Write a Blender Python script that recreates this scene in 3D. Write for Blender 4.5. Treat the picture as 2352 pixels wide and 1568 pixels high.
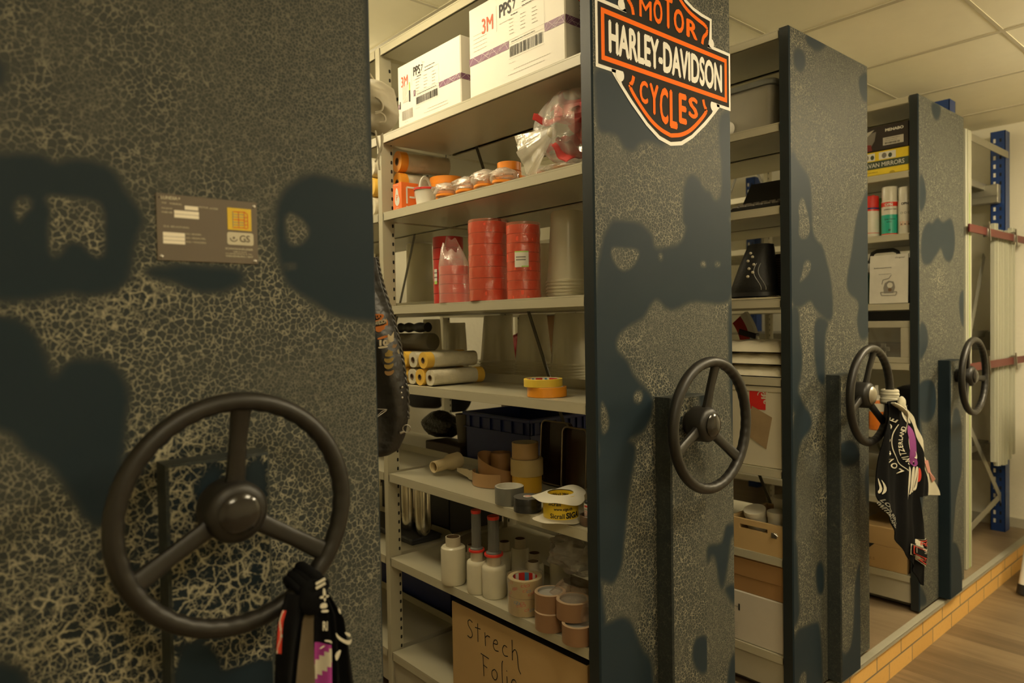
import bpy, bmesh, math, random
import numpy as np
from mathutils import Vector, Matrix
for _o in list(bpy.data.objects): bpy.data.objects.remove(_o)
SC = bpy.context.scene
COL = SC.collection
PI = math.pi
# ------------------------------------------------------------------ camera
CAMP = np.array([0.0, -1.139, 1.252]); FPX = 1617.0
_X = np.array([1873, 72, -1617.]); _X /= np.linalg.norm(_X)
_Y = np.array([-1396, 16, -1617.]); _Y -= _X*(_X@_Y); _Y /= np.linalg.norm(_Y)
_R = np.array([_X, _Y, np.cross(_X, _Y)])
cd = bpy.data.cameras.new('camera'); cam = bpy.data.objects.new('camera', cd); COL.objects.link(cam)
cd.sensor_width = 36.0; cd.lens = 36.0*FPX/2352.0; cd.clip_start = 0.02; cd.clip_end = 60
_m = Matrix([[_R[i][j] for j in range(3)] for i in range(3)]).to_4x4(); _m.translation = Vector(CAMP)
cam.matrix_world = _m
cd.dof.use_dof = True; cd.dof.focus_distance = 1.95; cd.dof.aperture_fstop = 3.2
SC.camera = cam
# ------------------------------------------------------------------ light
SC.view_settings.view_transform = 'Standard'; SC.view_settings.look = 'None'
SC.view_settings.gamma = 1.0; SC.view_settings.use_curve_mapping = False
SC.view_settings.exposure = 0.36
W = bpy.data.worlds.new('world'); SC.world = W; W.use_nodes = True
W.node_tree.nodes['Background'].inputs[0].default_value = (1.0, 0.86, 0.58, 1)
W.node_tree.nodes['Background'].inputs[1].default_value = 0.05
LAMPCOL = (1.0, 0.84, 0.55)
# ceiling lights, all out of view, some added as fill: (x0, x1, y0, y1, strength, label)
TILE = 0.625
LAMPS = [(0.26, 0.885, 1.60, 2.225, 11.0, 'square opal ceiling light above the shelf aisle at far left'),
         (0.26, 0.885, 0.35, 0.975, 14.0, 'square opal ceiling light above the gap behind the first end panel'),
         (-0.365, 0.26, -2.15, -1.525, 13.0, 'added ceiling fill light above the near end of the walkway'),  # added to brighten the end panels from the walkway side
         (1.51, 2.135, -1.525, -0.90, 18.0, 'square opal ceiling light above the middle of the walkway'),
         (3.385, 4.01, -1.525, -0.90, 40.0, 'added ceiling fill light above the walkway near the ladder'),  # added to lift the ceiling and wall at the right
         (1.51, 2.135, 1.60, 2.225, 5.0, 'added ceiling fill light over the gap between second and third unit'),  # added fill for the rear of the second unit's shelves
         (2.76, 3.385, 0.975, 1.60, 8.0, 'added ceiling fill light over the gap between third and fourth unit')]  # added fill for the shelves of the third and fourth unit

# ------------------------------------------------------------------ helpers
def ray(px, py):
    return _R @ np.array([px-1176.0, 784.0-py, -FPX])
def on(ax, v, px, py):
    """measure: the point of the plane (axis ax at value v) that the photo shows at a pixel"""
    r = ray(px, py); t = (v-CAMP[ax])/r[ax]; return CAMP+r*t

class MB:
    def __init__(s): s.v = []; s.f = []; s.m = []; s.s = []
    def add(s, vs, fs, m=0, sm=False, M=None):
        b = len(s.v)
        if M is not None: vs = [tuple(M @ Vector(v)) for v in vs]
        s.v += [tuple(v) for v in vs]
        s.f += [tuple(i+b for i in f) for f in fs]
        s.m += [m]*len(fs); s.s += [sm]*len(fs); return s
    def bm(s, b, m=0, sm=False, M=None):
        b.verts.index_update()
        r = s.add([tuple(v.co) for v in b.verts], [[v.index for v in f.verts] for f in b.faces], m, sm, M)
        b.free(); return r
    def box(s, x0, x1, y0, y1, z0, z1, m=0, bev=0, M=None, seg=1):
        if bev <= 0:
            vs = [(x, y, z) for x in (x0, x1) for y in (y0, y1) for z in (z0, z1)]
            fs = [(0, 1, 3, 2), (4, 6, 7, 5), (0, 4, 5, 1), (2, 3, 7, 6), (0, 2, 6, 4), (1, 5, 7, 3)]
            return s.add(vs, fs, m, False, M)
        b = bmesh.new(); bmesh.ops.create_cube(b, size=1)
        for v in b.verts:
            v.co = ((x0+x1)/2+v.co.x*(x1-x0), (y0+y1)/2+v.co.y*(y1-y0), (z0+z1)/2+v.co.z*(z1-z0))
        bmesh.ops.bevel(b, geom=b.edges[:], offset=bev, segments=seg, affect='EDGES', profile=0.5)
        return s.bm(b, m, False, M)
    def lathe(s, prof, n=32, m=0, M=None, sm=True, ms=None):
        """profile [(r,z)..] turned about z; ms gives a material for each band"""
        vs = []; 
        for r, z in prof:
            for k in range(n):
                a = 2*PI*k/n; vs.append((r*math.cos(a), r*math.sin(a), z))
        for j in range(len(prof)-1):
            fs = []
            for k in range(n):
                k2 = (k+1) % n
                fs.append((j*n+k, j*n+k2, (j+1)*n+k2, (j+1)*n+k))
            if j == 0: b0 = len(s.v); s.add(vs, [], m, sm, M)
            s.f += [tuple(i+b0 for i in f) for f in fs]
            mm = ms[j] if ms else m
            s.m += [mm]*n; s.s += [sm]*n
        return s
    def tube(s, pts, r, n=8, m=0, closed=False, M=None, cap=True, flat=None):
        """tube through points; r number or list; flat=(a,b) elliptical section factors"""
        P = [Vector(p) for p in pts]; N = len(P)
        rs = r if isinstance(r, (list, tuple)) else [r]*N
        vs = []; up = None
        for i in range(N):
            if closed: t = P[(i+1) % N]-P[i-1]
            else: t = P[min(i+1, N-1)]-P[max(i-1, 0)]
            if t.length < 1e-9: t = Vector((0, 0, 1))
            t.normalize()
            if up is None:
                up = Vector((0, 0, 1)) if abs(t.z) < .9 else Vector((1, 0, 0))
            a = t.cross(up)
            if a.length < 1e-6: a = t.orthogonal()
            a.normalize(); bb = a.cross(t); bb.normalize(); up = bb
            fa, fb = flat if flat else (1, 1)
            for k in range(n):
                q = 2*PI*k/n; vs.append(tuple(P[i]+a*(math.cos(q)*rs[i]*fa)+bb*(math.sin(q)*rs[i]*fb)))
        fs = []
        for i in range(N if closed else N-1):
            j = (i+1) % N
            for k in range(n):
                k2 = (k+1) % n; fs.append((i*n+k, i*n+k2, j*n+k2, j*n+k))
        if not closed and cap: fs += [tuple(range(n))[::-1], tuple((N-1)*n+k for k in range(n))]
        return s.add(vs, fs, m, True, M)
    def prism(s, poly, d0, d1, M=None, m=0, sm=False, side=None):
        """2-D polygon (u,v) extruded along w from d0 to d1; M maps (u,v,w) to world; any simple polygon"""
        from mathutils.geometry import tessellate_polygon
        n = len(poly)
        tri = tessellate_polygon([[Vector((p[0], p[1], 0)) for p in poly]])
        vs = [(p[0], p[1], d0) for p in poly]+[(p[0], p[1], d1) for p in poly]
        fs = [tuple(t) for t in tri]+[tuple(i+n for i in t)[::-1] for t in tri]
        s.add(vs, fs, m, False, M)
        vs = list(vs); s.add(vs, [(i, (i+1) % n, n+(i+1) % n, n+i) for i in range(n)], m if side is None else side, sm, M)
        return s
    def grid(s, fn, nu, nv, m=0, sm=True, M=None, cu=False, mf=None):
        vs = [tuple(fn(i/nu, j/nv)) for j in range(nv+1) for i in range(nu+(0 if cu else 1))]
        w = nu if cu else nu+1
        fs = []; 
        for j in range(nv):
            for i in range(nu):
                i2 = (i+1) % w if cu else i+1
                fs.append((j*w+i, j*w+i2, (j+1)*w+i2, (j+1)*w+i))
        b = len(s.f); s.add(vs, fs, m, sm, M)
        if mf:
            k = 0
            for j in range(nv):
                for i in range(nu):
                    s.m[b+k] = mf((i+.5)/nu, (j+.5)/nv); k += 1
        return s
    def disc(s, c, r, m=0, n=20, M=None, r2=None):
        vs = [(c[0]+r*math.cos(2*PI*k/n), c[1]+(r2 or r)*math.sin(2*PI*k/n), c[2]) for k in range(n)]
        return s.add(vs, [tuple(range(n))], m, False, M)
    def rect(s, x0, x1, y0, y1, z, m=0, M=None):
        return s.add([(x0, y0, z), (x1, y0, z), (x1, y1, z), (x0, y1, z)], [(0, 1, 2, 3)], m, False, M)
    def text(s, t, size, x, y, z=0, m=0, M=None, bold=0.0, sx=1.0, al='LEFT', shear=0, w=None, h=None):
        v0, f0 = text_geo(t, 0.0, shear); vs = []; fs = []
        if not v0: return s
        for kk, (dx, dy) in enumerate(((0, 0),) if bold < .004 else ((bold, 0), (-bold, 0), (0, bold*.7), (0, -bold*.7))):
            n = len(vs); vs += [(a+dx, b+dy, kk) for a, b, _ in v0]; fs += [tuple(i+n for i in f) for f in f0]
        xs = [v[0] for v in vs]; ys = [v[1] for v in vs]
        if w: sx_ = w/(max(xs)-min(xs))
        else: sx_ = size*sx
        sy_ = h/(max(ys)-min(ys)) if h else size
        x00 = min(xs) if w else 0; y00 = min(ys) if h else 0
        wd = (max(xs)-x00)*sx_
        ox = x-(0 if al == 'LEFT' else wd/2 if al == 'CENTER' else wd)
        return s.add([(ox+(v[0]-x00)*sx_, y+(v[1]-y00)*sy_, z+v[2]*.00006) for v in vs], fs, m, False, M)
    def build(s, name, mats, parent=None, loc=None, rz=0, rot=None):
        me = bpy.data.meshes.new(name); me.from_pydata(s.v, [], s.f)
        if not isinstance(mats, (list, tuple)): mats = [mats]
        for k in mats: me.materials.append(k)
        me.polygons.foreach_set('material_index', [min(k, len(mats)-1) for k in s.m])
        me.polygons.foreach_set('use_smooth', s.s)
        me.update(); me.validate()
        if any(s.s): me.set_sharp_from_angle(angle=math.radians(38))
        o = bpy.data.objects.new(name, me); COL.objects.link(o)
        if parent: o.parent = parent
        if loc: o.location = loc
        o.rotation_euler = rot if rot else (0, 0, rz)
        return o

_TC = {}
def text_geo(t, bold=0.0, shear=0):
    k = (t, bold, shear)
    if k in _TC: return _TC[k]
    c = bpy.data.curves.new('t', 'FONT'); c.body = t; c.size = 1.0; c.shear = shear; c.offset = bold
    c.resolution_u = 3; c.dimensions = '2D'; c.fill_mode = 'BOTH'
    o = bpy.data.objects.new('t', c); COL.objects.link(o)
    dg = bpy.context.evaluated_depsgraph_get(); dg.update()
    me = bpy.data.meshes.new_from_object(o.evaluated_get(dg))
    vs = [tuple(v.co) for v in me.vertices]; fs = [tuple(p.vertices) for p in me.polygons]
    bpy.data.meshes.remove(me); bpy.data.objects.remove(o); bpy.data.curves.remove(c)
    _TC[k] = (vs, fs); return _TC[k]

def plane_M(o, u, v):
    """matrix that maps (a,b,c) to o + a*u + b*v + c*(u x v)"""
    u = Vector(u).normalized(); v = Vector(v).normalized(); w = u.cross(v)
    M = Matrix((u, v, w)).transposed().to_4x4(); M.translation = Vector(o); return M
def T(x, y, z): return Matrix.Translation((x, y, z))
def Rz(a): return Matrix.Rotation(a, 4, 'Z')
def Rx(a): return Matrix.Rotation(a, 4, 'X')
def Ry(a): return Matrix.Rotation(a, 4, 'Y')

def tag(o, label=None, cat=None, group=None, kind=None):
    if label: o['label'] = label
    if cat: o['category'] = cat
    if group: o['group'] = group
    if kind: o['kind'] = kind
    return o
def thing(name, label, cat, loc=(0, 0, 0), rz=0, group=None, rot=None):
    o = bpy.data.objects.new(name, None); COL.objects.link(o)
    o.location = loc; o.rotation_euler = rot if rot else (0, 0, rz); o.empty_display_size = .05
    return tag(o, label, cat, group)
def solo(name, mb, mats, label, cat, loc=(0, 0, 0), rz=0, group=None, rot=None):
    return tag(mb.build(name, mats, None, loc, rz, rot), label, cat, group)
def struct(name, mb, mats, loc=(0, 0, 0), parent=None):
    o = mb.build(name, mats, parent, loc)
    if not parent: o['kind'] = 'structure'
    return o
def dup(root, loc, label, rz=None, group=None, rot=None):
    def cp(o, par):
        c = o.copy(); COL.objects.link(c); c.parent = par
        for ch in [x for x in bpy.data.objects if x.parent == o]: cp(ch, c)
        return c
    r = cp(root, None); r.location = loc
    if rz is not None: r.rotation_euler = (0, 0, rz)
    if rot: r.rotation_euler = rot
    r['label'] = label
    if group: r['group'] = group
    return r

# ------------------------------------------------------------------ materials
def nodes(name):
    m = bpy.data.materials.new(name); m.use_nodes = True
    nt = m.node_tree; b = nt.nodes['Principled BSDF']; return m, nt, b
def _mix(nt, fac, a, b):
    n = nt.nodes.new('ShaderNodeMix'); n.data_type = 'RGBA'
    for i, v in ((0, fac), (6, a), (7, b)):
        if hasattr(v, 'is_output') or hasattr(v, 'links'): nt.links.new(v, n.inputs[i])
        elif i == 0: n.inputs[i].default_value = v
        else: n.inputs[i].default_value = (v[0], v[1], v[2], 1)
    return n.outputs[2]
def _math(nt, op, a, b=None, c=None, clamp=False):
    n = nt.nodes.new('ShaderNodeMath'); n.operation = op; n.use_clamp = clamp
    for i, v in enumerate((a, b, c)):
        if v is None: continue
        if isinstance(v, (int, float)): n.inputs[i].default_value = v
        else: nt.links.new(v, n.inputs[i])
    return n.outputs[0]
def _sstep(nt, x, a, b):
    n = nt.nodes.new('ShaderNodeMapRange'); n.interpolation_type = 'SMOOTHSTEP'
    nt.links.new(x, n.inputs[0])
    for i, v in ((1, a), (2, b)):
        if isinstance(v, (int, float)): n.inputs[i].default_value = v
        else: nt.links.new(v, n.inputs[i])
    n.inputs[3].default_value = 0; n.inputs[4].default_value = 1
    return n.outputs[0]
def _noise(nt, co, sc, det=3, rough=.5, col=False):
    n = nt.nodes.new('ShaderNodeTexNoise'); n.inputs['Scale'].default_value = sc
    n.inputs['Detail'].default_value = det; n.inputs['Roughness'].default_value = rough
    if co is not None: nt.links.new(co, n.inputs['Vector'])
    return n.outputs[1 if col else 0]
def _co(nt): return nt.nodes.new('ShaderNodeTexCoord').outputs['Object']
def _bump(nt, b, h, st=.3, d=.002):
    n = nt.nodes.new('ShaderNodeBump'); n.inputs['Strength'].default_value = st; n.inputs['Distance'].default_value = d
    nt.links.new(h, n.inputs['Height']); nt.links.new(n.outputs[0], b.inputs['Normal'])
_MC = {}
def mat(name, col, rough=.5, metal=0, var=.12, sc=25, bump=.05, bsc=180, alpha=1, trans=0, spec=.5, sub=0, bd=.001):
    if name in _MC: return _MC[name]
    m, nt, b = nodes(name); co = _co(nt)
    n = _noise(nt, co, sc, 4)
    c2 = tuple(max(0, c*(1-var)) for c in col); c1 = tuple(min(1, c*(1+var)) for c in col)
    nt.links.new(_mix(nt, n, c2, c1), b.inputs['Base Color'])
    b.inputs['Roughness'].default_value = rough; b.inputs['Metallic'].default_value = metal
    b.inputs['Specular IOR Level'].default_value = spec
    if alpha < 1: b.inputs['Alpha'].default_value = alpha
    if trans: b.inputs['Transmission Weight'].default_value = trans
    if bump: _bump(nt, b, _noise(nt, co, bsc, 2), bump, bd)
    _MC[name] = m; return m
def film(name, col, alpha=.35, rough=.15, bsc=30, bump=.9, milky=0.0):
    """thin clear or milky plastic film: partly see-through, glossy, crinkled"""
    if name in _MC: return _MC[name]
    m, nt, b = nodes(name); co = _co(nt)
    b.inputs['Base Color'].default_value = (*col, 1); b.inputs['Roughness'].default_value = rough
    b.inputs['Specular IOR Level'].default_value = .8
    h = _noise(nt, co, bsc, 4, .6); _bump(nt, b, h, bump*.7, .004)
    a = _math(nt, 'MULTIPLY_ADD', _noise(nt, co, bsc*.6, 2, .5), alpha*.7, alpha*.55)
    lw = nt.nodes.new('ShaderNodeLayerWeight'); lw.inputs[0].default_value = .35
    a2 = _math(nt, 'MULTIPLY_ADD', lw.outputs[1], .28, a, clamp=True)
    nt.links.new(a2, b.inputs['Alpha'])
    gl = nt.nodes.new('ShaderNodeBsdfGlossy'); gl.inputs['Roughness'].default_value = max(.06, rough*.6)
    nt.links.new(nt.nodes['Bump'].outputs[0], gl.inputs['Normal'])
    mg = nt.nodes.new('ShaderNodeMixShader'); nt.links.new(_math(nt, 'MULTIPLY_ADD', lw.outputs[0], .35 if not milky else .12, .05 if not milky else .02, clamp=True), mg.inputs[0])
    nt.links.new(b.outputs[0], mg.inputs[1]); nt.links.new(gl.outputs[0], mg.inputs[2]); nt.links.new(mg.outputs[0], nt.nodes['Material Output'].inputs[0])
    if milky:
        b.inputs['Subsurface Weight'].default_value = 0
        tr = nt.nodes.new('ShaderNodeBsdfTranslucent'); tr.inputs[0].default_value = (*col, 1)
        mx = nt.nodes.new('ShaderNodeMixShader'); mx.inputs[0].default_value = milky
        nt.links.new(mg.outputs[0], mx.inputs[1]); nt.links.new(tr.outputs[0], mx.inputs[2])
        nt.links.new(mx.outputs[0], nt.nodes['Material Output'].inputs[0])
    _MC[name] = m; return m

def crackle_mat():
    m, nt, b = nodes('crackle_lacquer'); L = nt.links
    co = _co(nt)
    oi = nt.nodes.new('ShaderNodeObjectInfo')
    off = nt.nodes.new('ShaderNodeVectorMath'); off.operation = 'MULTIPLY_ADD'
    cmb = nt.nodes.new('ShaderNodeCombineXYZ'); L.new(_math(nt, 'MULTIPLY', oi.outputs['Random'], 9.0), cmb.inputs[0])
    L.new(_math(nt, 'MULTIPLY', oi.outputs['Random'], 5.0), cmb.inputs[2])
    va = nt.nodes.new('ShaderNodeVectorMath'); L.new(co, va.inputs[0]); L.new(cmb.outputs[0], va.inputs[1])
    P = va.outputs[0]
    def warp(P, sc, amt, det=2):
        n = _noise(nt, P, sc, det, .6, True)
        s = nt.nodes.new('ShaderNodeVectorMath'); s.operation = 'SUBTRACT'; L.new(n, s.inputs[0]); s.inputs[1].default_value = (.5, .5, .5)
        k = nt.nodes.new('ShaderNodeVectorMath'); k.operation = 'SCALE'; L.new(s.outputs[0], k.inputs[0]); k.inputs['Scale'].default_value = amt
        a = nt.nodes.new('ShaderNodeVectorMath'); L.new(P, a.inputs[0]); L.new(k.outputs[0], a.inputs[1]); return a.outputs[0]
    at1 = nt.nodes.new('ShaderNodeAttribute'); at1.attribute_name = 'cover'
    at2 = nt.nodes.new('ShaderNodeAttribute'); at2.attribute_name = 'size'
    cover = at1.outputs['Fac']; size = at2.outputs['Fac']
    size = _math(nt, 'MULTIPLY_ADD', _math(nt, 'SUBTRACT', _noise(nt, P, 9, 3), .5), .5, size)
    def vor(P, sc, wa, wb):
        v = nt.nodes.new('ShaderNodeTexVoronoi'); v.feature = 'DISTANCE_TO_EDGE'; v.inputs['Scale'].default_value = sc
        L.new(P, v.inputs['Vector']); d = v.outputs['Distance']
        wn = _math(nt, 'MULTIPLY_ADD', _sstep(nt, _noise(nt, P, sc*.55, 2), .38, .66), wb-wa, wa)
        return _math(nt, 'SUBTRACT', 1.0, _sstep(nt, d, 0.0, wn)), d
    P = warp(P, 240, .0030, 1)
    fine, d1 = vor(warp(P, 130, .0035), 175, .10, .22)
    mid, d2 = vor(warp(warp(P, 45, .008), 160, .0035), 105, .05, .13)
    big, d3 = vor(warp(warp(P, 28, .020), 110, .006), 52, .05, .15)
    bigf, d4 = vor(warp(warp(P, 40, .01), 140, .005), 105, .05, .17)
    bigf = _math(nt, 'MULTIPLY', bigf, _sstep(nt, _noise(nt, P, 38, 2), .38, .54))
    big = _math(nt, 'MAXIMUM', _math(nt, 'MULTIPLY', big, _sstep(nt, _noise(nt, P, 55, 2), .22, .40)), _math(nt, 'MULTIPLY', bigf, .75))
    # each grade contributes by the 'size' of the crazing at that spot
    w_m = _sstep(nt, size, .22, .42); w_b = _sstep(nt, size, .62, .82)
    line = _math(nt, 'ADD', _math(nt, 'MULTIPLY', _math(nt, 'SUBTRACT', 1.0, w_m), _math(nt, 'MULTIPLY', fine, .6)), _math(nt, 'MULTIPLY', w_m, mid))
    line = _math(nt, 'ADD', _math(nt, 'MULTIPLY', _math(nt, 'SUBTRACT', 1.0, w_b), line), _math(nt, 'MULTIPLY', w_b, big))
    cov = _sstep(nt, _math(nt, 'MULTIPLY_ADD', _math(nt, 'SUBTRACT', _noise(nt, P, 60, 3), .5), .25, cover), .15, .75)
    covl = _sstep(nt, _math(nt, 'MULTIPLY_ADD', _math(nt, 'SUBTRACT', _noise(nt, P, 60, 3), .5), .3, cover), .45, .95)
    line = _math(nt, 'MULTIPLY', line, covl)
    navy = _mix(nt, _noise(nt, P, 4, 3), (.012, .024, .035), (.020, .031, .040))
    haze = _mix(nt, _noise(nt, P, 7, 3), (.037, .043, .042), (.060, .065, .058))
    inner = _mix(nt, _sstep(nt, size, .45, 1.0), haze, (.012, .020, .027))
    base = _mix(nt, cov, navy, inner)
    cream = _mix(nt, _sstep(nt, size, .35, .85), _mix(nt, _noise(nt, P, 35, 2), (.13, .125, .10), (.28, .265, .20)), _mix(nt, _noise(nt, P, 35, 2), (.24, .225, .16), (.50, .465, .33)))
    colr = _mix(nt, line, base, cream)
    L.new(colr, b.inputs['Base Color'])
    b.inputs['Roughness'].default_value = .5; b.inputs['Specular IOR Level'].default_value = .14
    h = _math(nt, 'ADD', line, _math(nt, 'MULTIPLY', _noise(nt, P, 300, 2), .12))
    _bump(nt, b, h, .35, .0012)
    return m

M_CR = crackle_mat()
M_NAVY = mat('dark_blue_lacquer', (.011, .017, .019), .5, var=.25, sc=12, bump=.15, bsc=260)
M_CREAM = mat('cream_enamel_steel', (.47, .44, .32), .38, var=.05, sc=5, bump=.03, bsc=220)
M_CREAM2 = mat('cream_enamel_dull', (.44, .41, .31), .5, var=.07, sc=6)
M_HOLE = mat('punched_hole_dark', (.01, .01, .01), .8)
M_RUB = mat('black_wheel_plastic', (.011, .0098, .0082), .42, var=.2, sc=60, bump=.35, bsc=900, bd=.0006)
M_GLOSSB = mat('glossy_black_plastic', (.02, .018, .016), .14, var=.2, sc=20, bump=0)
M_STEEL = mat('brushed_steel', (.38, .36, .31), .4, 1, var=.1, sc=30)
M_DKSTEEL = mat('dark_brace_steel', (.11, .105, .085), .5, .6, var=.2)
M_BLACK = mat('black_plastic', (.014, .014, .014), .45, var=.3)
M_BLKCLOTH = mat('black_cloth', (.0045, .0045, .005), .95, var=.35, sc=60, bump=.3, bsc=700, spec=.1)
M_WHITE = mat('white_plastic', (.78, .75, .66), .45, var=.04)
M_PAPER = mat('white_print_paper', (.74, .72, .64), .7, var=.04, sc=12)
M_CARD = mat('brown_cardboard', (.47, .31, .13), .8, var=.10, sc=9, bump=.12, bsc=420)
M_CARDD = mat('cardboard_dark', (.30, .17, .07), .8, var=.12, sc=9)
M_INK = mat('black_print', (.02, .018, .016), .6)
M_GREYINK = mat('grey_print', (.25, .23, .20), .6)
M_ORANGE = mat('orange_plastic', (.93, .26, .015), .45, var=.06)
M_RED = mat('red_print', (.62, .03, .02), .5, var=.1)
M_YEL = mat('yellow_film', (.88, .60, .04), .4, var=.06)
M_CUP = None
# ================================================================== room
FL = -0.18; PLZ = -0.03; CEIL = 2.4; XW = 5.06; YB = 2.6; XL = -1.9; YF = -3.4
def wood_floor(name, sc_l, sc_w, rot, cols):
    m, nt, b = nodes(name); co = _co(nt)
    mp = nt.nodes.new('ShaderNodeMapping'); nt.links.new(co, mp.inputs[0]); mp.inputs['Rotation'].default_value = (0, 0, rot)
    br = nt.nodes.new('ShaderNodeTexBrick'); nt.links.new(mp.outputs[0], br.inputs[0])
    br.offset = .37; br.inputs['Scale'].default_value = 1; br.inputs['Mortar Size'].default_value = .0016
    br.inputs['Brick Width'].default_value = sc_l; br.inputs['Row Height'].default_value = sc_w
    br.inputs['Color1'].default_value = (0, 0, 0, 1); br.inputs['Color2'].default_value = (1, 1, 1, 1); br.inputs['Mortar'].default_value = (.5, .5, .5, 1)
    mp2 = nt.nodes.new('ShaderNodeMapping'); nt.links.new(mp.outputs[0], mp2.inputs[0]); mp2.inputs['Scale'].default_value = (1.6, 17, 17)
    g = _noise(nt, mp2.outputs[0], 1.7, 6, .62)
    t = _math(nt, 'MULTIPLY_ADD', br.outputs[0], .35, _math(nt, 'MULTIPLY', g, .85))
    c = _mix(nt, _sstep(nt, t, .3, .8), cols[0], cols[1])
    c = _mix(nt, _math(nt, 'MULTIPLY', br.outputs[1], .6), c, cols[2])
    nt.links.new(c, b.inputs['Base Color']); b.inputs['Roughness'].default_value = .38
    _bump(nt, b, _math(nt, 'SUBTRACT', g, br.outputs[1]), .12, .002); return m
M_FLOOR = wood_floor('wood_look_tiles', 1.2, .16, PI/2, ((.12, .080, .042), (.22, .155, .085), (.25, .185, .11)))
M_PLAT = wood_floor('platform_laminate', 1.2, .4, PI/2, ((.19, .135, .078), (.26, .19, .115), (.15, .105, .06)))
def brick_mat():
    m, nt, b = nodes('yellow_clinker_bricks'); co = _co(nt)
    sp = nt.nodes.new('ShaderNodeSeparateXYZ'); nt.links.new(co, sp.inputs[0])
    cb = nt.nodes.new('ShaderNodeCombineXYZ'); nt.links.new(_math(nt, 'ADD', sp.outputs[0], -2.795+.2345*20), cb.inputs[0])
    nt.links.new(_math(nt, 'ADD', sp.outputs[2], .18+.0035), cb.inputs[1])
    br = nt.nodes.new('ShaderNodeTexBrick'); nt.links.new(cb.outputs[0], br.inputs[0]); br.offset = .5
    br.inputs['Scale'].default_value = 1; br.inputs['Mortar Size'].default_value = .004; br.inputs['Mortar Smooth'].default_value = .3
    br.inputs['Brick Width'].default_value = .2345; br.inputs['Row Height'].default_value = .071
    br.inputs['Color1'].default_value = (.66, .38, .10, 1); br.inputs['Color2'].default_value = (.78, .47, .14, 1); br.inputs['Mortar'].default_value = (.22, .17, .11, 1)
    n = _noise(nt, co, 60, 5)
    nt.links.new(_mix(nt, _math(nt, 'MULTIPLY', _sstep(nt, n, .5, .8), .3), br.outputs[0], (.45, .25, .08)), b.inputs['Base Color'])
    b.inputs['Roughness'].default_value = .5
    _bump(nt, b, _math(nt, 'SUBTRACT', _math(nt, 'MULTIPLY', n, .15), br.outputs[1]), .5, .003); return m
M_BRICK = brick_mat()
M_WALL = mat('rough_cream_plaster', (.80, .76, .60), .85, var=.05, sc=4, bump=.5, bsc=38, bd=.004)
M_CEIL = mat('ceiling_tile_white', (.92, .88, .70), .85, var=.03, sc=14, bump=.12, bsc=260)
M_GRID = mat('ceiling_grid_metal', (.60, .56, .42), .6, var=.03)
M_TRIM = mat('aluminium_edge_trim', (.36, .34, .26), .45, .1, var=.08, sc=60)
def rect_bm(*a, m=0):
    q = MB(); q.box(*a, m=m); return q
struct('floor', rect_bm(XL, XW, YF, YB, FL-.08, FL), M_FLOOR)
q = MB(); q.box(-1.2, XW, -.016, YB, FL, PLZ, 0); q.add([(-1.2, -.0165, PLZ), (XW, -.0165, PLZ), (XW, -.0165, FL), (-1.2, -.0165, FL)], [(0, 3, 2, 1)], 1)
struct('trim_1', q, [M_PLAT, M_BRICK])
q = MB(); q.box(-1.2, XW, -.026, .004, PLZ, PLZ+.004, 0, .001); q.box(-1.2, XW, -.026, -.0168, PLZ-.012, PLZ+.003)
struct('trim_2', q, M_TRIM)
struct('wall_right', rect_bm(XW, XW+.1, YF, YB+.1, FL, CEIL+.1), M_WALL)
struct('wall_back', rect_bm(XL, XW, YB, YB+.1, FL, CEIL+.1), M_WALL)
struct('wall_left', rect_bm(XL-.1, XL, YF, YB+.1, FL, CEIL+.1), M_WALL)
struct('wall_front', rect_bm(XL, XW, YF-.1, YF, FL, CEIL+.1), M_WALL)
q = MB(); q.box(XW-.012, XW, -3.4, YB, PLZ, PLZ+.06, 0, .002); q.box(XW-.012, XW, YF, -.02, FL, FL+.07)
struct('baseboard_right', q, M_CREAM2)
# ceiling tiles with openings where the lamps sit
gx = [2.76-.625*k for k in range(8)][::-1]+[2.76+.625*k for k in range(1, 5)]
gy = [-.275-.625*k for k in range(6)][::-1]+[-.275+.625*k for k in range(1, 6)]
gx = [XL]+[g for g in gx if XL < g < XW]+[XW]; gy = [YF]+[g for g in gy if YF < g < YB]+[YB]
q = MB()
for i in range(len(gx)-1):
    for j in range(len(gy)-1):
        xa, xb, ya, yb = gx[i], gx[i+1], gy[j], gy[j+1]
        if any(abs((xa+xb)/2-(l[0]+l[1])/2) < .2 and abs((ya+yb)/2-(l[2]+l[3])/2) < .2 for l in LAMPS): continue
        q.box(xa, xb, ya, yb, CEIL, CEIL+.03)
for g in gx[1:-1]: q.box(g-.012, g+.012, YF, YB, CEIL-.003, CEIL+.004, 1)
for g in gy[1:-1]: q.box(XL, XW, g-.007, g+.007, CEIL-.002, CEIL+.005, 1)
struct('ceiling', q, [M_CEIL, M_GRID])
def emis(name, col, st):
    m = bpy.data.materials.new(name); m.use_nodes = True; nt = m.node_tree; nt.nodes.clear()
    e = nt.nodes.new('ShaderNodeEmission'); e.inputs[0].default_value = (*col, 1); e.inputs[1].default_value = st
    o = nt.nodes.new('ShaderNodeOutputMaterial'); nt.links.new(e.outputs[0], o.inputs[0]); return m
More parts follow.
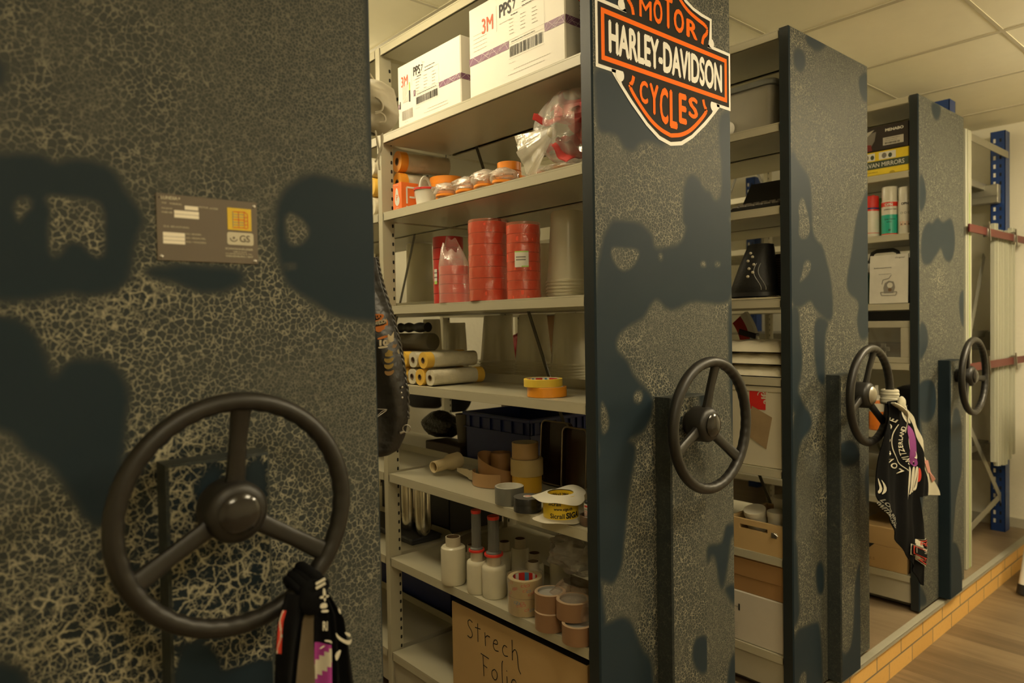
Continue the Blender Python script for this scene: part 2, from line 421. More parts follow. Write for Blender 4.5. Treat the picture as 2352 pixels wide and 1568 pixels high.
for i, (xa, xb, ya, yb, st, lb) in enumerate(LAMPS):
    t = thing('ceiling_light', lb, 'ceiling light', ((xa+xb)/2, (ya+yb)/2, CEIL))
    w = (xb-xa)/2-.012
    q = MB(); q.box(-.05, .05, -.05, .05, -.02, 0, 0, .003); q.build('ceiling_rose', M_WHITE, t)
    for sx in (-1, 1):
        q = MB(); q.tube([(sx*.03, 0, -.01), (sx*.2, 0, -.10)], .002, 6); q.build('suspension_wire', M_STEEL, t)
    q = MB(); q.box(-w+.03, w-.03, -w+.03, w-.03, -.155, -.095, 0, .012, seg=2); q.build('diffuser', emis('lamp_diffuser_%d' % i, LAMPCOL, st), t)  # hung low and glowing all round, shaped to brighten the ceiling too

# ================================================================== mobile shelving units
def seg_sdf(P, poly):
    """signed distance of points P (n,2) to a polygon, negative inside"""
    Q = np.array(poly); n = len(Q); d = np.full(len(P), 1e9); ins = np.zeros(len(P), bool)
    for i in range(n):
        a = Q[i]; b = Q[(i+1) % n]; ab = b-a
        t = np.clip(((P-a)@ab)/max(ab@ab, 1e-12), 0, 1)
        d = np.minimum(d, np.linalg.norm(P-(a+t[:, None]*ab), axis=1))
        c = (a[1] > P[:, 1]) != (b[1] > P[:, 1])
        with np.errstate(divide='ignore', invalid='ignore'):
            xi = a[0]+(P[:, 1]-a[1])/(b[1]-a[1] if b[1] != a[1] else 1e-12)*(b[0]-a[0])
        ins ^= c & (P[:, 0] < xi)
    return np.where(ins, -d, d)
def chaikin(p, k=2):
    for _ in range(k):
        q = []
        for i in range(len(p)):
            a = p[i]; b = p[(i+1) % len(p)]
            q += [(a[0]*.75+b[0]*.25, a[1]*.75+b[1]*.25), (a[0]*.25+b[0]*.75, a[1]*.25+b[1]*.75)]
        p = q
    return p
def crop(ox, oy, s, pts, y=0.0):
    """patch outline measured in the photo -> (x, z) on the panel face"""
    out = []
    for u, v in pts:
        w = on(1, y, ox+u/s, oy+v/s); out.append((w[0], w[2]))
    return chaikin(out)
def paint(o, nfront, verts, dark, hole, blobs, base_size, soft, side_cover, side_size, mist=()):
    """fills the two paint attributes: where the crackle coat lies and how coarse it is"""
    V = np.array(verts); P = V[:, [0, 2]]
    cov = np.ones(len(P))
    if dark:
        d = np.full(len(P), 1e9)
        for p in dark: d = np.minimum(d, seg_sdf(P, p))
        cov = np.clip((d/soft+1)/2, 0, 1)
    for p in hole:
        d = seg_sdf(P, p); cov = np.maximum(cov, np.clip((-d/(soft*.6)+1)/2, 0, 1))
    wsum = np.full(len(P), .12); s = np.full(len(P), .12*base_size)
    for (bx, bz, r, sz) in blobs:
        w = np.exp(-((P[:, 0]-bx)**2+(P[:, 1]-bz)**2)/(r*r*2.0)); wsum += w; s += w*sz
    size = s/wsum
    cov[nfront:] = side_cover; size[nfront:] = side_size
    me = o.data
    for nm, arr in (('cover', cov), ('size', size)):
        a = me.attributes.new(nm, 'FLOAT', 'POINT'); a.data.foreach_set('value', arr.astype(np.float32))

def front_panel(x0, x1, z0, z1, y0, y1, step, parent, name, X0, sm_=1):
    """a sheet-steel board: finely divided front, folded edges; local coords (x-X0)"""
    nx = max(2, int((x1-x0)/step)); nz = max(2, int((z1-z0)/step)); e = .004
    q = MB()
    q.grid(lambda u, v: (x0+e+(x1-x0-2*e)*u, y0, z0+e+(z1-z0-2*e)*v), nx, nz, sm=False)
    nf = len(q.v)
    fr = [(x0+e, y0, z0+e), (x1-e, y0, z0+e), (x1-e, y0, z1-e), (x0+e, y0, z1-e)]
    bk = [(x0, y0+e, z0), (x1, y0+e, z0), (x1, y0+e, z1), (x0, y0+e, z1)]
    b2 = [(x0, y1, z0), (x1, y1, z0), (x1, y1, z1), (x0, y1, z1)]
    q.add(fr+bk, [(0, 4, 5, 1), (1, 5, 6, 2), (2, 6, 7, 3), (3, 7, 4, 0), ])
    q.add(bk+b2, [(0, 4, 5, 1), (1, 5, 6, 2), (2, 6, 7, 3), (3, 7, 4, 0), (4, 7, 6, 5)], sm_)
    world = list(q.v)
    q.v = [(a-X0, b, c) for a, b, c in q.v]
    o = q.build(name, [M_CR, M_NAVY], parent)
    return o, nf, world

def steering_wheel(parent, cx, cz, yw, ycol, phi, silver=False):
    R = .1605
    w = MB()
    N = 96
    pts = []; rs = []
    for k in range(N):
        a = 2*PI*k/N; pts.append((cx+R*math.cos(a), yw, cz+R*math.sin(a)))
    # rim with shallow finger notches on its underside
    vs = []; n = 14
    for k in range(N*2):
        a = 2*PI*k/(N*2)
        for j in range(n):
            b = 2*PI*j/n; rr = .0138
            inn = max(0, -math.cos(b)); bk = max(0, math.sin(b))
            rr2 = rr*(1-.10*(inn)*(0.5+.5*math.cos(a*40)))
            q_ = R+rr2*math.cos(b)
            vs.append((cx+q_*math.cos(a), yw+rr2*math.sin(b), cz+q_*math.sin(a)))
    fs = []
    K = N*2
    for k in range(K):
        for j in range(n):
            fs.append((k*n+j, k*n+(j+1) % n, ((k+1) % K)*n+(j+1) % n, ((k+1) % K)*n+j))
    w.add(vs, fs, 0, True)
    rim = w.build('steering_wheel', M_RUB, parent)
    hy = yw+.012
    for k, a0 in enumerate((90, 210, 330)):
        a = math.radians(a0+phi); s = MB()
        d = Vector((math.cos(a), 0, math.sin(a)))
        c = Vector((cx, hy, cz))
        P = [c+d*.018+Vector((0, .012, 0)), c+d*.05+Vector((0, .006, 0)), c+d*.10, c+d*.145+Vector((0, -.008, 0)), c+d*.158+Vector((0, -.012, 0))]
        # oval bar, broadening at both ends
        side = d.cross(Vector((0, 1, 0))).normalized()
        ws = [.019, .0135, .0125, .0145, .021]; ts = [.010, .0085, .008, .008, .009]
        vv = []; m_ = 14
        for p, a_, b_ in zip(P, ws, ts):
            for j in range(m_):
                t_ = 2*PI*j/m_; ct, st_ = math.cos(t_), math.sin(t_)
                ct = math.copysign(abs(ct)**.7, ct); st_ = math.copysign(abs(st_)**.7, st_)
                vv.append(tuple(p+side*(a_*ct)+Vector((0, b_*st_, 0))))
        ff = [(i*m_+j, i*m_+(j+1) % m_, (i+1)*m_+(j+1) % m_, (i+1)*m_+j) for i in range(4) for j in range(m_)]
        ff += [tuple(range(m_)), tuple(4*m_+j for j in range(m_))]
        s.add(vv, ff, 0, True); s.build('spoke', M_RUB, rim)
    Mh = T(cx, 0, cz) @ Rx(PI/2)     # local z points to -y
    h = MB(); h.lathe([(.0, -ycol+.000), (.030, -ycol+.0005), (.030, -ycol+.012), (.045, -ycol+.020), (.045, -hy+.004), (.040, -hy+.012), (.031, -hy+.016), (0, -hy+.016)], 40, M=Mh)
    h.build('hub', M_RUB, rim)
    h = MB()
    h.lathe([(.030, -hy+.0155), (.0305, -hy+.019), (.028, -hy+.0215), (.020, -hy+.0255), (.010, -hy+.0275), (0, -hy+.028)], 40, M=Mh)
    hc = h.build('hub_cap', M_STEEL if silver else M_GLOSSB, rim)
    if silver: hc['label'] = 'silver hub cap'
    return rim

def shelving_unit(X0, W_, D0, levels, label, pol, wheel_phi, bays=2, plate=False, silver=False):
    t = thing('mobile_shelving_unit', label, 'shelving unit', (X0, 0, PLZ))
    H = -PLZ    # parts are built at world heights, so shift down by the empty's height
    def fix(q): q.v = [(a, b, c-PLZ) for a, b, c in q.v]; return q
    # end panel
    o, nf, world = front_panel(X0, X0+W_, -.02, 2.2, 0, .036, .0075, t, 'end_panel', X0)
    for v in o.data.vertices: v.co.z -= PLZ
    paint(o, nf, world, pol['dark'], pol['hole'], pol['blobs'], pol['base'], .014, .0, .1)
    # gear column
    c0 = D0; cw = .152; ct = 1.057
    o, nf, world = front_panel(X0+c0, X0+c0+cw, -.012, ct, -.05, -.0005, .0075, t, 'gear_column', X0, 0)
    for v in o.data.vertices: v.co.z -= PLZ
    paint(o, nf, world, pol['cdark'], [], pol['cblobs'], pol['cbase'], .012, pol.get('cside', .55), .5)
    w = steering_wheel(t, c0+cw/2+.002, .987, -.118, -.05, wheel_phi, silver)
    w.location.z = -PLZ
    # posts with a row of punched holes
    ys = [(.038, .060)] + [(.978+.985*k, 1.003+.985*k) for k in range(bays)]
    for yi, (ya, yb) in enumerate(ys):
        if yi == 0: continue
        for xa, xb in ((.003, .052), (W_-.052, W_-.003)):
            q = MB(); q.box(xa, xb, ya, yb, PLZ+.02, 2.2, 0, .0015)
            hx = xb-.008 if xa < .1 else xa+.008
            if yi:
                z = .1
                while z < 2.15:
                    q.add([(hx+a*.0036, ya-.0006, z+b*.0062) for a, b in ((-1, -.6), (-.6, -1), (.6, -1), (1, -.6), (1, .6), (.6, 1), (-.6, 1), (-1, .6))], [tuple(range(8))], 1)
                    z += .0312
            fix(q).build('post', [M_CREAM, M_HOLE], t)
    for k in range(bays):
        ya = .037+.985*k if k == 0 else .978+.985*(k-1)+.026
        yb = ya+(.936 if k == 0 else .955)
        for z in levels:
            for side in (0, 1):
                xa, xb = (.004, W_/2-.003) if side == 0 else (W_/2+.003, W_-.004)
                q = MB(); zt = z-.0009
                q.box(xa, xb, ya, yb, zt-.004, zt, 0)
                fx0, fx1 = (xa, xa+.004) if side == 0 else (xb-.004, xb)
                q.box(fx0, fx1, ya, yb, zt-.028, zt-.004, 0, .0008)
                q.box(xa, xb, ya, ya+.004, zt-.028, zt-.004); q.box(xa, xb, yb-.004, yb, zt-.028, zt-.004)
                q.box(xa+.01, xb-.01, ya+.004, yb-.004, zt-.028, zt-.0245)
                bx = W_/2-.004 if side == 0 else None
                if side == 0 and z < 2.1:
                    # upright rear lip with rounded ends
                    pr = [(ya+.002, zt)]+[(ya+.002+.025*(1-math.cos(a)), zt+.026*math.sin(a)) for a in (.3, .6, .9, 1.2, PI/2)]
                    pr += [(yb-.002-.025*(1-math.cos(a)), zt+.026*math.sin(a)) for a in (PI/2, 1.2, .9, .6, .3)]+[(yb-.002, zt)]
                    q.prism(pr, -.0015, .0015, M=plane_M((bx, 0, 0), (0, 1, 0), (0, 0, 1)))
                fix(q).build('shelf', M_CREAM, t)
        # plinth
        for px_ in (.012, W_-.016):
            q = MB(); q.box(px_, px_+.004, ya, yb, .004, levels[-1]-.028); fix(q).build('plinth', M_CREAM2, t)
        # cross brace in the middle plane of each bay
        xb_ = W_/2+.012
        zt_, zb_ = 2.12, .10; y0_, y1_ = ya+.015, yb-.03
        for (p0, p1) in ((((xb_, y1_ if k == 0 else y0_, zt_), (xb_, y0_ if k == 0 else y1_, zb_))),):
            q = MB(); d = (Vector(p1)-Vector(p0)); n_ = Vector((0, d.z, -d.y)).normalized()*.006
            q.add([tuple(Vector(p)+s*n_+Vector((e, 0, 0))) for p in (p0, p1) for s in (-1, 1) for e in (0, .0025)],
                  [(0, 1, 3, 2), (4, 6, 7, 5), (0, 4, 5, 1), (2, 3, 7, 6), (0, 2, 6, 4), (1, 5, 7, 3)])
            fix(q).build('brace', M_DKSTEEL, t)
    # undercarriage
    q = MB(); q.box(.03, W_-.03, .05, .98*bays, -.012, .004)
    for yy in (.15, .95, 1.8):
        for xx in (.1, W_-.1): q.lathe([(0, -.008), (.022, -.008), (.022, .008), (0, .008)], 16, M=T(xx, yy, -.0075) @ Ry(PI/2))
    fix(q).build('undercarriage', M_DKSTEEL, t)
    return t
LV = [2.2, 1.903, 1.641, 1.321, 1.057, .745, .452, .122]
LVC = [2.2, 1.899, 1.628, 1.321, 1.059, .752, .456, .127]
LVD = [2.2, 1.884, 1.616, 1.314, 1.052, .745, .452, .125]
# ---- paint patch outlines of each panel
def cr(t, pts): return crop(t[0], t[1], t[2], pts)
A1 = (0, 0, 1.96); A2 = (0, 768, 1.96)
polA = dict(dark=[
    cr(A1, [(-250, 690), (0, 690), (180, 690), (250, 740), (330, 710), (450, 730), (520, 770), (570, 870), (640, 960), (640, 1020), (600, 1100), (590, 1200), (560, 1290), (430, 1330), (300, 1310), (200, 1340), (100, 1350), (-250, 1360)]),
    cr(A1, [(640, 1210), (800, 1190), (960, 1200), (1080, 1215), (1105, 1250), (1060, 1290), (950, 1320), (850, 1300), (780, 1260), (700, 1250)]),
    cr(A1, [(1250, 890), (1320, 820), (1400, 780), (1500, 800), (1550, 830), (1620, 830), (1720, 870), (1740, 1450), (1600, 1440), (1500, 1420), (1400, 1350), (1300, 1290), (1260, 1200), (1240, 1050)]),
    cr(A2, [(-250, -90), (60, -80), (150, -10), (200, 90), (230, 180), (255, 200), (290, 130), (350, 110), (500, 120), (560, 200), (580, 280), (560, 400), (545, 600), (500, 760), (450, 870), (400, 840), (330, 740), (270, 640), (200, 570), (100, 520), (50, 430), (-250, 400)]),
    cr(A2, [(-200, 1480), (60, 1480), (130, 1568), (160, 1800), (-200, 1800)]),
    cr(A1, [(-250, 200), (10, 260), (25, 330), (0, 400), (-250, 420)]),
    cr(A1, [(1640, -200), (1720, -200), (1700, 900), (1660, 700), (1650, 300)])],
    hole=[cr(A1, [(180, 870), (330, 885), (470, 905), (478, 1050), (475, 1165), (420, 1165), (370, 1100), (300, 1090), (270, 1165), (220, 1160), (210, 1000), (230, 950)]),
          cr(A1, [(70, 890), (130, 880), (150, 930), (110, 960), (90, 1010), (60, 960)]),
          cr(A1, [(1285, 955), (1340, 965), (1400, 1030), (1370, 1100), (1300, 1112), (1283, 1040)]),
          cr(A1, [(1285, 1185), (1335, 1188), (1335, 1212), (1290, 1210)])],
    blobs=[], base=.36)
def blob(px, py, r, s): w = on(1, 0, px, py); return (w[0], w[2], r, s)
polA['blobs'] = [blob(60, 230, .08, .5), blob(300, 60, .1, .42), blob(190, 260, .06, .15), blob(430, 150, .1, .4), blob(640, 120, .12, .08), blob(780, 250, .08, .1),
    blob(420, 330, .07, .36), blob(560, 350, .06, .36), blob(700, 330, .06, .25), blob(500, 250, .05, .3), blob(150, 520, .05, .55), blob(350, 420, .05, .42), blob(620, 560, .04, .5),
    blob(130, 720, .06, .78), blob(300, 700, .06, .85), blob(480, 740, .07, .72), blob(640, 720, .05, .7), blob(780, 760, .05, .5), blob(300, 800, .05, .5),
    blob(620, 830, .07, .3), blob(420, 860, .05, .3), blob(760, 900, .07, .12), blob(400, 940, .05, .8), blob(340, 1050, .05, .95), blob(300, 1200, .05, .95), blob(640, 1010, .03, .9),
    blob(700, 1180, .05, .75), blob(640, 1250, .04, .9), blob(780, 1300, .05, .4), blob(700, 980, .05, .35), blob(800, 1100, .05, .4), blob(820, 1500, .06, .25),
    blob(40, 1040, .05, .35), blob(100, 1150, .06, .5), blob(60, 1300, .07, .55), blob(200, 1350, .06, .85), blob(120, 1450, .07, .9), blob(280, 1480, .06, .92), blob(20, 1500, .05, .6)]
B1 = (1320, 0, 3.136); B2 = (1320, 500, 2.613); B3 = (1320, 1000, 2.76)
def vb(x, z, r, s): return (x, z, r, s)
polA.update(cdark=[crop(0, 768, 1.96, [(805, 1400), (900, 1385), (980, 1440), (985, 1530), (1100, 1490), (1200, 1465), (1300, 1500), (1300, 1800), (780, 1800)], -.05),
                   crop(0, 768, 1.96, [(1120, 570), (1190, 560), (1200, 800), (1140, 860), (1100, 700)], -.05),
                   crop(0, 768, 1.96, [(920, 620), (990, 590), (980, 680), (930, 760), (880, 740)], -.05)],
            cblobs=[], cbase=.95)
polB = dict(dark=[
    cr(B1, [(130, 480), (270, 510), (400, 740), (640, 1000), (650, 1060), (600, 1040), (540, 1010), (460, 1030), (430, 1085), (390, 1085), (350, 1060), (310, 975), (240, 955), (165, 960), (150, 700)]),
    cr(B1, [(1040, 800), (1150, 810), (1150, 1700), (780, 1700), (780, 1400), (800, 1300), (840, 1250), (890, 1280), (930, 1370), (980, 1380), (1000, 1450), (1060, 1430), (1060, 1200), (1040, 1050)]),
    cr(B2, [(120, 15), (390, 20), (440, 80), (470, 110), (475, 190), (540, 180), (640, 160), (670, 60), (690, -60), (960, -60), (960, 480), (870, 520), (790, 505), (700, 500), (640, 530), (600, 550), (550, 550), (500, 480), (450, 520), (420, 600), (300, 660), (250, 720), (250, 800), (320, 860), (350, 950), (450, 1050), (470, 1100), (460, 1200), (400, 1300), (310, 1330), (350, 1420), (340, 1568), (110, 1568)]),
    cr(B2, [(920, 500), (960, 500), (960, 1400), (945, 1300), (925, 900)]),
    cr(B3, [(120, 0), (370, 30), (390, 100), (350, 300), (330, 500), (310, 700), (300, 830), (240, 955), (170, 910), (120, 900)]),
    cr(B3, [(120, 1200), (200, 1200), (310, 1140), (370, 1200), (420, 1350), (490, 1420), (500, 1700), (120, 1700)]),
    cr(B3, [(120, 880), (165, 900), (185, 1100), (200, 1220), (120, 1220)]),
    cr(B3, [(1020, 630), (990, 640), (975, 780), (945, 980), (915, 950), (900, 800), (870, 740), (845, 830), (835, 720), (860, 690), (930, 690), (945, 640), (960, 560), (1020, 560)]),
    cr(B3, [(1020, 930), (945, 960), (975, 1030), (1020, 1080)]),
    cr(B3, [(960, 1700), (975, 1450), (1020, 1350), (1020, 1700)]),
    cr(B1, [(220, -80), (330, -80), (330, 60), (200, 20)])],
    hole=[cr(B2, [(205, 172), (300, 180), (385, 185), (392, 230), (350, 300), (290, 330), (235, 280)]),
          cr(B2, [(155, 1080), (190, 1140), (215, 1240), (180, 1310), (155, 1280)]),
          cr(B2, [(355, 1040), (400, 1030), (415, 1080), (385, 1125), (350, 1100)]),
          cr(B2, [(500, 210), (530, 210), (530, 260), (505, 260)]), cr(B2, [(755, 260), (790, 260), (790, 300), (755, 295)]), cr(B2, [(840, 260), (875, 265), (875, 295), (840, 295)])],
    blobs=[blob(1400, 340, .05, .3), blob(1450, 400, .05, .45), blob(1530, 420, .05, .42), blob(1640, 380, .05, .42), blob(1500, 520, .05, .55), blob(1560, 750, .06, .15), blob(1480, 800, .06, .38), blob(1600, 830, .06, .15),
           blob(1510, 880, .03, .7), blob(1480, 1080, .04, .65), blob(1490, 1200, .04, .6), blob(1490, 1300, .04, .55), blob(1440, 1380, .04, .3), blob(1490, 1450, .03, .7), blob(1650, 1200, .06, .25), blob(1650, 1420, .06, .12), blob(1660, 50, .05, .42), blob(1650, 1100, .05, .35)], base=.4,
    cdark=[crop(1320, 1000, 2.76, [(760, 1280), (850, 1255), (850, 1510), (775, 1500), (742, 1400)], -.05), crop(1320, 500, 2.613, [(740, 1050), (800, 1060), (800, 1200), (760, 1160)], -.05)],
    cblobs=[(1.50, 1.03, .03, .75), (1.55, .5, .2, .42), (1.5, .2, .1, .6), (1.58, .7, .1, .3), (1.5, .65, .08, .5)], cbase=.45)
C1 = (1670, 0, 3.136); C2 = (1670, 450, 3.136); C3 = (1670, 800, 2.0417)
polC = dict(dark=[
    cr(C1, [(575, 245), (700, 285), (715, 330), (650, 375), (600, 335), (565, 290)]), cr(C1, [(480, 345), (550, 360), (568, 450), (540, 530), (480, 480)]), cr(C1, [(950, 540), (1030, 520), (1030, 745), (980, 725), (950, 640)]),
    cr(C1, [(450, 1040), (520, 1180), (600, 1280), (612, 1500), (610, 1700), (450, 1700)]), cr(C1, [(1030, 1320), (960, 1480), (930, 1600), (1030, 1600)]),
    cr(C2, [(450, 0), (612, 0), (605, 130), (620, 300), (690, 360), (710, 450), (750, 600), (765, 850), (740, 905), (690, 870), (640, 820), (600, 740), (540, 800), (450, 800)]),
    cr(C2, [(450, 780), (520, 800), (520, 1000), (545, 1150), (530, 1320), (500, 1400), (600, 1600), (450, 1600)]),
    cr(C2, [(640, 860), (740, 900), (700, 1000), (705, 1250), (700, 1380), (640, 1300), (625, 1000)]),
    cr(C2, [(1040, -20), (980, 20), (930, 150), (900, 400), (860, 600), (870, 700), (960, 760), (930, 900), (965, 1060), (1040, 980)]),
    cr(C3, [(300, 280), (380, 275), (402, 370), (350, 420), (330, 500), (320, 620), (325, 900), (300, 900)]), cr(C3, [(300, 1330), (400, 1290), (440, 1280), (452, 1700), (300, 1700)]),
    cr(C3, [(420, 1010), (450, 990), (458, 1130), (430, 1165), (415, 1080)]), cr(C3, [(645, 560), (680, 540), (680, 760), (650, 720)]), cr(C3, [(300, 880), (330, 900), (332, 1100), (345, 1250), (300, 1340)])],
    hole=[cr(C1, [(520, 1430), (560, 1425), (575, 1568), (510, 1568)]), cr(C2, [(530, 15), (560, 20), (600, 200), (590, 310), (510, 310), (520, 150)]), cr(C2, [(555, 460), (605, 465), (605, 535), (560, 600), (515, 630), (540, 560)]), cr(C3, [(345, 1520), (375, 1510), (370, 1600), (330, 1600)])],
    blobs=[blob(1840, 90, .05, .6), blob(1850, 250, .05, .5), blob(1920, 170, .08, .1), blob(1900, 300, .05, .5), blob(1960, 320, .04, .4), blob(1880, 450, .08, .42), blob(1930, 600, .08, .2), blob(1850, 760, .04, .6), blob(1850, 880, .04, .5), blob(1880, 1000, .03, .8), blob(1840, 1150, .05, .25), blob(1885, 1150, .03, .8),
           blob(1850, 1350, .04, .5), blob(1930, 830, .05, .55), blob(1985, 1200, .05, .4)], base=.4,
    cdark=[crop(1670, 800, 2.0417, [(600, 1100), (615, 1010), (640, 1000), (640, 1700), (500, 1700), (525, 1410), (560, 1440), (590, 1380)], -.05), crop(1670, 800, 2.0417, [(530, 440), (600, 430), (630, 520), (560, 560), (520, 520)], -.05)],
    cblobs=[(2.44, .98, .04, .7), (2.5, .7, .1, .4), (2.48, .3, .15, .5)], cbase=.45)
D1 = (1950, 250, 2.413); D2 = (1950, 850, 2.184)
polD = dict(dark=[
    cr(D1, [(455, -40), (510, -20), (505, 40), (485, 70), (462, 30)]), cr(D1, [(390, 340), (420, 400), (430, 500), (405, 570), (390, 560)]),
    cr(D1, [(400, 690), (440, 620), (460, 645), (490, 595), (520, 640), (560, 600), (580, 640), (590, 740), (570, 850), (530, 840), (510, 760), (490, 800), (440, 870), (400, 850)]),
    cr(D1, [(608, 1010), (660, 1000), (660, 1230), (615, 1190)]), cr(D1, [(390, 1170), (430, 1200), (442, 1300), (410, 1370), (390, 1400)]),
    cr(D2, [(340, 60), (430, 40), (440, 200), (400, 270), (340, 240)]), cr(D2, [(340, 240), (370, 260), (375, 700), (340, 800)]), cr(D2, [(400, 1170), (340, 1190), (340, 1100), (360, 1080)])],
    hole=[], blobs=[blob(2160, 300, .06, .2), blob(2150, 480, .05, .5), blob(2160, 640, .04, .8), blob(2170, 560, .06, .1), blob(2160, 760, .04, .6), blob(2150, 900, .05, .6), blob(2150, 1340, .05, .5)], base=.38,
    cdark=[crop(1950, 850, 2.184, [(510, 205), (560, 180), (572, 480), (545, 600), (530, 700), (520, 900), (505, 900)], -.05), crop(1950, 850, 2.184, [(500, 850), (560, 880), (575, 1200), (500, 1200)], -.05)],
    cblobs=[(3.53, .98, .05, .5), (3.6, .5, .3, .2)], cbase=.25, cside=.15)
uA = shelving_unit(.057, .599, .222, LV, 'nearest shelving unit, with the riveted name plate on its crackle-painted end', polA, -3)
uB = shelving_unit(1.247, .591, .222, LV, 'shelving unit with the big orange and black shield sticker on its blue crackle end', polB, -9)
uC = shelving_unit(2.185, .589, .238, LVC, 'shelving unit whose wheel holds a black bandana, beside the curb edge', polC, -12, silver=True)
uD = shelving_unit(3.28, .568, .222, LVD, 'farthest shelving unit with crackle-painted end, next to the blue rack', polD, 22)
# ================================================================== measuring helpers
def depth_of(p): return -(_R.T @ (np.array(p)-CAMP))[2]
def proj(p):
    v = _R.T @ (np.array(p, float)-CAMP); return 1176-FPX*v[0]/v[2], 784+FPX*v[1]/v[2]
def zat(x, y, py):
    a = proj((x, y, 0))[1]; b = proj((x, y, 1))[1]
    z = (py-a)/(b-a)
    for _ in range(4):
        e = proj((x, y, z))[1]-py; g = (proj((x, y, z+.001))[1]-proj((x, y, z))[1])/.001; z -= e/g
    return z
def rad(w, p): return w/2*depth_of(p)/FPX
def stand(z, pl_, pr_, pb):
    """centre and radius of a round thing standing on height z, from its left, right and bottom in the photo"""
    g = on(2, z, (pl_+pr_)/2, pb); r = rad(pr_-pl_, g)
    for _ in range(3):
        d = (g[:2]-CAMP[:2]); d /= np.linalg.norm(d); c = g[:2]+d*r; r = rad(pr_-pl_, (c[0], c[1], z))
    return c[0], c[1], r
def standx(x, z, pl_, pr_):
    """same for a thing on a shelf above eye level, its centre at depth x"""
    y = on(0, x, (pl_+pr_)/2, proj((x, .4, z))[1])[1]
    for _ in range(3): y = on(0, x, (pl_+pr_)/2, proj((x, y, z))[1])[1]
    return x, y, rad(pr_-pl_, (x, y, z))
def FX(x, y, z): return plane_M((x, y, z), (0, -1, 0), (0, 0, 1))     # face looking towards -x
def FY(x, y, z): return plane_M((x, y, z), (1, 0, 0), (0, 0, 1))      # face looking towards -y
def line(q, x0, y0, x1, y1, th, z, m, M=None):
    d = Vector((x1-x0, y1-y0)); 
    if d.length == 0: return
    d.normalize(); n = Vector((-d.y, d.x))*th/2
    q.add([(x0+n.x, y0+n.y, z), (x0-n.x, y0-n.y, z), (x1-n.x, y1-n.y, z), (x1+n.x, y1+n.y, z)], [(0, 1, 2, 3)], m, False, M)
def pline(q, pts, th, z, m, M=None):
    for a, b in zip(pts[:-1], pts[1:]): line(q, a[0], a[1], b[0], b[1], th, z, m, M)
def poly(q, pts, z, m, M=None):
    from mathutils.geometry import tessellate_polygon
    tri = tessellate_polygon([[Vector((p[0], p[1], 0)) for p in pts]])
    q.add([(p[0], p[1], z) for p in pts], [tuple(t) for t in tri], m, False, M)

# ================================================================== shield emblem
def mirror(pts): return pts+[(-x, y) for x, y in pts[::-1] if abs(x) > 1e-6]
def emblem(q, M, s=1.0, mw=0, mk=1, mo=2, dz=.0004, txt=True):
    S = Matrix.Scale(s, 4); M = M @ S; dz = dz/s
    up_o = [(.1955, .075), (.1965, .157), (.150, .160), (.110, .166), (.0755, .178), (.040, .202), (0, .238)]
    lo_o = [(.2315, -.075), (.2315, -.083), (.2, -.112), (.1625, -.1445), (.1005, -.190), (.05, -.217), (0, -.226)]
    def sh(p, z, m): poly(q, mirror(p), z, m, M)
    sh([(x, y) for x, y in up_o], 0, mw); sh(lo_o, 0, mw); q.rect(-.2885, .2885, -.0825, .0825, 0, mw, M)
    up_k = [(.172, .07), (.183, .095), (.187, .149), (.146, .151), (.107, .157), (.071, .169), (.036, .193), (0, .226)]
    lo_k = [(.195, -.07), (.2, -.094), (.192, -.106), (.155, -.137), (.095, -.182), (.046, -.207), (0, -.216)]
    sh(up_k, dz, mk); sh(lo_k, dz, mk); q.rect(-.2795, .2795, -.0735, .0735, dz, mk, M)
    q.disc((.193, .089, dz*1.5), .013, mw, 20, M); q.disc((-.193, .089, dz*1.5), .013, mw, 20, M)
    q.disc((.202, -.084, dz*1.5), .016, mw, 20, M); q.disc((-.202, -.084, dz*1.5), .016, mw, 20, M)
    q.rect(-.2795, .2795, -.0735, .0735, dz*1.8, mk, M)
    q.rect(-.269, .269, -.062, .062, dz*2.5, mo, M); q.rect(-.257, .257, -.050, .050, dz*3, mk, M)
    a = [(.148, .076), (.153, .097), (.172, .110), (.172, .130), (.12, .139), (.075, .151), (.035, .178), (0, .208)]
    b = [(.150, -.076), (.155, -.094), (.171, -.1045), (.1, -.165), (.05, -.19), (0, -.199)]
    for pth in (a, b):
        pth = chaikin_open(pth)
        for sx in (1, -1): pline(q, [(sx*x, y) for x, y in pth], .011, dz*2.5, mo, M)
    if txt:
        q.text('HARLEY-DAVIDSON', 1, -.243, -.0405, dz*4, mw, M, bold=.045, w=.486, h=.081)
        for c, x0, x1, y0, y1 in (('M', -.125, -.075, .079, .128), ('O', -.068, -.030, .079, .142), ('T', -.026, .014, .079, .165), ('O', .018, .064, .079, .142), ('R', .074, .126, .079, .128)):
            q.text(c, 1, x0, y0, dz*3, mo, M, bold=.015 if c == 'M' else .04, w=x1-x0, h=y1-y0)
        for c, x0, x1, y0, y1 in (('C', -.128, -.094, -.137, -.079), ('Y', -.088, -.050, -.157, -.079), ('C', -.046, -.010, -.174, -.079), ('L', -.004, .030, -.179, -.079), ('E', .036, .072, -.160, -.079), ('S', .080, .124, -.137, -.079)):
            q.text(c, 1, x0, y0, dz*3, mo, M, bold=.04, w=x1-x0, h=y1-y0)
def chaikin_open(p, k=2):
    for _ in range(k):
        q = [tuple(p[0])]
        for a, b in zip(p[:-1], p[1:]):
            q += [tuple(i*.75+j*.25 for i, j in zip(a, b)), tuple(i*.25+j*.75 for i, j in zip(a, b))]
        q.append(tuple(p[-1])); p = q
    return p
M_STW = mat('sticker_white', (.80, .78, .72), .6, var=.02, bump=0, spec=.1)
M_STK = mat('sticker_black', (.018, .015, .012), .6, var=.1, bump=0, spec=.1)
M_STO = mat('sticker_orange', (.86, .155, .006), .6, var=.03, bump=0, spec=.1)
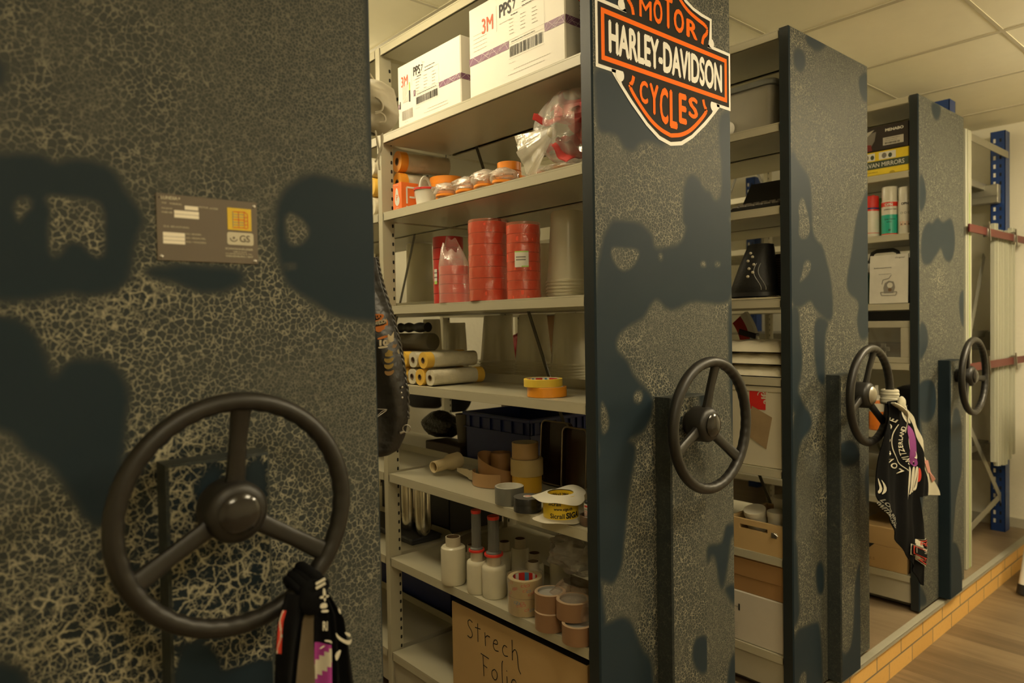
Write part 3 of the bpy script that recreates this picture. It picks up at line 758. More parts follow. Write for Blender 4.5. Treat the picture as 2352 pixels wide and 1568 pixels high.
q = MB(); emblem(q, FY(1.5475-1.247, -.0012, 1.9415-PLZ))
tag(q.build('shield_sticker', [M_STW, M_STK, M_STO], uB), 'large shield sticker with orange, black and white lettering')
# riveted name plate on unit A (local to the unit)
M_PLATE = mat('grey_brown_anodised_plate', (.15, .125, .10), .42, .4, var=.06, sc=20)
M_PLTXT = mat('plate_pale_print', (.55, .51, .38), .6, var=.05)
M_PLWHT = mat('plate_write_on_fields', (.86, .80, .66), .6, var=.02)
M_PLYEL = mat('plate_yellow_field', (.70, .48, .03), .6, var=.04)
q = MB(); w0, h0 = .151, .100; Mp = FY(.2885-.057, -.0004, 1.356-PLZ)
q.box(0, w0, 0, h0, 0, .0015, 0, .0006, Mp)
z = .0019
def pr(u0, v0, u1, v1, m, zz=z): q.rect(u0*w0, u1*w0, (1-v1)*h0, (1-v0)*h0, zz, m, Mp)
q.text('LUNDIA', 1, .045*w0, .915*h0, z, 1, Mp, bold=.04, w=.155*w0, h=.05*h0); q.disc((.215*w0, .945*h0, z), .0014, 1, 10, Mp)
for wd, u0, v, ww in (('TYP', .05, .845, .045), ('MOBILREGAL', .125, .845, .115), ('MOTOR', .40, .83, .095), ('ANTRIEB', .505, .825, .085), ('BAUJAHR', .05, .765, .10), ('FABR NR', .05, .71, .10), ('ZUL BELASTUNG', .06, .50, .24), ('KG / BODEN', .27, .405, .145), ('KG / REGALTEIL', .27, .345, .19), ('KG / WAGEN', .27, .285, .19)):
    q.text(wd, 1, u0*w0, (v-.0)*h0, z, 1, Mp, bold=.02, w=ww*w0, h=.026*h0)
for a in ((.265, .155, .395, .215), (.165, .235, .40, .288), (.165, .294, .40, .345), (.055, .575, .26, .635), (.055, .641, .26, .69), (.055, .696, .26, .745)): pr(*a, 2)
pr(.685, .12, .935, .47, 3)
for k in range(7): line(q, .74*w0, (.82-.042*k)*h0, .86*w0, (.825-.042*k)*h0, .0009, z+.0004, 4 if k in (0, 3, 6) else 5, Mp)
for k in range(3): line(q, (.74+.06*k)*w0, .825*h0, (.74+.06*k)*w0, .565*h0, .0009, z+.0004, 5 if k == 0 else 4, Mp)
pline(q, [(.86*w0, .83*h0), (.895*w0, .79*h0), (.895*w0, .57*h0), (.86*w0, .56*h0)], .0009, z+.0004, 4, Mp)
for k in (.74, .68, .62): line(q, .86*w0, k*h0, .895*w0, (k+.005)*h0, .0009, z+.0004, 4, Mp)
# rounded pale badge with GS
ba = []
for cx_, cy_, a0 in ((.93, .46, 0), (.70, .46, 90), (.70, .33, 180), (.93, .33, 270)):
    for k in range(6):
        a = math.radians(a0+18*k); ba.append((cx_*w0+.0035*math.cos(a), cy_*h0+.0035*math.sin(a)))
poly(q, ba, z, 1, Mp)
q.disc((.745*w0, .405*h0, z+.0004), .0019, 0, 16, Mp)
pline(q, [(.745*w0+.0058*math.cos(a), .41*h0+.0062*math.sin(a)) for a in [PI+.15+.29*k for k in range(10)]], .0014, z+.0004, 0, Mp)
q.text('GS', 1, .805*w0, .345*h0, z+.0004, 0, Mp, bold=.02, w=.11*w0, h=.11*h0)
for wd, u0, v, ww, hh in (('SCHWANHÄUSSER', .655, .215, .29, .038), ('GMBH & CO KG', .735, .175, .14, .022), ('SCHREIBGERÄTE & TEL', .655, .145, .28, .02), ('WEISSENBURG / BAY', .655, .10, .29, .028)):
    q.text(wd, 1, u0*w0, v*h0, z, 1, Mp, bold=.03, w=ww*w0, h=hh*h0)
np_ = q.build('name_plate', [M_PLATE, M_PLTXT, M_PLWHT, M_PLYEL, M_RED, M_GREYINK], uA)
for u, v in ((.965, .93), (.035, .06), (.965, .05)):
    r = MB(); r.lathe([(0, .0032), (.0012, .0030), (.0027, .0022), (.0029, .0015)][::-1], 16, M=Mp @ T(u*w0, v*h0, 0)); r.build('rivet', M_STEEL, np_)
r = MB(); r.disc((.03*w0, .935*h0, .0018), .0013, 0, 12, Mp); r.build('empty_rivet_hole', M_HOLE, np_)

# ================================================================== shelf 1.903: two white cartons
M_BOXW = mat('white_carton', (.80, .77, .70), .6, var=.03, sc=6, bump=.05, bsc=90)
M_PURP = mat('purple_band', (.20, .085, .17), .5, var=.06, bump=0)
M_PURPL = mat('band_lines', (.62, .50, .55), .5, var=.02, bump=0)
M_RED3 = mat('carton_red_logo', (.80, .085, .02), .5, var=.02, bump=0)
M_TINY = mat('fine_grey_print', (.36, .33, .28), .6, var=.02, bump=0)
M_LIME = mat('lime_print', (.42, .66, .16), .5, bump=0)
def band(q, u0, u1, v0, v1, M, rnd):
    q.rect(u0, u1, v0, v1, .0004, 1, M)
    n = max(2, int((u1-u0)/.035)); x = u0; up = True; pts = [(u0, v0)]
    for k in range(n*2):
        x2 = min(u1, u0+(u1-u0)*(k+1)/(n*2)+rnd.uniform(-.006, .006)); pts.append((min(x2, u1), v1 if up else v0)); up = not up
    pline(q, pts, .0012, .0008, 2, M)
    for k in range(n):
        a = (u0+(u1-u0)*rnd.random(), v0); b = (min(u1, a[0]+rnd.uniform(.02, .06)), v1); m_ = ((a[0]+b[0])/2, (v0+v1)/2)
        line(q, a[0], a[1], b[0], b[1], .001, .0008, 2, M); line(q, m_[0], m_[1], min(u1, m_[0]+.04), v0+(v1-v0)*rnd.random(), .001, .0008, 2, M)
def barcode(q, u0, u1, v0, v1, M, rnd, m=4, z=.0009):
    x = u0
    while x < u1:
        w = rnd.choice((.0008, .0012, .002, .0028)); q.rect(x, min(x+w, u1), v0, v1, z, m, M); x += w+rnd.choice((.001, .0016, .0024))
def tiny_lines(q, u0, v0, n, w, dv, M, rnd, m=5, th=.0010, seg=True):
    for k in range(n):
        x = u0; e = u0+w*rnd.uniform(.7, 1)
        while x < e:
            l = rnd.uniform(.004, .014); line(q, x, v0-dv*k, min(x+l, e), v0-dv*k, th, .0008, m, M); x += l+.0016
def carton(name, y_left, w, h, d, label, small, seed):
    rnd = random.Random(seed); q = MB()
    q.box(0, d, -w, 0, 0, h, 0, .003)
    M = FX(-.0003, 0, 0)
    k = 1.0 if not small else .80
    q.text('3M', 1, .060*w/.386 if not small else .022, h-.075*k-.012, .0006, 3, M, bold=.012, w=.050*k, h=.042*k)
    u = .125*k if not small else .085
    line(q, u, h-.03*k, u, h-.1*k, .0008, .0006, 5, M)
    q.text('PPS', 1, u+.012*k, h-.068*k, .0006, 4, M, bold=.03, w=.050*k, h=.036*k)
    q.text('7', 1, u+.068*k, h-.062*k, .0006, 4, M, bold=.01, w=.011*k, h=.024*k)
    for j in range(7): q.disc((u+.078*k+rnd.uniform(-.004, .010), h-.036*k+rnd.uniform(-.006, .012), .0006), .0012, 5, 8, M)
    tiny_lines(q, u+.012*k, h-.084*k, 1, .06*k, .01, M, rnd)
    b0, b1 = .36*h, .445*h
    lu0, lu1 = (.175, .315) if not small else (.105, .235)
    if not small: band(q, .001, lu0, b0, b1, M, rnd); tiny_lines(q, .022, h*.68, 5, .065, .011, M, rnd)
    else:
        band(q, .001, .012, b0-.01, b1-.012, M, rnd); band(q, .094, .105, b0+.01, b1+.012, M, rnd)
        q.rect(.030, .068, h*.38, h*.66, .0006, 6, M)
        for j in range(9): line(q, .031+.004*j, h*.385, .031+.004*j, h*.655, .0007, .0009, 5, M)
        line(q, .032, h*.39, .066, h*.52, .003, .0011, 0, M)
        q.rect(.067, .075, h*.36, h*.54, .0007, 4, M); q.rect(.068, .074, h*.54, h*.67, .0007, 7, M); q.rect(.012, .017, h*.30, h*.42, .0007, 4, M)
        barcode(q, .024, .088, h*.10, h*.25, M, rnd, 5); tiny_lines(q, .04, h*.06, 1, .03, .01, M, rnd)
        tiny_lines(q, .022, h*.72, 2, .05, .012, M, rnd)
    band(q, lu1, w-.001, b0, b1, M, rnd)
    # shipping label
    for a, b in (((lu0, h*.73), (lu1, h*.73)), ((lu0, h*.445), (lu1, h*.445)), ((lu0, h*.40), (lu1, h*.40)), ((lu0, h*.245), (lu1, h*.245)), ((lu1, h*.40), (lu1, h*.73))): line(q, *a, *b, .0006, .0008, 5, M)
    for j in range(3): tiny_lines(q, lu0+.003+.045*j, h*.66, 5, .022, .0095, M, rnd, 5, .0014)
    tiny_lines(q, lu0+.055, h*.78, 2, .06, .010, M, rnd, 4, .0016); tiny_lines(q, lu0+.01, h*.70, 1, .03, .01, M, rnd, 4, .002)
    tiny_lines(q, lu0+.01, h*.42, 1, .11, .01, M, rnd, 4, .0014)
    barcode(q, lu0+.004, lu1-.006, h*.265, h*.375, M, rnd)
    tiny_lines(q, w*.5, h*.125, 1, w*.42, .01, M, rnd); tiny_lines(q, w*.44, h*.08, 1, w*.50, .01, M, rnd); tiny_lines(q, lu0, h*.2, 1, .03, .01, M, rnd)
    # side face towards the walkway
    M2 = FY(0, -w-.0003, 0)
    band(q, .001, d-.001, b0, b1, M2, rnd)
    q.text('3M', 1, .045, h-.085*k-.012, .0006, 3, M2, bold=.05, w=.055*k, h=.042*k)
    tiny_lines(q, .05, h*.66, 5, .10, .011, M2, rnd, 4, .0016)
    # flap seam along the top
    q.rect(.002, d-.002, -w/2-.0005, -w/2+.0005, h+.0003, 5, None)
    return solo(name, q, [M_BOXW, M_PURP, M_PURPL, M_RED3, M_INK, M_TINY, M_PAPER, M_LIME], label, 'box', (1.257, y_left, LV[1]))
carton('product_carton', .872, .345, .200, .24, 'small white carton with purple band and barcode, next to the shelf post', True, 3)
carton('product_carton', .484, .388, .252, .25, 'large white carton with purple band, right of the smaller white carton', False, 5)

# ================================================================== generic goods
def crumple(q, c, rx, ry, rz, seed, amp=.25, m=0, nu=26, nv=16, flatb=True, M=None, top=1.0):
    rnd = random.Random(seed)
    K = [(rnd.uniform(1, 6), rnd.uniform(1, 7), rnd.uniform(0, 6), rnd.uniform(0, 6), rnd.uniform(.3, 1)) for _ in range(9)]
    def fn(u, v):
        a = 2*PI*u; b = PI*(v-.5)*.998
        d = sum(w*math.sin(round(k1)*a+p1+1.5*math.sin(k2*b+p2)) * math.cos(k2*b+p2) for k1, k2, p1, p2, w in K)/5
        s = 1+amp*d*math.cos(b)**.5
        x = rx*math.cos(b)*math.cos(a)*s; y = ry*math.cos(b)*math.sin(a)*s; z = rz*math.sin(b)*(1+amp*.5*d)
        if flatb: z = max(z, -rz*.8)
        return (c[0]+x, c[1]+y, c[2]+z)
    q.grid(fn, nu, nv, m, cu=True, sm=True, M=M); return q
def roll_prof(r, ri, h): return [(ri, 0), (r-.0008, 0), (r, .0008), (r, h-.0008), (r-.0008, h), (ri, h), (ri, 0)]
def tape_roll(name, label, cat, loc, r, ri, h, mats, ms=None, group=None, rot=None, extra=None, tilt=None):
    q = MB(); q.lathe(roll_prof(r, ri, h), 44, ms=ms or [1, 0, 0, 0, 1, 2])
    if extra: extra(q)
    return solo(name, q, mats, label, cat, loc, 0, group, tilt)
M_FILM = film('masking_film', (.80, .76, .64), .55, .22, 60, .8, .25)
M_FILMW = mat('folded_masking_film', (.66, .61, .46), .28, var=.12, sc=30, bump=.8, bsc=60, bd=.004)
M_TAPEY = mat('yellow_masking_tape', (.80, .50, .075), .5, var=.08, sc=40)
M_TAPEO = mat('orange_masking_tape', (.82, .33, .03), .45, var=.08, sc=40)
M_CORE = mat('cardboard_core', (.16, .10, .05), .8)
M_COREL = mat('pale_core', (.50, .44, .32), .7)
M_CLEAR = film('clear_bag', (.85, .83, .76), .22, .10, 34, 1.0)
M_CLEARR = film('clear_wrap', (.85, .17, .09), .30, .05, 46, 1.5)
M_BAGF = film('whitish_bag', (.90, .84, .74), .34, .10, 40, 1.3)
M_CUP = film('frosted_cup', (.94, .90, .74), .85, .28, 8, .05, .30)
M_REDT = mat('red_tape', (.78, .10, .055), .36, var=.10, sc=14, bump=.1)
M_REDD = mat('dark_red_tape', (.50, .03, .025), .36, var=.10, sc=14)

def masker(loc, label, L=.20, r=.0275, tape_near=True, group='rolls of masking film', rot=None, m_t=None, sq=.8):
    t = thing('masking_film_roll', label, 'masking film', loc, 0, group, rot)
    # local axis along +x
    def sec(a, rr):
        ca, sa = math.cos(a), math.sin(a); e = sq
        return rr*math.copysign(abs(ca)**e, ca), rr*math.copysign(abs(sa)**e, sa)
    def body(q, xa, xb, rr, m, rnd):
        K = 28
        def fn(u, v):
            a = 2*PI*u; y, z = sec(a, rr*(1+.012*math.sin(5*a+9*v))); return (xa+(xb-xa)*v, y, z)
        q.grid(fn, K, 8, m, cu=True)
        for x_, fl in ((xa, 1), (xb, 0)):
            b = len(q.v); vs = [(x_, *sec(2*PI*k/K, rr)) for k in range(K)]+[(x_, rr*.36*math.cos(2*PI*k/K), rr*.36*math.sin(2*PI*k/K)) for k in range(K)]
            q.add(vs, [(k, (k+1) % K, K+(k+1) % K, K+k) for k in range(K)], m)
    tw = .028
    fa, fb = (tw, L) if tape_near else (0, L-tw)
    q = MB(); body(q, fa+.0005, fb-.0005, r*.97, 0, None); q.build('folded_film', M_FILMW, t)
    q = MB()
    ta, tb = (0, tw) if tape_near else (L-tw, L)
    K = 32
    q.lathe([(r*.36, ta), (r*1.03, ta), (r*1.03, tb), (r*.36, tb)], K, M=Ry(PI/2))
    q.build('tape_edge', m_t or M_TAPEY, t)
    q = MB(); q.lathe([(r*.37, .0-.0015), (r*.37, L+.001), (r*.30, L+.001), (r*.30, -.0015), (r*.37, -.0015)], 20, M=Ry(PI/2)); 
    q.disc((0, 0, .03), r*.3, 0, 16, Ry(PI/2))
    q.build('core', M_CORE, t)
    return t
z5 = LV[4]; r = .0272
for k, (yy, zz, near, lb) in enumerate((
    (.900, r, True, 'masking film roll at the far left end of the bottom row'),
    (.846, r, False, 'masking film roll second from the left in the bottom row, white end facing out'),
    (.793, r, True, 'masking film roll, second from the right of the bottom row, yellow end facing out'),
    (.740, r, False, 'masking film roll at the right end of the bottom row, tape at its rear'),
    (.893, 3*r+.001, True, 'masking film roll at the left end of the top row, yellow end facing out'),
    (.838, 3*r+.001, False, 'masking film roll in the middle of the top row, white end facing out'),
    (.772, 3*r+.001, True, 'masking film roll at the right end of the top row, wide yellow tape end'))):
    masker((1.268+.004*(k % 2), yy, z5+zz), lb, .205, .0258, near)
# two larger rolls with orange tape on the 1.641 shelf
z3 = LV[2]
masker((1.325, 1.000, z3+.0375), 'thick film roll with orange tape bands, bottom of the stack of three by the post', .195, .0355, True, 'thick film rolls with orange tape', (0, 0, -.12), M_TAPEO, .95)
masker((1.325, .998, z3+.112), 'thick film roll with orange tape bands, middle of the stack of three by the post', .195, .0355, True, 'thick film rolls with orange tape', (0, 0, -.12), M_TAPEO, .95)
masker((1.325, .996, z3+.1865), 'thick film roll with orange tape bands, topmost of the stack by the post', .195, .0355, True, 'thick film rolls with orange tape', (0, 0, -.12), M_TAPEO, .95)

# orange product box with the P mark
q = MB(); q.box(0, .065, -.058, 0, 0, .088, 0, .001)
Mx = FX(-.0003, 0, 0); My = FY(0, -.0583, 0)
poly(q, chaikin([(.018, .052), (.022, .070), (.030, .072), (.037, .062), (.039, .045), (.047, .035), (.044, .018), (.030, .010), (.017, .018), (.013, .035)]), .0005, 1, Mx)
q.text('P', 1, .024, .030, .0008, 0, Mx, bold=.01, w=.012, h=.019); tiny_lines(q, .012, .080, 1, .035, .004, Mx, random.Random(1), 1, .0012); tiny_lines(q, .02, .006, 1, .02, .004, Mx, random.Random(2), 1, .0014)
pline(q, [(.020, .018), (.020, .072), (.052, .072), (.052, .040), (.030, .040)], .006, .0005, 1, My); q.rect(.017, .023, .001, .010, .0005, 1, My)
M_OBOX = mat('orange_carton', (.85, .17, .02), .5, var=.04)
solo('product_box', q, [M_OBOX, M_PAPER], 'orange box with a white P mark beside the shelf post', 'box', (1.262, .925, z3), -.05)
q = MB(); q.box(0, .0015, -.045, 0, 0, .075, 0); q.box(-.0004, .0019, -.030, -.016, .050, .060, 1)
solo('hanging_tab_pack', q, [M_OBOX, M_HOLE], 'orange card pack with a punched hanging slot behind the orange box', 'pack', (1.350, .880, z3), rot=(0, -.12, -.2))
# open white tub lying with a curved rim
q = MB(); q.lathe([(.030, 0), (.036, .055), (.038, .058), (.034, .058), (.028, .003), (0, .003)], 32); q.lathe([(.0365, .050), (.039, .050), (.039, .056), (.0365, .056)], 32, m=1)
q.tube([(.037*math.cos(a)*1.0, .0, .055+.037*math.sin(a)) for a in [PI*k/12 for k in range(13)]], .003, 8, flat=(1, 2))
solo('handled_tub', q, [M_WHITE, M_RED], 'small white tub with a raised handle next to the stacked orange discs', 'tub', (1.300, on(0, 1.300, 978, 450)[1], z3), .5)
# stacks of orange masking discs
def rings(x, y, n, r, h, label, z0=z3):
    for k in range(n):
        tape_roll('masking_tape_roll', label % ('top' if k == n-1 else 'bottom' if k == 0 else ('second', 'third', 'fourth')[k-1]+' from the bottom'), 'tape', (x+.002*((k*7) % 3-1), y+.003*((k*5) % 3-1), z0+h*k), r, r*.72, h-.0006, [M_ORANGE2, M_ORANGE2, M_CORE], group='orange tape rolls on the upper shelf')
M_ORANGE2 = mat('orange_tape', (.90, .30, .02), .42, var=.05)
def ring_at(x, p0, p1):
    c = standx(x, z3, p0, p1); return c[1], c[2]
y_, r_ = ring_at(1.430, 990, 1068); rings(1.430, y_, 5, r_, .0232, 'wide orange tape roll, %s of the leftmost and widest stack')
rings(1.400, .465, 2, .045, .026, 'orange tape roll, %s of the middle stack half hidden by clear bags')
y_, r_ = ring_at(1.430, 1143, 1198); rings(1.430, y_, 4, r_, .0268, 'orange tape roll, %s of the right hand stack near the knotted bag')
# flat clear bags with orange discs inside
rnd = random.Random(11)
bg = [(1.290, .650, .085, .05), (1.300, .560, .09, .055), (1.30, .472, .09, .06), (1.30, .387, .085, .05), (1.375, .300, .085, .045), (1.30, .150, .12, .020)]
nm = ['leftmost, beside the white tub', 'second from the left, below the orange stack', 'third from the left', 'fourth, in the middle of the shelf', 'fifth, under the tail of the knotted bag', 'rightmost, at the shelf end']
for k, (bx, by, ln, hh) in enumerate(bg):
    t = thing('clear_bag_of_tapes', 'flat clear bag of orange rings, '+nm[k], 'bag', (bx, by, z3), 0, 'clear bags of orange rings')
    for j in range(3 if k < 5 else 1):
        q = MB(); q.lathe(roll_prof(.032, .022, .007), 32, M=T(0+.010*(j-1 if k < 5 else 0), .006*(j-1 if k < 5 else 0), .006+.0125*j*hh/.05) @ Rx(rnd.uniform(-.12, .12)) @ Ry(rnd.uniform(-.1, .1)))
        q.build('orange_ring', M_ORANGE2, t)
    q = MB(); crumple(q, (0, 0, hh*.50), .044, ln*.46, hh*.56, 40+k, .25, nu=40, nv=18)
    q.build('clear_film', M_BAGF, t)
    q = MB(); crumple(q, (-.004, .010, hh*.66), .036, ln*.44, hh*.30, 80+k, .5, nu=40, nv=14); q.build('loose_film', M_BAGF, t)

# big knotted clear bag with red contents
yk, zk = on(0, 1.30, 1270, 305)[1:]
t = thing('knotted_plastic_bag', 'large knotted clear bag full of red pieces at the shelf end', 'bag', (1.34, .178, z3+.024))
M_PINK = mat('red_foil_pieces', (.60, .06, .055), .5, var=.25, sc=30, bump=.4, bsc=60, bd=.004)
for k in range(12):
    q = MB(); r_ = random.Random(70+k)
    s = r_.uniform(.03, .05); Mq = T(r_.uniform(-.035, .03), r_.uniform(-.085, .05), .035+.012*k) @ Rz(r_.uniform(0, 3)) @ Rx(r_.uniform(-.9, .9)) @ Ry(r_.uniform(-.9, .9))
    q.grid(lambda u, v: ((u-.5)*s*1.6, (v-.5)*s*1.3, .008*math.sin(6*u+k)+.006*math.cos(7*v+k)), 8, 8, M=Mq)
    q.grid(lambda u, v: ((u-.5)*s*1.6, (v-.5)*s*1.3, -.003+.008*math.sin(6*u+k)+.006*math.cos(7*v+k)), 8, 8, M=Mq)
    q.build('red_piece', M_PINK, t)
q = MB(); q.box(-.03, .040, -.095, .045, .115, .165, 0, .012, T(0, 0, 0) @ Rx(.12)); q.build('red_bundle', mat('red_bundle', (.52, .02, .02), .5, var=.2), t)
def neck(u, v):
    a = 2*PI*u; b = (v-.5)*PI*.99
    f = 1+.10*math.sin(5*a+6*v)+.07*math.sin(11*a-5*v)
    return (.062*math.cos(b)*math.cos(a)*f, -.012+.104*math.cos(b)*math.sin(a)*f, .101+.098*math.sin(b)*(1+.02*math.sin(3*a)))
q = MB(); q.grid(neck, 48, 26, cu=True); q.build('clear_film', M_CLEAR, t)
kx, ky, kz = -.045, yk-.178, zk-z3-.024
q = MB(); crumple(q, (kx, ky, kz), .012, .013, .014, 5, .2, flatb=False, nu=16, nv=10); q.build('knot', film('bag_knot', (.85, .80, .66), .8, .3, 60, 1, .2), t)
ty, tz = on(0, 1.295, 1212, 360)[1:]
def tail(u, v):
    a = 2*PI*u; w = .012+.046*v**.8
    f = 1+.16*math.sin(6*a+2*v)*v+.10*math.sin(13*a)*v
    cy = ky+(ty-.178-ky)*v*1.12; cz = kz+(tz-z3-.024-kz)*v*1.05+.003
    return (kx+.016*math.cos(a)*(.4+v)*f, cy+w*math.sin(a)*.30*f*(1+v*.4), cz+w*math.sin(a)*f*.95)
q = MB(); q.grid(tail, 40, 14, cu=True); q.build('gathered_tail', film('bag_tail', (.86, .82, .70), .50, .12, 40, 1, .15), t)
# ================================================================== shelf 1.321: red tape stacks and cups
z4 = LV[3]
def red_stack(name, label, x, pl_, pr_, ptop, n, mat_, wrap=True, zt=None, lab=None, gap=.0012):
    cx_, cy_, r = standx(x, z4, pl_, pr_)
    H = zat(cx_, cy_, ptop)-z4
    t = thing(name, label, 'tape', (cx_, cy_, z4), 0)
    h = H/n
    for k in range(n):
        q = MB(); q.lathe(roll_prof(r*.965, r*.62, h-gap), 48, M=T(.0008*((k*3) % 3-1), .0008*((k*5) % 3-1), h*k))
        q.build('tape_roll', mat_, t)
    if wrap:
        def fn(u, v):
            a = 2*PI*u; rr = r*(1.0+.012*math.sin(7*a+30*v)+.010*math.sin(13*a-22*v))
            return (rr*math.cos(a), rr*math.sin(a), (zt or H+.006)*v)
        q = MB(); q.grid(fn, 60, 30, cu=True); q.build('clear_wrap', M_CLEARR, t)
    if lab: lab(t, r, H)
    return t
def stack_label(t, r, H):
    q = MB(); rr = r*1.03
    def P(u, v): a = PI+.55-1.05*u+.55; return (rr*math.cos(a), rr*math.sin(a), H*.44+.048*v)
    a0 = math.atan2(-1.2, -1.0)
    def P(u, v): a = a0-.55+.80*u; return (rr*math.cos(a), rr*math.sin(a), H*.42+.044*v)
    q.grid(P, 10, 12, mf=lambda u, v: 1 if v > .88 else 2 if v < .07 and u > .45 else 3 if (.62 < v < .68 or .42 < v < .46 or .30 < v < .33) and .1 < u < .8 else 0)
    q.build('paper_label', [M_PAPER, M_LIME, M_LIME, M_GREYINK], t)
def blank_label(t, r, H):
    q = MB(); a0 = PI-.15
    q.grid(lambda u, v: (r*1.02*math.cos(a0+.3*u), r*1.02*math.sin(a0+.3*u), H*.3+.05*v), 6, 10, mf=lambda u, v: 1 if v < .2 else 2 if .4 < v < .5 or .7 < v < .8 else 0)
    q.build('paper_label', [M_PAPER, M_LIME, M_GREYINK], t)
red_stack('red_tape_stack', 'tallest wrapped column of red tape rolls, in the middle of its shelf', 1.303, 1078, 1168, 512, 7, M_REDT)
red_stack('red_tape_stack', 'wrapped column of red tape rolls with a white and green paper label', 1.318, 1165, 1243, 518, 8, M_REDT, lab=stack_label)
red_stack('red_tape_stack', 'unwrapped dark red tape column behind the half empty bag', 1.400, 996, 1068, 545, 6, M_REDD, wrap=False, lab=blank_label)
cx_, cy_, r = standx(1.295, z4, 1009, 1080); H = zat(cx_, cy_, 611)-z4; HT = zat(cx_, cy_, 560)-z4
t = thing('red_tape_bag', 'short stack of red tape rolls in a half empty clear bag', 'tape', (cx_, cy_, z4))
for k in range(4):
    q = MB(); q.lathe(roll_prof(r*.94, r*.6, H/4-.001), 48, M=T(0, 0, H/4*k)); q.build('tape_roll', mat('bright_red_tape', (.86, .085, .05), .36, var=.06), t)
def fn(u, v):
    a = 2*PI*u
    if v < .55: rr = r*(1+.015*math.sin(6*a+20*v)); return (rr*math.cos(a), rr*math.sin(a), (v/.55)*H)
    w = (v-.55)/.45; rr = r*(1-.15*w-.35*w*w)*(1+.10*math.sin(4*a+3*w)*w)
    top = H+(HT-H)*w*(1+.35*w*math.sin(a+.4)+.1*math.sin(5*a)*w)
    return (rr*math.cos(a), rr*math.sin(a)+.012*w, top)
q = MB(); q.grid(fn, 44, 34, cu=True); q.build('clear_bag', film('open_bag', (.88, .70, .62), .22, .06, 40, 1.4), t)
def cups(x, z, pl_, pr_, ptop, label, n=6, top=.70, group='stacks of upturned frosted cups', name='cup_stack', yb=None):
    cx_, cy_, r = standx(x, z, pl_, pr_)
    H = min(zat(cx_, cy_, ptop)-z, .282 if z > 1.2 else .228)
    t = thing(name, label, 'cup stack', (cx_, cy_, z), 0, group)
    rt = r*top; dz = min(.0095, H*.4/n)
    for k in range(n):
        b = k*dz; q = MB()
        f = lambda zz: r*.93+(rt-r*.93)*(zz/(H-(n-1)*dz))
        if k == 0 or k == n-1:
            pr_f = [(r, b), (r, b+.003), (r*.955, b+.004), (r*.955, b+dz*.55), (r*.925, b+dz*.7)]
            pr_f += [(f((H-(n-1)*dz)*s), b+(H-(n-1)*dz)*s) for s in (.25, .5, .75, .985)]
            pr_f += [(rt*.96, b+H-(n-1)*dz), (rt*.9, b+H-(n-1)*dz-.002), (0, b+H-(n-1)*dz-.002)]
        else:
            pr_f = [(r, b), (r, b+.003), (r*.955, b+.004), (r*.955, b+dz*.55), (r*.925, b+dz*.8)]
        q.lathe(pr_f, 40); q.build('cup', M_CUP, t)
    return t
cups(1.44, z4, 1254, 1358, 487, 'large stack of frosted cups at the right end of the shelf, beside the red columns', 6, .72)
cups(1.66, z4, 1236, 1275, 560, 'pale frosted cup stack behind the labelled red column', 5, .8)
cups(1.70, z4, 932, 1000, 545, 'wide frosted cup stack in shadow behind the dark red column', 4, .86)
cups(1.70, z4, 1030, 1085, 520, 'frosted cup stack hidden between the two darkest red columns', 4, .86)
# ================================================================== shelf 1.057
z5 = LV[4]
cups(1.66, z5, 1101, 1188, 716, 'frosted cup stack nearest the film rolls, first of three tall stacks', 7, .70)
cups(1.66, z5, 1181, 1272, 716, 'frosted cup stack in the middle, behind the slanting brace', 7, .70)
cups(1.66, z5, 1262, 1358, 712, 'frosted cup stack behind the two yellow and orange tape rings', 7, .70)
cups(1.72, z5, 968, 1020, 733, 'small frosted cup stack behind the film rolls, left of the narrow one', 3, .74, 'small frosted cups behind the film rolls')
cups(1.72, z5, 1022, 1078, 741, 'small clear cup stack behind the film rolls, with a bright streak', 3, .74, 'small frosted cups behind the film rolls')
def two_rings():
    cx_, cy_, r = stand(z5, 1211, 1302, 914)
    h1 = .026; h2 = .021
    tape_roll('tape_ring', 'orange tape ring lying under the yellow one near the shelf edge', 'tape', (cx_, cy_, z5), r, r*.84, h1, [M_TAPEO2, M_TAPEO2, M_PAPER], group=None)
    def ex(q):
        for k in range(40):
            a = 2*PI*k/40; q.m[-44*1-1] = q.m[-45]
    q = MB(); q.lathe(roll_prof(r*.98, r*.83, h2), 44, ms=[1, 0, 0, 0, 1, 2])
    def F(u, v): a = 2*PI*u; return (r*.826*math.cos(a), r*.826*math.sin(a), .002+(h2-.004)*v)
    q.grid(F, 44, 1, cu=True, mf=lambda u, v: (3 if int(u*44) % 6 < 3 else 4 if int(u*44) % 6 == 4 else 2))
    solo('tape_ring', q, [M_TAPEYY, M_TAPEYY, M_PAPER, M_RED, mat('blue_print', (.08, .25, .45), .5)], 'yellow tape ring lying on top of the orange one', 'tape', (cx_-.006, cy_+.008, z5+h1+.0006))
M_TAPEO2 = mat('clear_orange_tape', (.92, .36, .03), .22, var=.05); M_TAPEYY = mat('yellow_tape', (.86, .62, .07), .4, var=.05)
two_rings()
q = MB(); q.lathe([(.0, 0), (.028, 0), (.031, .004), (.031, .24), (.028, .245), (.022, .247), (0, .240)], 36, M=Ry(PI/2) @ Rz(0))
solo('grey_foam_roll', q, mat('grey_brown_roll', (.20, .18, .13), .6), 'thick grey brown roll lying behind the masking film rolls', 'roll', (1.42, .935, z5+.137), 0, rot=(0, 0, 1.5708))
q = MB(); q.box(0, .14, 0, .2, 0, .104, 0, .002)
solo('low_brown_box', q, M_CARDD, 'low brown box under the thick grey brown roll in the far bay', 'box', (1.345, 1.01, z5))
q = MB(); pts = [(1.42, 1.15, z5+.188), (1.422, 1.10, z5+.189), (1.418, 1.04, z5+.188), (1.42, .965, z5+.189)]
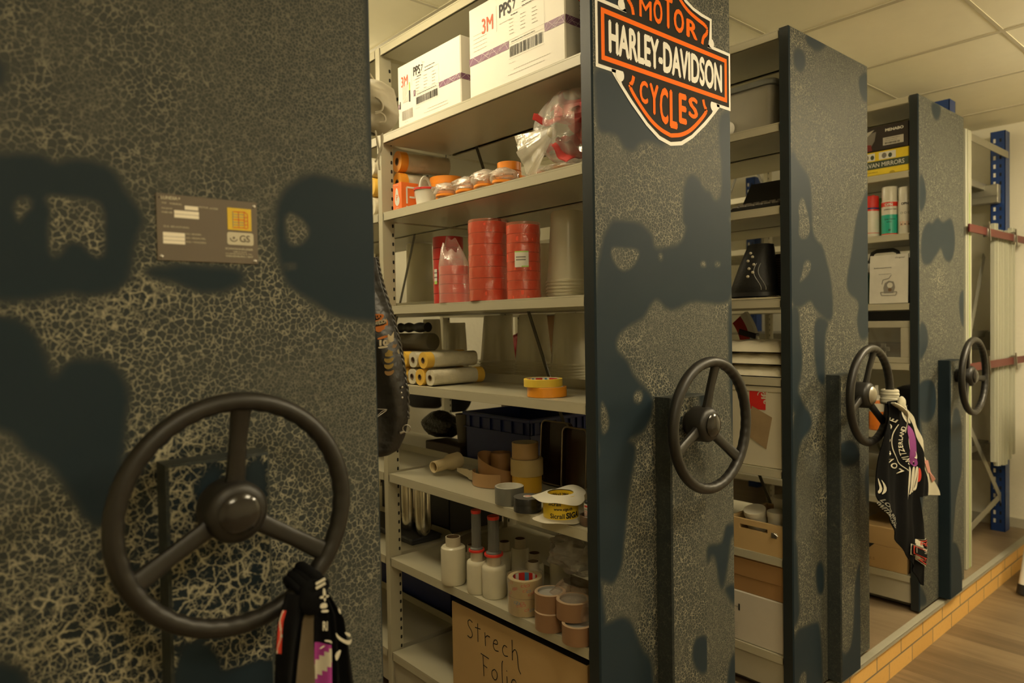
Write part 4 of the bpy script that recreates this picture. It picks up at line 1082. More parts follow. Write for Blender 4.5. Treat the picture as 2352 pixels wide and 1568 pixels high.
q.tube([Vector(p) for p in chaikin_open(pts)], [.016+.003*math.sin(k*1.3) for k in range(len(chaikin_open(pts)))], 18)
q.v = [(a-1.60, b-1.0, c-z5) for a, b, c in q.v]
solo('braided_sleeve', q, mat('black_braid', (.02, .02, .02), .3, var=.5, sc=400, bump=1, bsc=500, bd=.003), 'black braided sleeve lying across the rear of the film rolls', 'sleeve', (1.60, 1.0, z5))
q = MB(); q.box(-.015, .015, -.012, .012, 0, .075, 0, .003); q.box(-.0155, .0155, -.0125, .0125, .075, .092, 1, .002)
yq, zq = on(0, 1.80, 1018, 780)[1:]
solo('green_box', q, [mat('bright_green', (.22, .70, .04), .4), M_WHITE], 'small bright green box with a white lid between the little cups', 'box', (1.80, yq, z5))
# ================================================================== shelf .745: tapes, crate, tins
z6 = LV[5]
M_BLUE = mat('dark_blue_crate', (.010, .022, .14), .45, var=.1)
def crate(label, x, y0, y1, d, h):
    q = MB(); w = .003
    q.box(0, d, y0, y1, 0, .004); 
    for a in ((0, w, y0, y1), (d-w, d, y0, y1), (0, d, y0, y0+w), (0, d, y1-w, y1)): q.box(*a, 0, h)
    for zz in (h-.004, h*.80): q.box(-.008, d+.008, y0-.008, y1+.008, zz-.004, zz, 0) if zz < h-.01 else None
    for a in ((-.010, .002, y0-.010, y1+.010), (d-.002, d+.010, y0-.010, y1+.010), (0, d, y0-.010, y0+.002), (0, d, y1-.002, y1+.010)): q.box(*a, h-.010, h, 0, .002)
    n = 7
    for k in range(n): yy = y0+(y1-y0)*(k+.5)/n; q.box(-.007, 0, yy-.0015, yy+.0015, h*.8, h-.008)
    for k in range(4): xx = d*(k+.5)/4; q.box(xx-.0015, xx+.0015, y0-.007, y0, h*.8, h-.008)
    return q
y_l = on(0, 1.50, 1068, 1000)[1]
q = crate('', 1.50, 0, .0, 0, 0) if False else None
cy0 = on(0, 1.59, 1205, 960)[1]
Mc = Rz(-.62)
q = MB(); 
def crate2(w, d, h):
    q = MB(); t_ = .003
    q.box(0, w, 0, d, 0, .004)
    for a in ((0, t_, 0, d), (w-t_, w, 0, d), (0, w, 0, t_), (0, w, d-t_, d)): q.box(*a, .004, h)
    for a in ((-.010, .002, -.010, d+.010), (w-.002, w+.010, -.010, d+.010), (0, w, -.010, .002), (0, w, d-.002, d+.010)): q.box(*a, h-.012, h, 0, .002)
    for a in ((-.007, 0, -.007, d+.007), (w, w+.007, -.007, d+.007), (0, w, -.007, 0), (0, w, d, d+.007)): q.box(*a, h*.70, h*.72)
    for k in range(8): xx = w*(k+.5)/8; q.box(xx-.0015, xx+.0015, -.007, 0, h*.72, h-.012); q.box(xx-.0015, xx+.0015, d, d+.007, h*.72, h-.012)
    for k in range(6): yy = d*(k+.5)/6; q.box(-.007, 0, yy-.0015, yy+.0015, h*.72, h-.012); q.box(w, w+.007, yy-.0015, yy+.0015, h*.72, h-.012)
    return q
solo('storage_crate', crate2(.268, .350, .190), M_BLUE, 'dark blue plastic crate behind the rolls of brown tape', 'crate', (1.556, .580, z6))
# two dark trays standing upright
M_TRAY = mat('dark_glossy_tray', (.035, .018, .012), .16, var=.3, sc=10, bump=0)
M_RIM = mat('tray_metal_rim', (.34, .28, .20), .3, .8)
def tray(label, w, h, loc, rot):
    q = MB(); R_ = .018
    pts = []
    for cx_, cy_, a0 in ((w-R_, h-R_, 0), (R_, h-R_, 90), (R_, R_, 180), (w-R_, R_, 270)):
        for k in range(6): a = math.radians(a0+18*k); pts.append((cx_+R_*math.cos(a), cy_+R_*math.sin(a)))
    M = FX(0, 0, 0)
    q.prism(pts, -.020, -.018, M)
    n = len(pts); 
    for i in range(n):
        pass
    q.prism(pts, -.018, -.0175, M)
    vs = [(p[0], p[1], -.02) for p in pts]+[(p[0], p[1], 0) for p in pts]
    q.add(vs, [(i, (i+1) % n, n+(i+1) % n, n+i) for i in range(n)], 0, True, M)
    q.tube([M @ Vector((p[0], p[1], 0)) for p in pts], .0028, 8, 1, closed=True)
    solo('upright_tray', q, [M_TRAY, M_RIM], label, 'tray', (loc[0], loc[1], loc[2]+.005), rot=rot, group=None)
ya = on(0, 1.50, 1232, 1080)[1]; yb = on(0, 1.50, 1294, 1080)[1]
tray('dark tray standing upright, left one, against the blue crate', ya-yb, .195, (1.515, ya, z6+.001), (0, .06, 0))
tray('dark tray standing upright, right one, beside the blue end panel', .10, .190, (1.485, yb-.004, z6+.001), (0, .06, 0))
# brown edging rolls (flat wide veneer band coiled twice)
M_VEN = mat('brown_edging_band', (.30, .155, .055), .45, var=.18, sc=18); M_VENL = mat('light_brown_edging_band', (.42, .25, .11), .5, var=.12, sc=18)
cx_, cy_, r = stand(z6, 1058, 1136, 1100)
cx_, cy_ = 1.405, .600
t = thing('edging_band_coil', 'loosely coiled brown edging band with a looping end, left of the tape column', 'coil', (cx_, cy_, z6))
def ribbon(path, h, th, m=0):
    q = MB(); n = len(path); vs = []
    for i, p in enumerate(path):
        a = path[max(0, i-1)]; b = path[min(n-1, i+1)]; d = Vector((b[0]-a[0], b[1]-a[1], 0)).normalized(); nn = Vector((-d.y, d.x, 0))*th/2
        hh = p[3] if len(p) > 3 else h
        for s in (1, -1):
            for z_ in (0, 1): vs.append((p[0]+s*nn.x, p[1]+s*nn.y, p[2]+z_*hh))
    fs = []
    for i in range(n-1):
        a = i*4; b = a+4
        fs += [(a, b, b+1, a+1), (a+2, a+3, b+3, b+2), (a+1, b+1, b+3, a+3), (a, a+2, b+2, b)]
    fs += [(0, 1, 3, 2), ((n-1)*4, (n-1)*4+2, (n-1)*4+3, (n-1)*4+1)]
    q.add(vs, fs, m, True); return q
sp = [(.010+(.034-.010)*k/90, k*.42) for k in range(91)]
q = ribbon([(rr*math.cos(a)+.028, rr*math.sin(a)-.012, 0) for rr, a in sp], .098, .0012); q.build('tight_coil', M_VEN, t)
n = 70
pp = []
for k in range(n+1):
    s = k/n; a = .6+s*6.1; rr = .052+.026*s
    pp.append((.018+rr*math.cos(a)*.95-.01*s, rr*math.sin(a)*1.15-.012, .024*(1+math.sin(a-.3)), .050))
q = ribbon(pp, .05, .0012); q.build('outer_loop', M_VEN, t)
pp = []
for k in range(n+1):
    s = k/n; a = 1.9+s*3.6; rr = .058+.012*s
    pp.append((.0+rr*math.cos(a), rr*math.sin(a)*1.15-.004, .0+.001, .042))
q = ribbon(pp, .042, .0012); q.build('lower_loop', M_VENL, t)
pp = [(-.028+.01*k/8+0*k, .055+.010*k, .004+.0012*k*(k > 3), .036-.0022*k) for k in range(12)]
q = ribbon(pp, .04, .0015); q.build('loose_end', mat('pale_backing', (.62, .53, .36), .6), t)
# paper tube in front-left, with its round collar
M_TUBE = mat('cream_card_tube', (.62, .50, .28), .6, var=.08)
p1 = on(0, 1.335, 996, 1078); q = MB()
q.lathe([(.0165, .0), (.0195, -.001), (.0195, .055), (.028, .075), (.028, .115), (.024, .116), (.0165, .055), (.0165, .0)], 32, M=Ry(PI/2-.06) )
q.disc((0, 0, .05), .0165, 1, 20, Ry(PI/2-.06))
solo('cardboard_tube', q, [M_TUBE, M_HOLE], 'hollow cream tube end poking out at the left of the tape shelf', 'tube', (p1[0], p1[1], z6+.031), rot=(0, 0, .12))
# heap of black netting, dark grey cup, small dark boxes behind
q = MB(); crumple(q, (0, 0, .052), .055, .10, .055, 91, .35, nu=40, nv=22)
solo('black_net_heap', q, mat('black_netting', (.012, .012, .012), .3, var=.5, bump=1, bsc=90, bd=.006), 'heap of shiny black netting on small boxes behind the tube', 'netting', (1.62, 1.185, z6+.0565))
q = MB(); q.box(-.055, .055, -.13, .10, 0, .055, 0, .003)
solo('dark_flat_box', q, mat('dark_brown_box', (.045, .028, .02), .5), 'flat dark brown box below the black netting', 'box', (1.60, 1.085, z6), 0)
cx_, cy_, r = standx(1.56, z6+.06, 1022, 1063)
cx_, cy_ = 1.60, .865
q = MB(); q.lathe([(0, 0), (.024, 0), (.031, .105), (.033, .110), (.030, .109), (.022, .004), (0, .004)], 32)
solo('grey_beaker', q, mat('grey_taupe_plastic', (.16, .14, .11), .45), 'grey brown beaker standing left of the blue crate', 'beaker', (1.62, 1.03, z6+.056))
# column of three rolls
cx_, cy_, r = stand(z6, 1176, 1246, 1135)
tape_roll('packing_tape_roll', 'yellow tape roll at the bottom of the column of three', 'tape', (cx_, cy_, z6), r*.97, r*.72, .050, [mat('amber_tape', (.62, .36, .03), .35), mat('amber_side', (.5, .3, .06), .5), M_CORE])
tape_roll('packing_tape_roll', 'beige tape roll in the middle of the column of three', 'tape', (cx_, cy_, z6+.0504), r*1.07, r*.80, .050, [mat('beige_tape', (.46, .34, .14), .4), mat('beige_tape_side', (.40, .31, .16), .5), M_CORE])
tape_roll('packing_tape_roll', 'brown tape roll with a pale core on top of the column of three', 'tape', (cx_-.003, cy_+.003, z6+.1008), r*.87, r*.78, .048, [mat('tan_tape', (.42, .26, .10), .4), mat('tan_tape_side', (.42, .30, .14), .5), M_COREL])
cx_, cy_, r = stand(z6, 1137, 1204, 1163)
tape_roll('duct_tape_roll', 'silver grey duct tape roll with white core near the shelf edge', 'tape', (cx_, cy_, z6), r, r*.86, .049, [mat('duct_grey', (.20, .20, .175), .35, .25, var=.05), mat('duct_side', (.45, .43, .36), .5), M_PAPER])
cx_, cy_, r = stand(z6, 1180, 1244, 1180)
def ex(q):
    q.disc((0, 0, .0385), r*.32, 3, 24); q.rect(-r*.22, r*.18, -.003, .003, .0389, 4); 
q = MB(); q.lathe([(0, 0), (r, 0), (r, .019), (r*.99, .0195), (r*.99, .0205), (r*1.02, .021), (r*1.02, .037), (r*1.0, .038), (r*.35, .038), (r*.35, .034), (0, .034)], 44, ms=[0, 0, 0, 0, 0, 0, 0, 1, 0, 0]); ex(q)
solo('insulating_tape_roll', q, [mat('black_vinyl_tape', (.018, .018, .018), .25), mat('black_tape_side', (.11, .105, .095), .5), M_CORE, M_PAPER, M_RED], 'black insulating tape roll with a small red and white disc', 'tape', (cx_, cy_, z6), 2.4)
# yellow and white membrane tape with peeling paper
cx_, cy_, r = stand(z6, 1225, 1332, 1207); r0 = r
t = thing('membrane_tape_roll', 'yellow printed tape roll with white paper edges peeling away', 'tape', (cx_+.012, cy_-.004, z6))
M_SIGY = mat('yellow_printed_film', (.78, .55, .03), .3, var=.04)
r = r0*.76; q = MB(); q.lathe(roll_prof(r, r*.74, .062), 48, M=T(0, 0, .004)); 
a0 = math.atan2(-1.15, -1.15)
def wraptext(q, s, hgt, zz, a_start, rr, m, bold=.03, flip=1, mir=False):
    vs, fs = text_geo(s, bold, 0); wd = max(v[0] for v in vs); sc = hgt/.72
    out = [((rr)*math.cos(a_start+flip*v[0]*sc/rr), rr*math.sin(a_start+flip*v[0]*sc/rr), zz+v[1]*sc) for v in vs]
    q.add(out, fs, m, False)
wraptext(q, 'SIGA', .014, .012, a0+.30, r+.0004, 1, .05)
wraptext(q, 'Sicrall', .012, .012, a0-.62, r+.0004, 1, .02)
wraptext(q, 'www.siga.ch', .0072, .032, a0-.38, r+.0004, 1, .03)
wraptext(q, 'Sicrall', .011, .044, a0-.75, r+.0004, 1, .02)
rin = r*.74-.0004
for a in (.5, 1.5, 2.5, -.4): wraptext(q, 'Sicrall 2015', .007, .052, a+a0+3.3, rin, 1, .03, -1)
q.build('printed_roll', [M_SIGY, M_INK], t)
M_LINER = mat('white_liner_paper', (.72, .69, .58), .55, var=.04)
def liner(z0, seed, amp, out, mr, dr=0):
    rnd = random.Random(seed); ph = [rnd.uniform(0, 6) for _ in range(4)]
    def f(u, v):
        a = 2*PI*u; lobe = 1+.10*math.sin(2*a+ph[0])+.07*math.sin(3*a+ph[1])+.03*math.sin(7*a+ph[2])
        rr = mr+(r0*out*lobe-mr)*v
        fr = math.cos(a-a0); rr *= 1+(.16*v*fr if fr > 0 else 0)
        zz = z0-(dr*v*v*max(0, fr))+amp*v*v*(math.sin(2*a+ph[1])*.7+math.sin(5*a+ph[3])*.25)-.004*v
        return (rr*math.cos(a), rr*math.sin(a), zz)
    q = MB(); q.grid(f, 90, 10, cu=True)
    def g(u, v): p = f(u, v); return (p[0], p[1], p[2]-.0007)
    q.grid(g, 90, 10, cu=True); return q
q = liner(.069, 7, .009, 1.08, r*.74, .013); q.build('peeled_liner', M_LINER, t)
q = liner(.0095, 4, .003, 1.08, r*.74); q.build('peeled_liner', M_LINER, t)
cx_, cy_, r = stand(z6, 1290, 1362, 1128)
tape_roll('white_tape_roll', 'wide white tape roll behind the peeling yellow roll', 'tape', (1.415, .150, z6), .042, .024, .052, [mat('dull_white_tape', (.50, .48, .38), .5), mat('dull_white_side', (.36, .34, .28), .5), M_COREL])
q = MB(); q.lathe(roll_prof(.030, .0255, .024), 36); solo('brown_tape_roll', q, mat('brown_tape', (.14, .09, .06), .35), 'low brown tape roll with the little white box stuck in it', 'tape', (1.298, .069, z6))
q = MB(); q.box(-.014, .014, -.013, .013, 0, .050, 0, .0008); q.box(-.0145, .0145, -.0135, .0135, .050, .060, 1, .003)
Mx = FX(-.0143, .013, 0)
q.rect(.003, .018, .043, .047, .0004, 2, Mx); q.rect(.001, .025, .036, .038, .0004, 3, Mx)
q.rect(.002, .012, .018, .033, .0004, 2, Mx); q.rect(.003, .011, .019, .032, .0006, 0, Mx); line(q, .006, .021, .008, .03, .0014, .0008, 2, Mx); q.text('Cu', 1, .003, .004, .0005, 2, Mx, w=.014, h=.01)
q.tube([(0, 0, .06), (.0, .0, .075), (.0, .006, .09), (0, .006, .092)], .0016, 8, 1)
solo('small_adhesive_box', q, [M_PAPER, M_BLACK, M_RED, M_GREYINK], 'little white and red box with black cap beside the end panel', 'box', (1.298, .069, z6+.001), rot=(0, 0, -.15))
# ================================================================== shelf .452: stretch film
z7 = LV[6]
M_STR = mat('stretch_film_milky', (.66, .62, .47), .22, var=.05, sc=30, bump=.25, bsc=130)
M_GTUBE = mat('grey_ribbed_handle', (.13, .13, .115), .45, var=.1)
M_REDP = mat('red_plastic_ring', (.75, .045, .03), .35)
def stretch(label, pl_, pr_, pb, pt, handle=False, ptop=None, xyz=None, core=M_PAPER):
    cx_, cy_, r = stand(z7, pl_, pr_, pb)
    if xyz: cx_, cy_, r = xyz
    H = zat(cx_, cy_, pt)-z7
    t = thing('stretch_film_roll', label, 'stretch film', (cx_, cy_, z7), 0, 'hand rolls of stretch film')
    q = MB(); q.lathe([(r*.55, 0), (r*.93, 0), (r*.985, .006), (r, .02), (r, H-.012), (r*.97, H-.004), (r*.86, H), (r*.55, H)], 40); q.build('film_winding', M_STR, t)
    rc = r*.60; ch = .028
    q = MB(); q.lathe([(rc*.88, -.0), (rc, 0), (rc, H+ch), (rc*.88, H+ch), (rc*.88, 0)], 36, ms=[0, 0, 0, 1]); q.build('paper_core', [M_COREL, M_CORE], t)
    if handle:
        zt = zat(cx_, cy_, ptop)-z7
        q = MB(); n = 40; vs = []
        prof = [(rc*.78, H), (rc*.78, zt-.008), (rc*.70, zt-.008), (0, zt-.008)]
        for rr, zz in prof:
            for k in range(n): a = 2*PI*k/n; f = .96 if k % 2 and rr > .001 else 1; vs.append((rr*f*math.cos(a), rr*f*math.sin(a), zz))
        q.add(vs, [(j*n+k, j*n+(k+1) % n, (j+1)*n+(k+1) % n, (j+1)*n+k) for j in range(3) for k in range(n)], 0)
        q.lathe([(rc*.8, H+ch+.012), (rc*1.06, H+ch+.009), (rc*1.1, H+ch+.004)], 36)
        q.build('grip_tube', M_GTUBE, t)
        q = MB(); q.lathe([(rc, H+ch-.001), (rc*1.28, H+ch-.001), (rc*1.32, H+ch+.002), (rc*1.28, H+ch+.006), (rc*1.02, H+ch+.006), (rc, H+ch-.001)], 40); q.build('locking_ring', M_REDP, t)
        q = MB(); q.lathe([(0, zt), (rc*.80, zt), (rc*.84, zt-.004), (rc*.80, zt-.010), (0, zt-.010)], 30); q.build('end_cap', M_REDP, t)
    return t
stretch('stretch film roll without a grip, leftmost in the front row', 1014, 1071, 1347, 1252)
stretch('narrow stretch film roll with grey grip and red ring, left of the two', 1073, 1120, 1367, 1285, True, 1170)
stretch('stretch film roll with grey grip and red ring, right of the two', 1108, 1164, 1378, 1295, True, 1184)
stretch('spare stretch film roll behind the clear parcel tape', 0, 0, 0, 1310, xyz=(1.365, .365, .029))
stretch('spare stretch film roll behind the roll without a grip', 0, 0, 0, 1270, xyz=(1.345, .630, .027))
stretch('spare stretch film roll behind the left grip roll', 0, 0, 0, 1262, xyz=(1.47, .62, .029))
stretch('spare stretch film roll at the back between the two grips', 0, 0, 0, 1256, xyz=(1.46, .53, .029))
stretch('spare stretch film roll at the back with striped core', 0, 0, 0, 1290, xyz=(1.42, .42, .029))
stretch('spare stretch film roll at the back, right beside the crumpled bag', 0, 0, 0, 1285, xyz=(1.42, .31, .030))
# parcel tape column
cx_, cy_, r = stand(z7, 1168, 1247, 1418)
t = thing('parcel_tape_column', 'clear parcel tape rolls stacked in a film with tiny red and blue print', 'tape', (cx_, cy_, z7))
M_PARC = mat('parcel_tape_tan', (.55, .40, .18), .25, var=.06)
for k in range(2):
    q = MB(); h = .049
    q.lathe(roll_prof(r, r*.72, h-.0008), 44, M=T(0, 0, h*k), ms=[1, 0, 0, 0, 1, 2])
    if k == 1: q.grid(lambda u, v: (r*.715*math.cos(2*PI*u), r*.715*math.sin(2*PI*u), h+.002+.044*v), 36, 4, cu=True, mf=lambda u, v: 5 if int(u*36) % 9 in (0, 8) else 4 if int(u*36) % 9 in (3, 4) else 3 if v > .25 else 2)
    rnd = random.Random(k)
    for j in range(13):
        a = a0-1.3+2.6*rnd.random(); zz = h*k+.006+.036*rnd.random(); wr = .011; mm = rnd.choice((3, 3, 4))
        vs = []; M = MB()
        for (du, dv, eu, ev) in ((0, 0, wr, .0008), (0, .005, wr, .0058), (0, 0, .0012, .0058), (wr-.0012, 0, wr, .0058)):
            b = [(a+du/r, dv), (a+eu/r, dv), (a+eu/r, ev), (a+du/r, ev)]
            q.add([((r+.0005)*math.cos(x_), (r+.0005)*math.sin(x_), zz+y_+(x_-a)*r*.25) for x_, y_ in b], [(0, 1, 2, 3)], mm)
    q.build('tape_roll', [M_PARC, mat('parcel_tape_side', (.52, .42, .24), .5), M_COREL, M_RED, mat('blue_print', (.08, .25, .45), .5), M_PAPER], t)
def fn(u, v):
    a = 2*PI*u; rr = r*(1.04+.02*math.sin(5*a+9*v)); return (rr*math.cos(a), rr*math.sin(a), .101*v)
q = MB(); q.grid(fn, 48, 12, cu=True); q.build('clear_wrap', film('thin_wrap', (.86, .80, .70), .10, .1, 40, 1), t)
# four brown tapes in a clear bag
M_BRT = mat('brown_parcel_tape', (.26, .145, .075), .3, var=.08); M_BRS = mat('brown_tape_side', (.42, .30, .19), .5)
t = thing('bag_of_brown_tape', 'clear bag holding four rolls of brown parcel tape by the end panel', 'bag', (1.31, .17, z7))
def brown(px0, px1, pb, zz, dx=0):
    g = stand(z7+zz, px0, px1, pb); q = MB(); rr = g[2]
    q.lathe([(0, 0), (rr, 0), (rr, .046), (rr*.84, .047), (rr*.80, .0465), (rr*.80, .040), (0, .040)], 44, ms=[0, 0, 1, 1, 2, 2], M=T(g[0]-1.31+dx, g[1]-.17, zz)); q.build('tape_roll', [M_BRT, M_BRS, mat('greyish_core_disc', (.33, .32, .29), .6)], t)
brown(1229, 1299, 1455, .001); brown(1291, 1364, 1487, .001, .0); brown(1226, 1298, 1412, .048, .004); brown(1277, 1356, 1432, .048, .002)
def fn(u, v):
    a = 2*PI*u; f = 1+.05*math.sin(6*a+10*v)+.03*math.sin(11*a-14*v); b = min(1, v/.1)**.5 if v < .1 else 1
    b *= 1 if v < .7 else 1-.45*((v-.7)/.3)
    return (-.002+.052*math.cos(a)*f*b, -.040+.086*math.sin(a)*f*b, .001+.125*v)
q = MB(); q.grid(fn, 60, 30, cu=True); q.build('clear_film', film('shiny_bag', (.45, .30, .20), .20, .04, 34, 1.5), t)
t = thing('crumpled_clear_bag', 'crumpled empty clear bag piled above the bag of brown tapes', 'bag', (1.345, .170, z7+.129))
q = MB(); crumple(q, (.0, .0, .052), .055, .088, .050, 17, .5, nu=44, nv=26, flatb=False); q.build('clear_film', film('crinkled_bag', (.34, .31, .26), .34, .04, 34, 1.6), t)
q = MB(); crumple(q, (.01, .045, .06), .035, .05, .045, 27, .5, nu=34, nv=20, flatb=False); q.build('clear_film', film('crinkled_bag', (.34, .31, .26), .34, .04, 34, 1.6), t)
# grey tube far back
q = MB(); q.lathe([(.027, 0), (.031, 0), (.031, .16), (.027, .16), (.027, 0)], 32, M=Ry(PI/2)); q.disc((0, 0, .02), .027, 1, 24, Ry(PI/2))
solo('grey_card_tube', q, [mat('grey_brown_tube', (.17, .14, .10), .7), M_CARDD], 'dim grey brown tube lying at the back of the stretch film shelf', 'tube', (1.37, .80, z7+.032), rot=(0, 0, .3))
# silver canisters on a dark case, in the rear bay
hc = .022
q = MB(); q.box(-.06, .07, -.22, .22, 0, hc, 0, .004); q.box(-.062, .072, -.222, .222, hc*.6, hc*.6+.006, 0, .002)
solo('dark_case', q, mat('charcoal_case', (.035, .037, .04), .5), 'charcoal plastic case on the stretch film shelf of the far bay', 'case', (1.435, 1.25, z7))
for k, (px, lb) in enumerate(((940, 'silver canister, left of the pair under the tape shelf'), (972, 'silver canister, right of the pair under the tape shelf'))):
    yy = on(0, 1.435, px, 1150)[1]
    q = MB(); q.lathe([(0, 0), (.014, .003), (.026, .018), (.030, .04), (.030, .225-hc), (.018, .252-hc), (0, .252-hc)], 36)
    solo('silver_canister', q, mat('polished_silver', (.62, .58, .48), .25, 1, var=.03, bump=0), lb, 'canister', (1.435, yy, z7+hc+.001), group='silver canisters in the far bay')
# ================================================================== bottom shelf: lettered carton
z8 = LV[7]
q = MB(); q.box(0, .225, -.575, 0, 0, .272, 0, .002); q.box(.002, .223, -.573, -.002, .2722, .2726, 1)
Mx = FX(-.0004, 0, 0)
def stroke(pts, M, q, th=.0032, m=1): pline(q, chaikin_open(pts, 2), th, .0005, m, M)
def glyphs(s, x, z, sc, M, q, m=1, th=.0032):
    G = {'S': [[(.55, .95), (.3, 1.05), (.1, .9), (.15, .65), (.45, .45), (.55, .2), (.35, -.02), (.05, .05)]], 't': [[(.25, 1.05), (.25, .0)], [(0, .75), (.5, .80)]],
         'r': [[(.1, .75), (.15, 0)], [(.12, .45), (.3, .65), (.55, .62)]], 'e': [[(.05, .38), (.45, .42), (.4, .65), (.15, .62), (.02, .3), (.15, .02), (.5, .08)]],
         'c': [[(.45, .55), (.2, .62), (.02, .3), (.15, .0), (.5, .08)]], 'h': [[(.08, 1.1), (.08, 0)], [(.08, .4), (.3, .7), (.5, .5), (.55, -.3), (.75, -.5)]],
         'F': [[(.1, 1.0), (.15, -.1)], [(-.1, 1.05), (.6, 1.0)], [(.1, .5), (.45, .45)]], 'o': [[(.3, .6), (.05, .45), (.05, .15), (.3, .0), (.5, .2), (.5, .5), (.3, .6)]],
         'l': [[(.2, 1.3), (.1, 1.1), (.15, .05)]], 'i': [[(.1, .6), (.12, 0)], [(.1, .85), (.11, .9)]]}
    for ch in s:
        for st in G[ch]: stroke([(x+a*sc, z+b*sc) for a, b in st], M, q, th, m)
        x += sc*(.78 if ch not in 'il' else .4)
glyphs('Strech', .078, .186, .053, Mx, q); glyphs('Folie', .150, .098, .055, Mx, q)
solo('lettered_carton', q, [M_CARD, M_INK], 'large brown carton with handwriting on the lowest shelf', 'box', (1.268, .640, z8))
# ================================================================== unit C goods (front plane x = 2.19)
def PC(x, px, py): w = on(0, x, px, py); return w[1], w[2]
xc = 2.195
z = LVC[1]
# grey tote with lid
t = thing('storage_tote', 'grey plastic tote with a lid on the top shelf under the ceiling', 'storage box', (2.228, .085, z))
q = MB(); M_TOTE = mat('grey_translucent_tote', (.42, .40, .33), .4, var=.05); M_TOTL = mat('grey_tote_lid', (.24, .25, .235), .4)
def sq(w, d, r, z, n=6):
    o = []
    for cx_, cy_, a0_ in ((w-r, d-r, 0), (r, d-r, 90), (r, r, 180), (w-r, r, 270)):
        for k in range(n): a = math.radians(a0_+90*k/(n-1)); o.append((cx_+r*math.cos(a), cy_+r*math.sin(a), z))
    return o
def loft(q, secs, m=0, cap=True, M=None):
    n = len(secs[0]); vs = [p for s in secs for p in s]
    fs = [(j*n+k, j*n+(k+1) % n, (j+1)*n+(k+1) % n, (j+1)*n+k) for j in range(len(secs)-1) for k in range(n)]
    if cap: fs += [tuple(range(n))[::-1], tuple((len(secs)-1)*n+k for k in range(n))]
    q.add(vs, fs, m, True, M)
loft(q, [[(a+.012, b+.012, 0) for a, b, c in sq(.196, .276, .02, 0)], [(a, b, c) for a, b, c in sq(.22, .30, .025, .145)]]); q.build('tub', M_TOTE, t)
q = MB(); loft(q, [[(a-.012, b-.012, .146) for a, b, c in sq(.244, .324, .03, 0)], [(a-.014, b-.014, .156) for a, b, c in sq(.248, .328, .03, 0)], [(a-.006, b-.006, .166) for a, b, c in sq(.232, .312, .03, 0)]])
q.tube([(.11+.05*math.cos(a), -.014-.012*math.sin(a), .135+.014*math.sin(a*1)) for a in [PI*k/10 for k in range(11)]], .004, 8); q.build('lid', M_TOTL, t)
q = MB(); q.lathe([(0, 0), (.026, .001), (.028, .004), (.028, .034), (0, .034)], 32, M=Ry(PI/2))
yy, zz = PC(2.21, 1690, 285); solo('white_paper_roll', q, M_WHITE, 'small white roll lying in front of the grey tote', 'roll', (2.196, yy+.045, z+.029))
# black organiser with a row of grey keys, raised flap
z = LVC[2]
t = thing('black_keyboard_case', 'black case with raised flap and rows of grey keys', 'case', (2.205, .05, z))
q = MB(); q.box(0, .20, 0, .22, 0, .012, 0, .003); q.build('base', M_BLACK, t)
for j in range(2):
    for k in range(6):
        q = MB(); q.box(.006+.036*j, .036+.036*j, .006+.030*k, .032+.030*k, .012+.010*j, .020+.012*j, 0, .003); q.build('key', mat('grey_key', (.20, .18, .15), .5), t)
q = MB(); q.prism([(0, .02), (.16, .02), (.20, .095), (.18, .125), (.02, .125)], 0, .012, M=plane_M((.12, .215, 0), (0, -1, 0), (.45, 0, 1))); q.build('raised_flap', M_BLACK, t)
z = LVC[3]
# ski helmet / boot like black shoe
t = thing('black_hiking_boot', 'black boot with pale lace dots seen from its heel', 'boot', (2.252, .155, z+.012))
q = MB()
def boot(u, v):
    a = 2*PI*u
    if v < .25: k = v/.25; rx, ry, cx0, zz = .05+.004*k, .085-.002*k, -.0, .035*k
    else:
        k = (v-.25)/.75; rx = .054-.018*k+.010*math.sin(k*PI); ry = .083-.038*k; cx0 = .02*k; zz = .035+.145*k
    return (cx0+rx*math.cos(a), .02*(1-v)-.0+ry*math.sin(a), zz)
q.grid(boot, 36, 24, cu=True); q.lathe([(0, .18), (.03, .18), (.036, .182), (.037, .176)], 28, M=T(.02, 0, 0)); q.build('upper', mat('black_boot_leather', (.012, .012, .012), .5, var=.4, bump=.3, bsc=120, bd=.003), t)
q = MB()
for k in range(7):
    a = PI*1.0+.22*(k % 2)+(-.12 if k > 3 else .05); v = .42+.07*k; p = boot(a/(2*PI), v); crumple(q, (p[0]-.002, p[1], p[2]), .004, .006, .005, k, .1, nu=8, nv=6, flatb=False)
q.build('lace_eyelets', mat('pale_lace', (.55, .50, .38), .5), t)
q = MB(); 
for s in (1.15, 1.22): q.tube([(lambda p: (p[0]-.001, p[1]-.001, p[2]))(boot(s/2+.03*math.sin(v*9), v)) for v in [.15+.05*k for k in range(11)]], .0011, 6)
q.build('reflective_piping', mat('grey_piping', (.32, .32, .30), .4), t)
q = MB(); loft(q, [[(a, b, 0) for a, b, c in [( .058*math.cos(2*PI*k/30), .092*math.sin(2*PI*k/30)+.02, 0) for k in range(30)]], [(.056*math.cos(2*PI*k/30), .090*math.sin(2*PI*k/30)+.02, .014) for k in range(30)]]); q.build('sole', M_BLACK, t)
q = MB(); q.box(0, .145, 0, .16, 0, .150, 0, .002)
My = FX(-.0004, .16, 0); rnd = random.Random(3)
for k in range(15): line(q, .010+.02*rnd.random(), .132-.0085*k, .15, .132-.0085*k, .0022, .0005, 1, My)
solo('printed_black_box', q, [mat('dark_taupe_box', (.045, .035, .028), .6), mat('dim_print', (.16, .14, .11), .6)], 'dark box covered in lines of fine print behind the boot', 'box', (2.322, .045, z+.010))
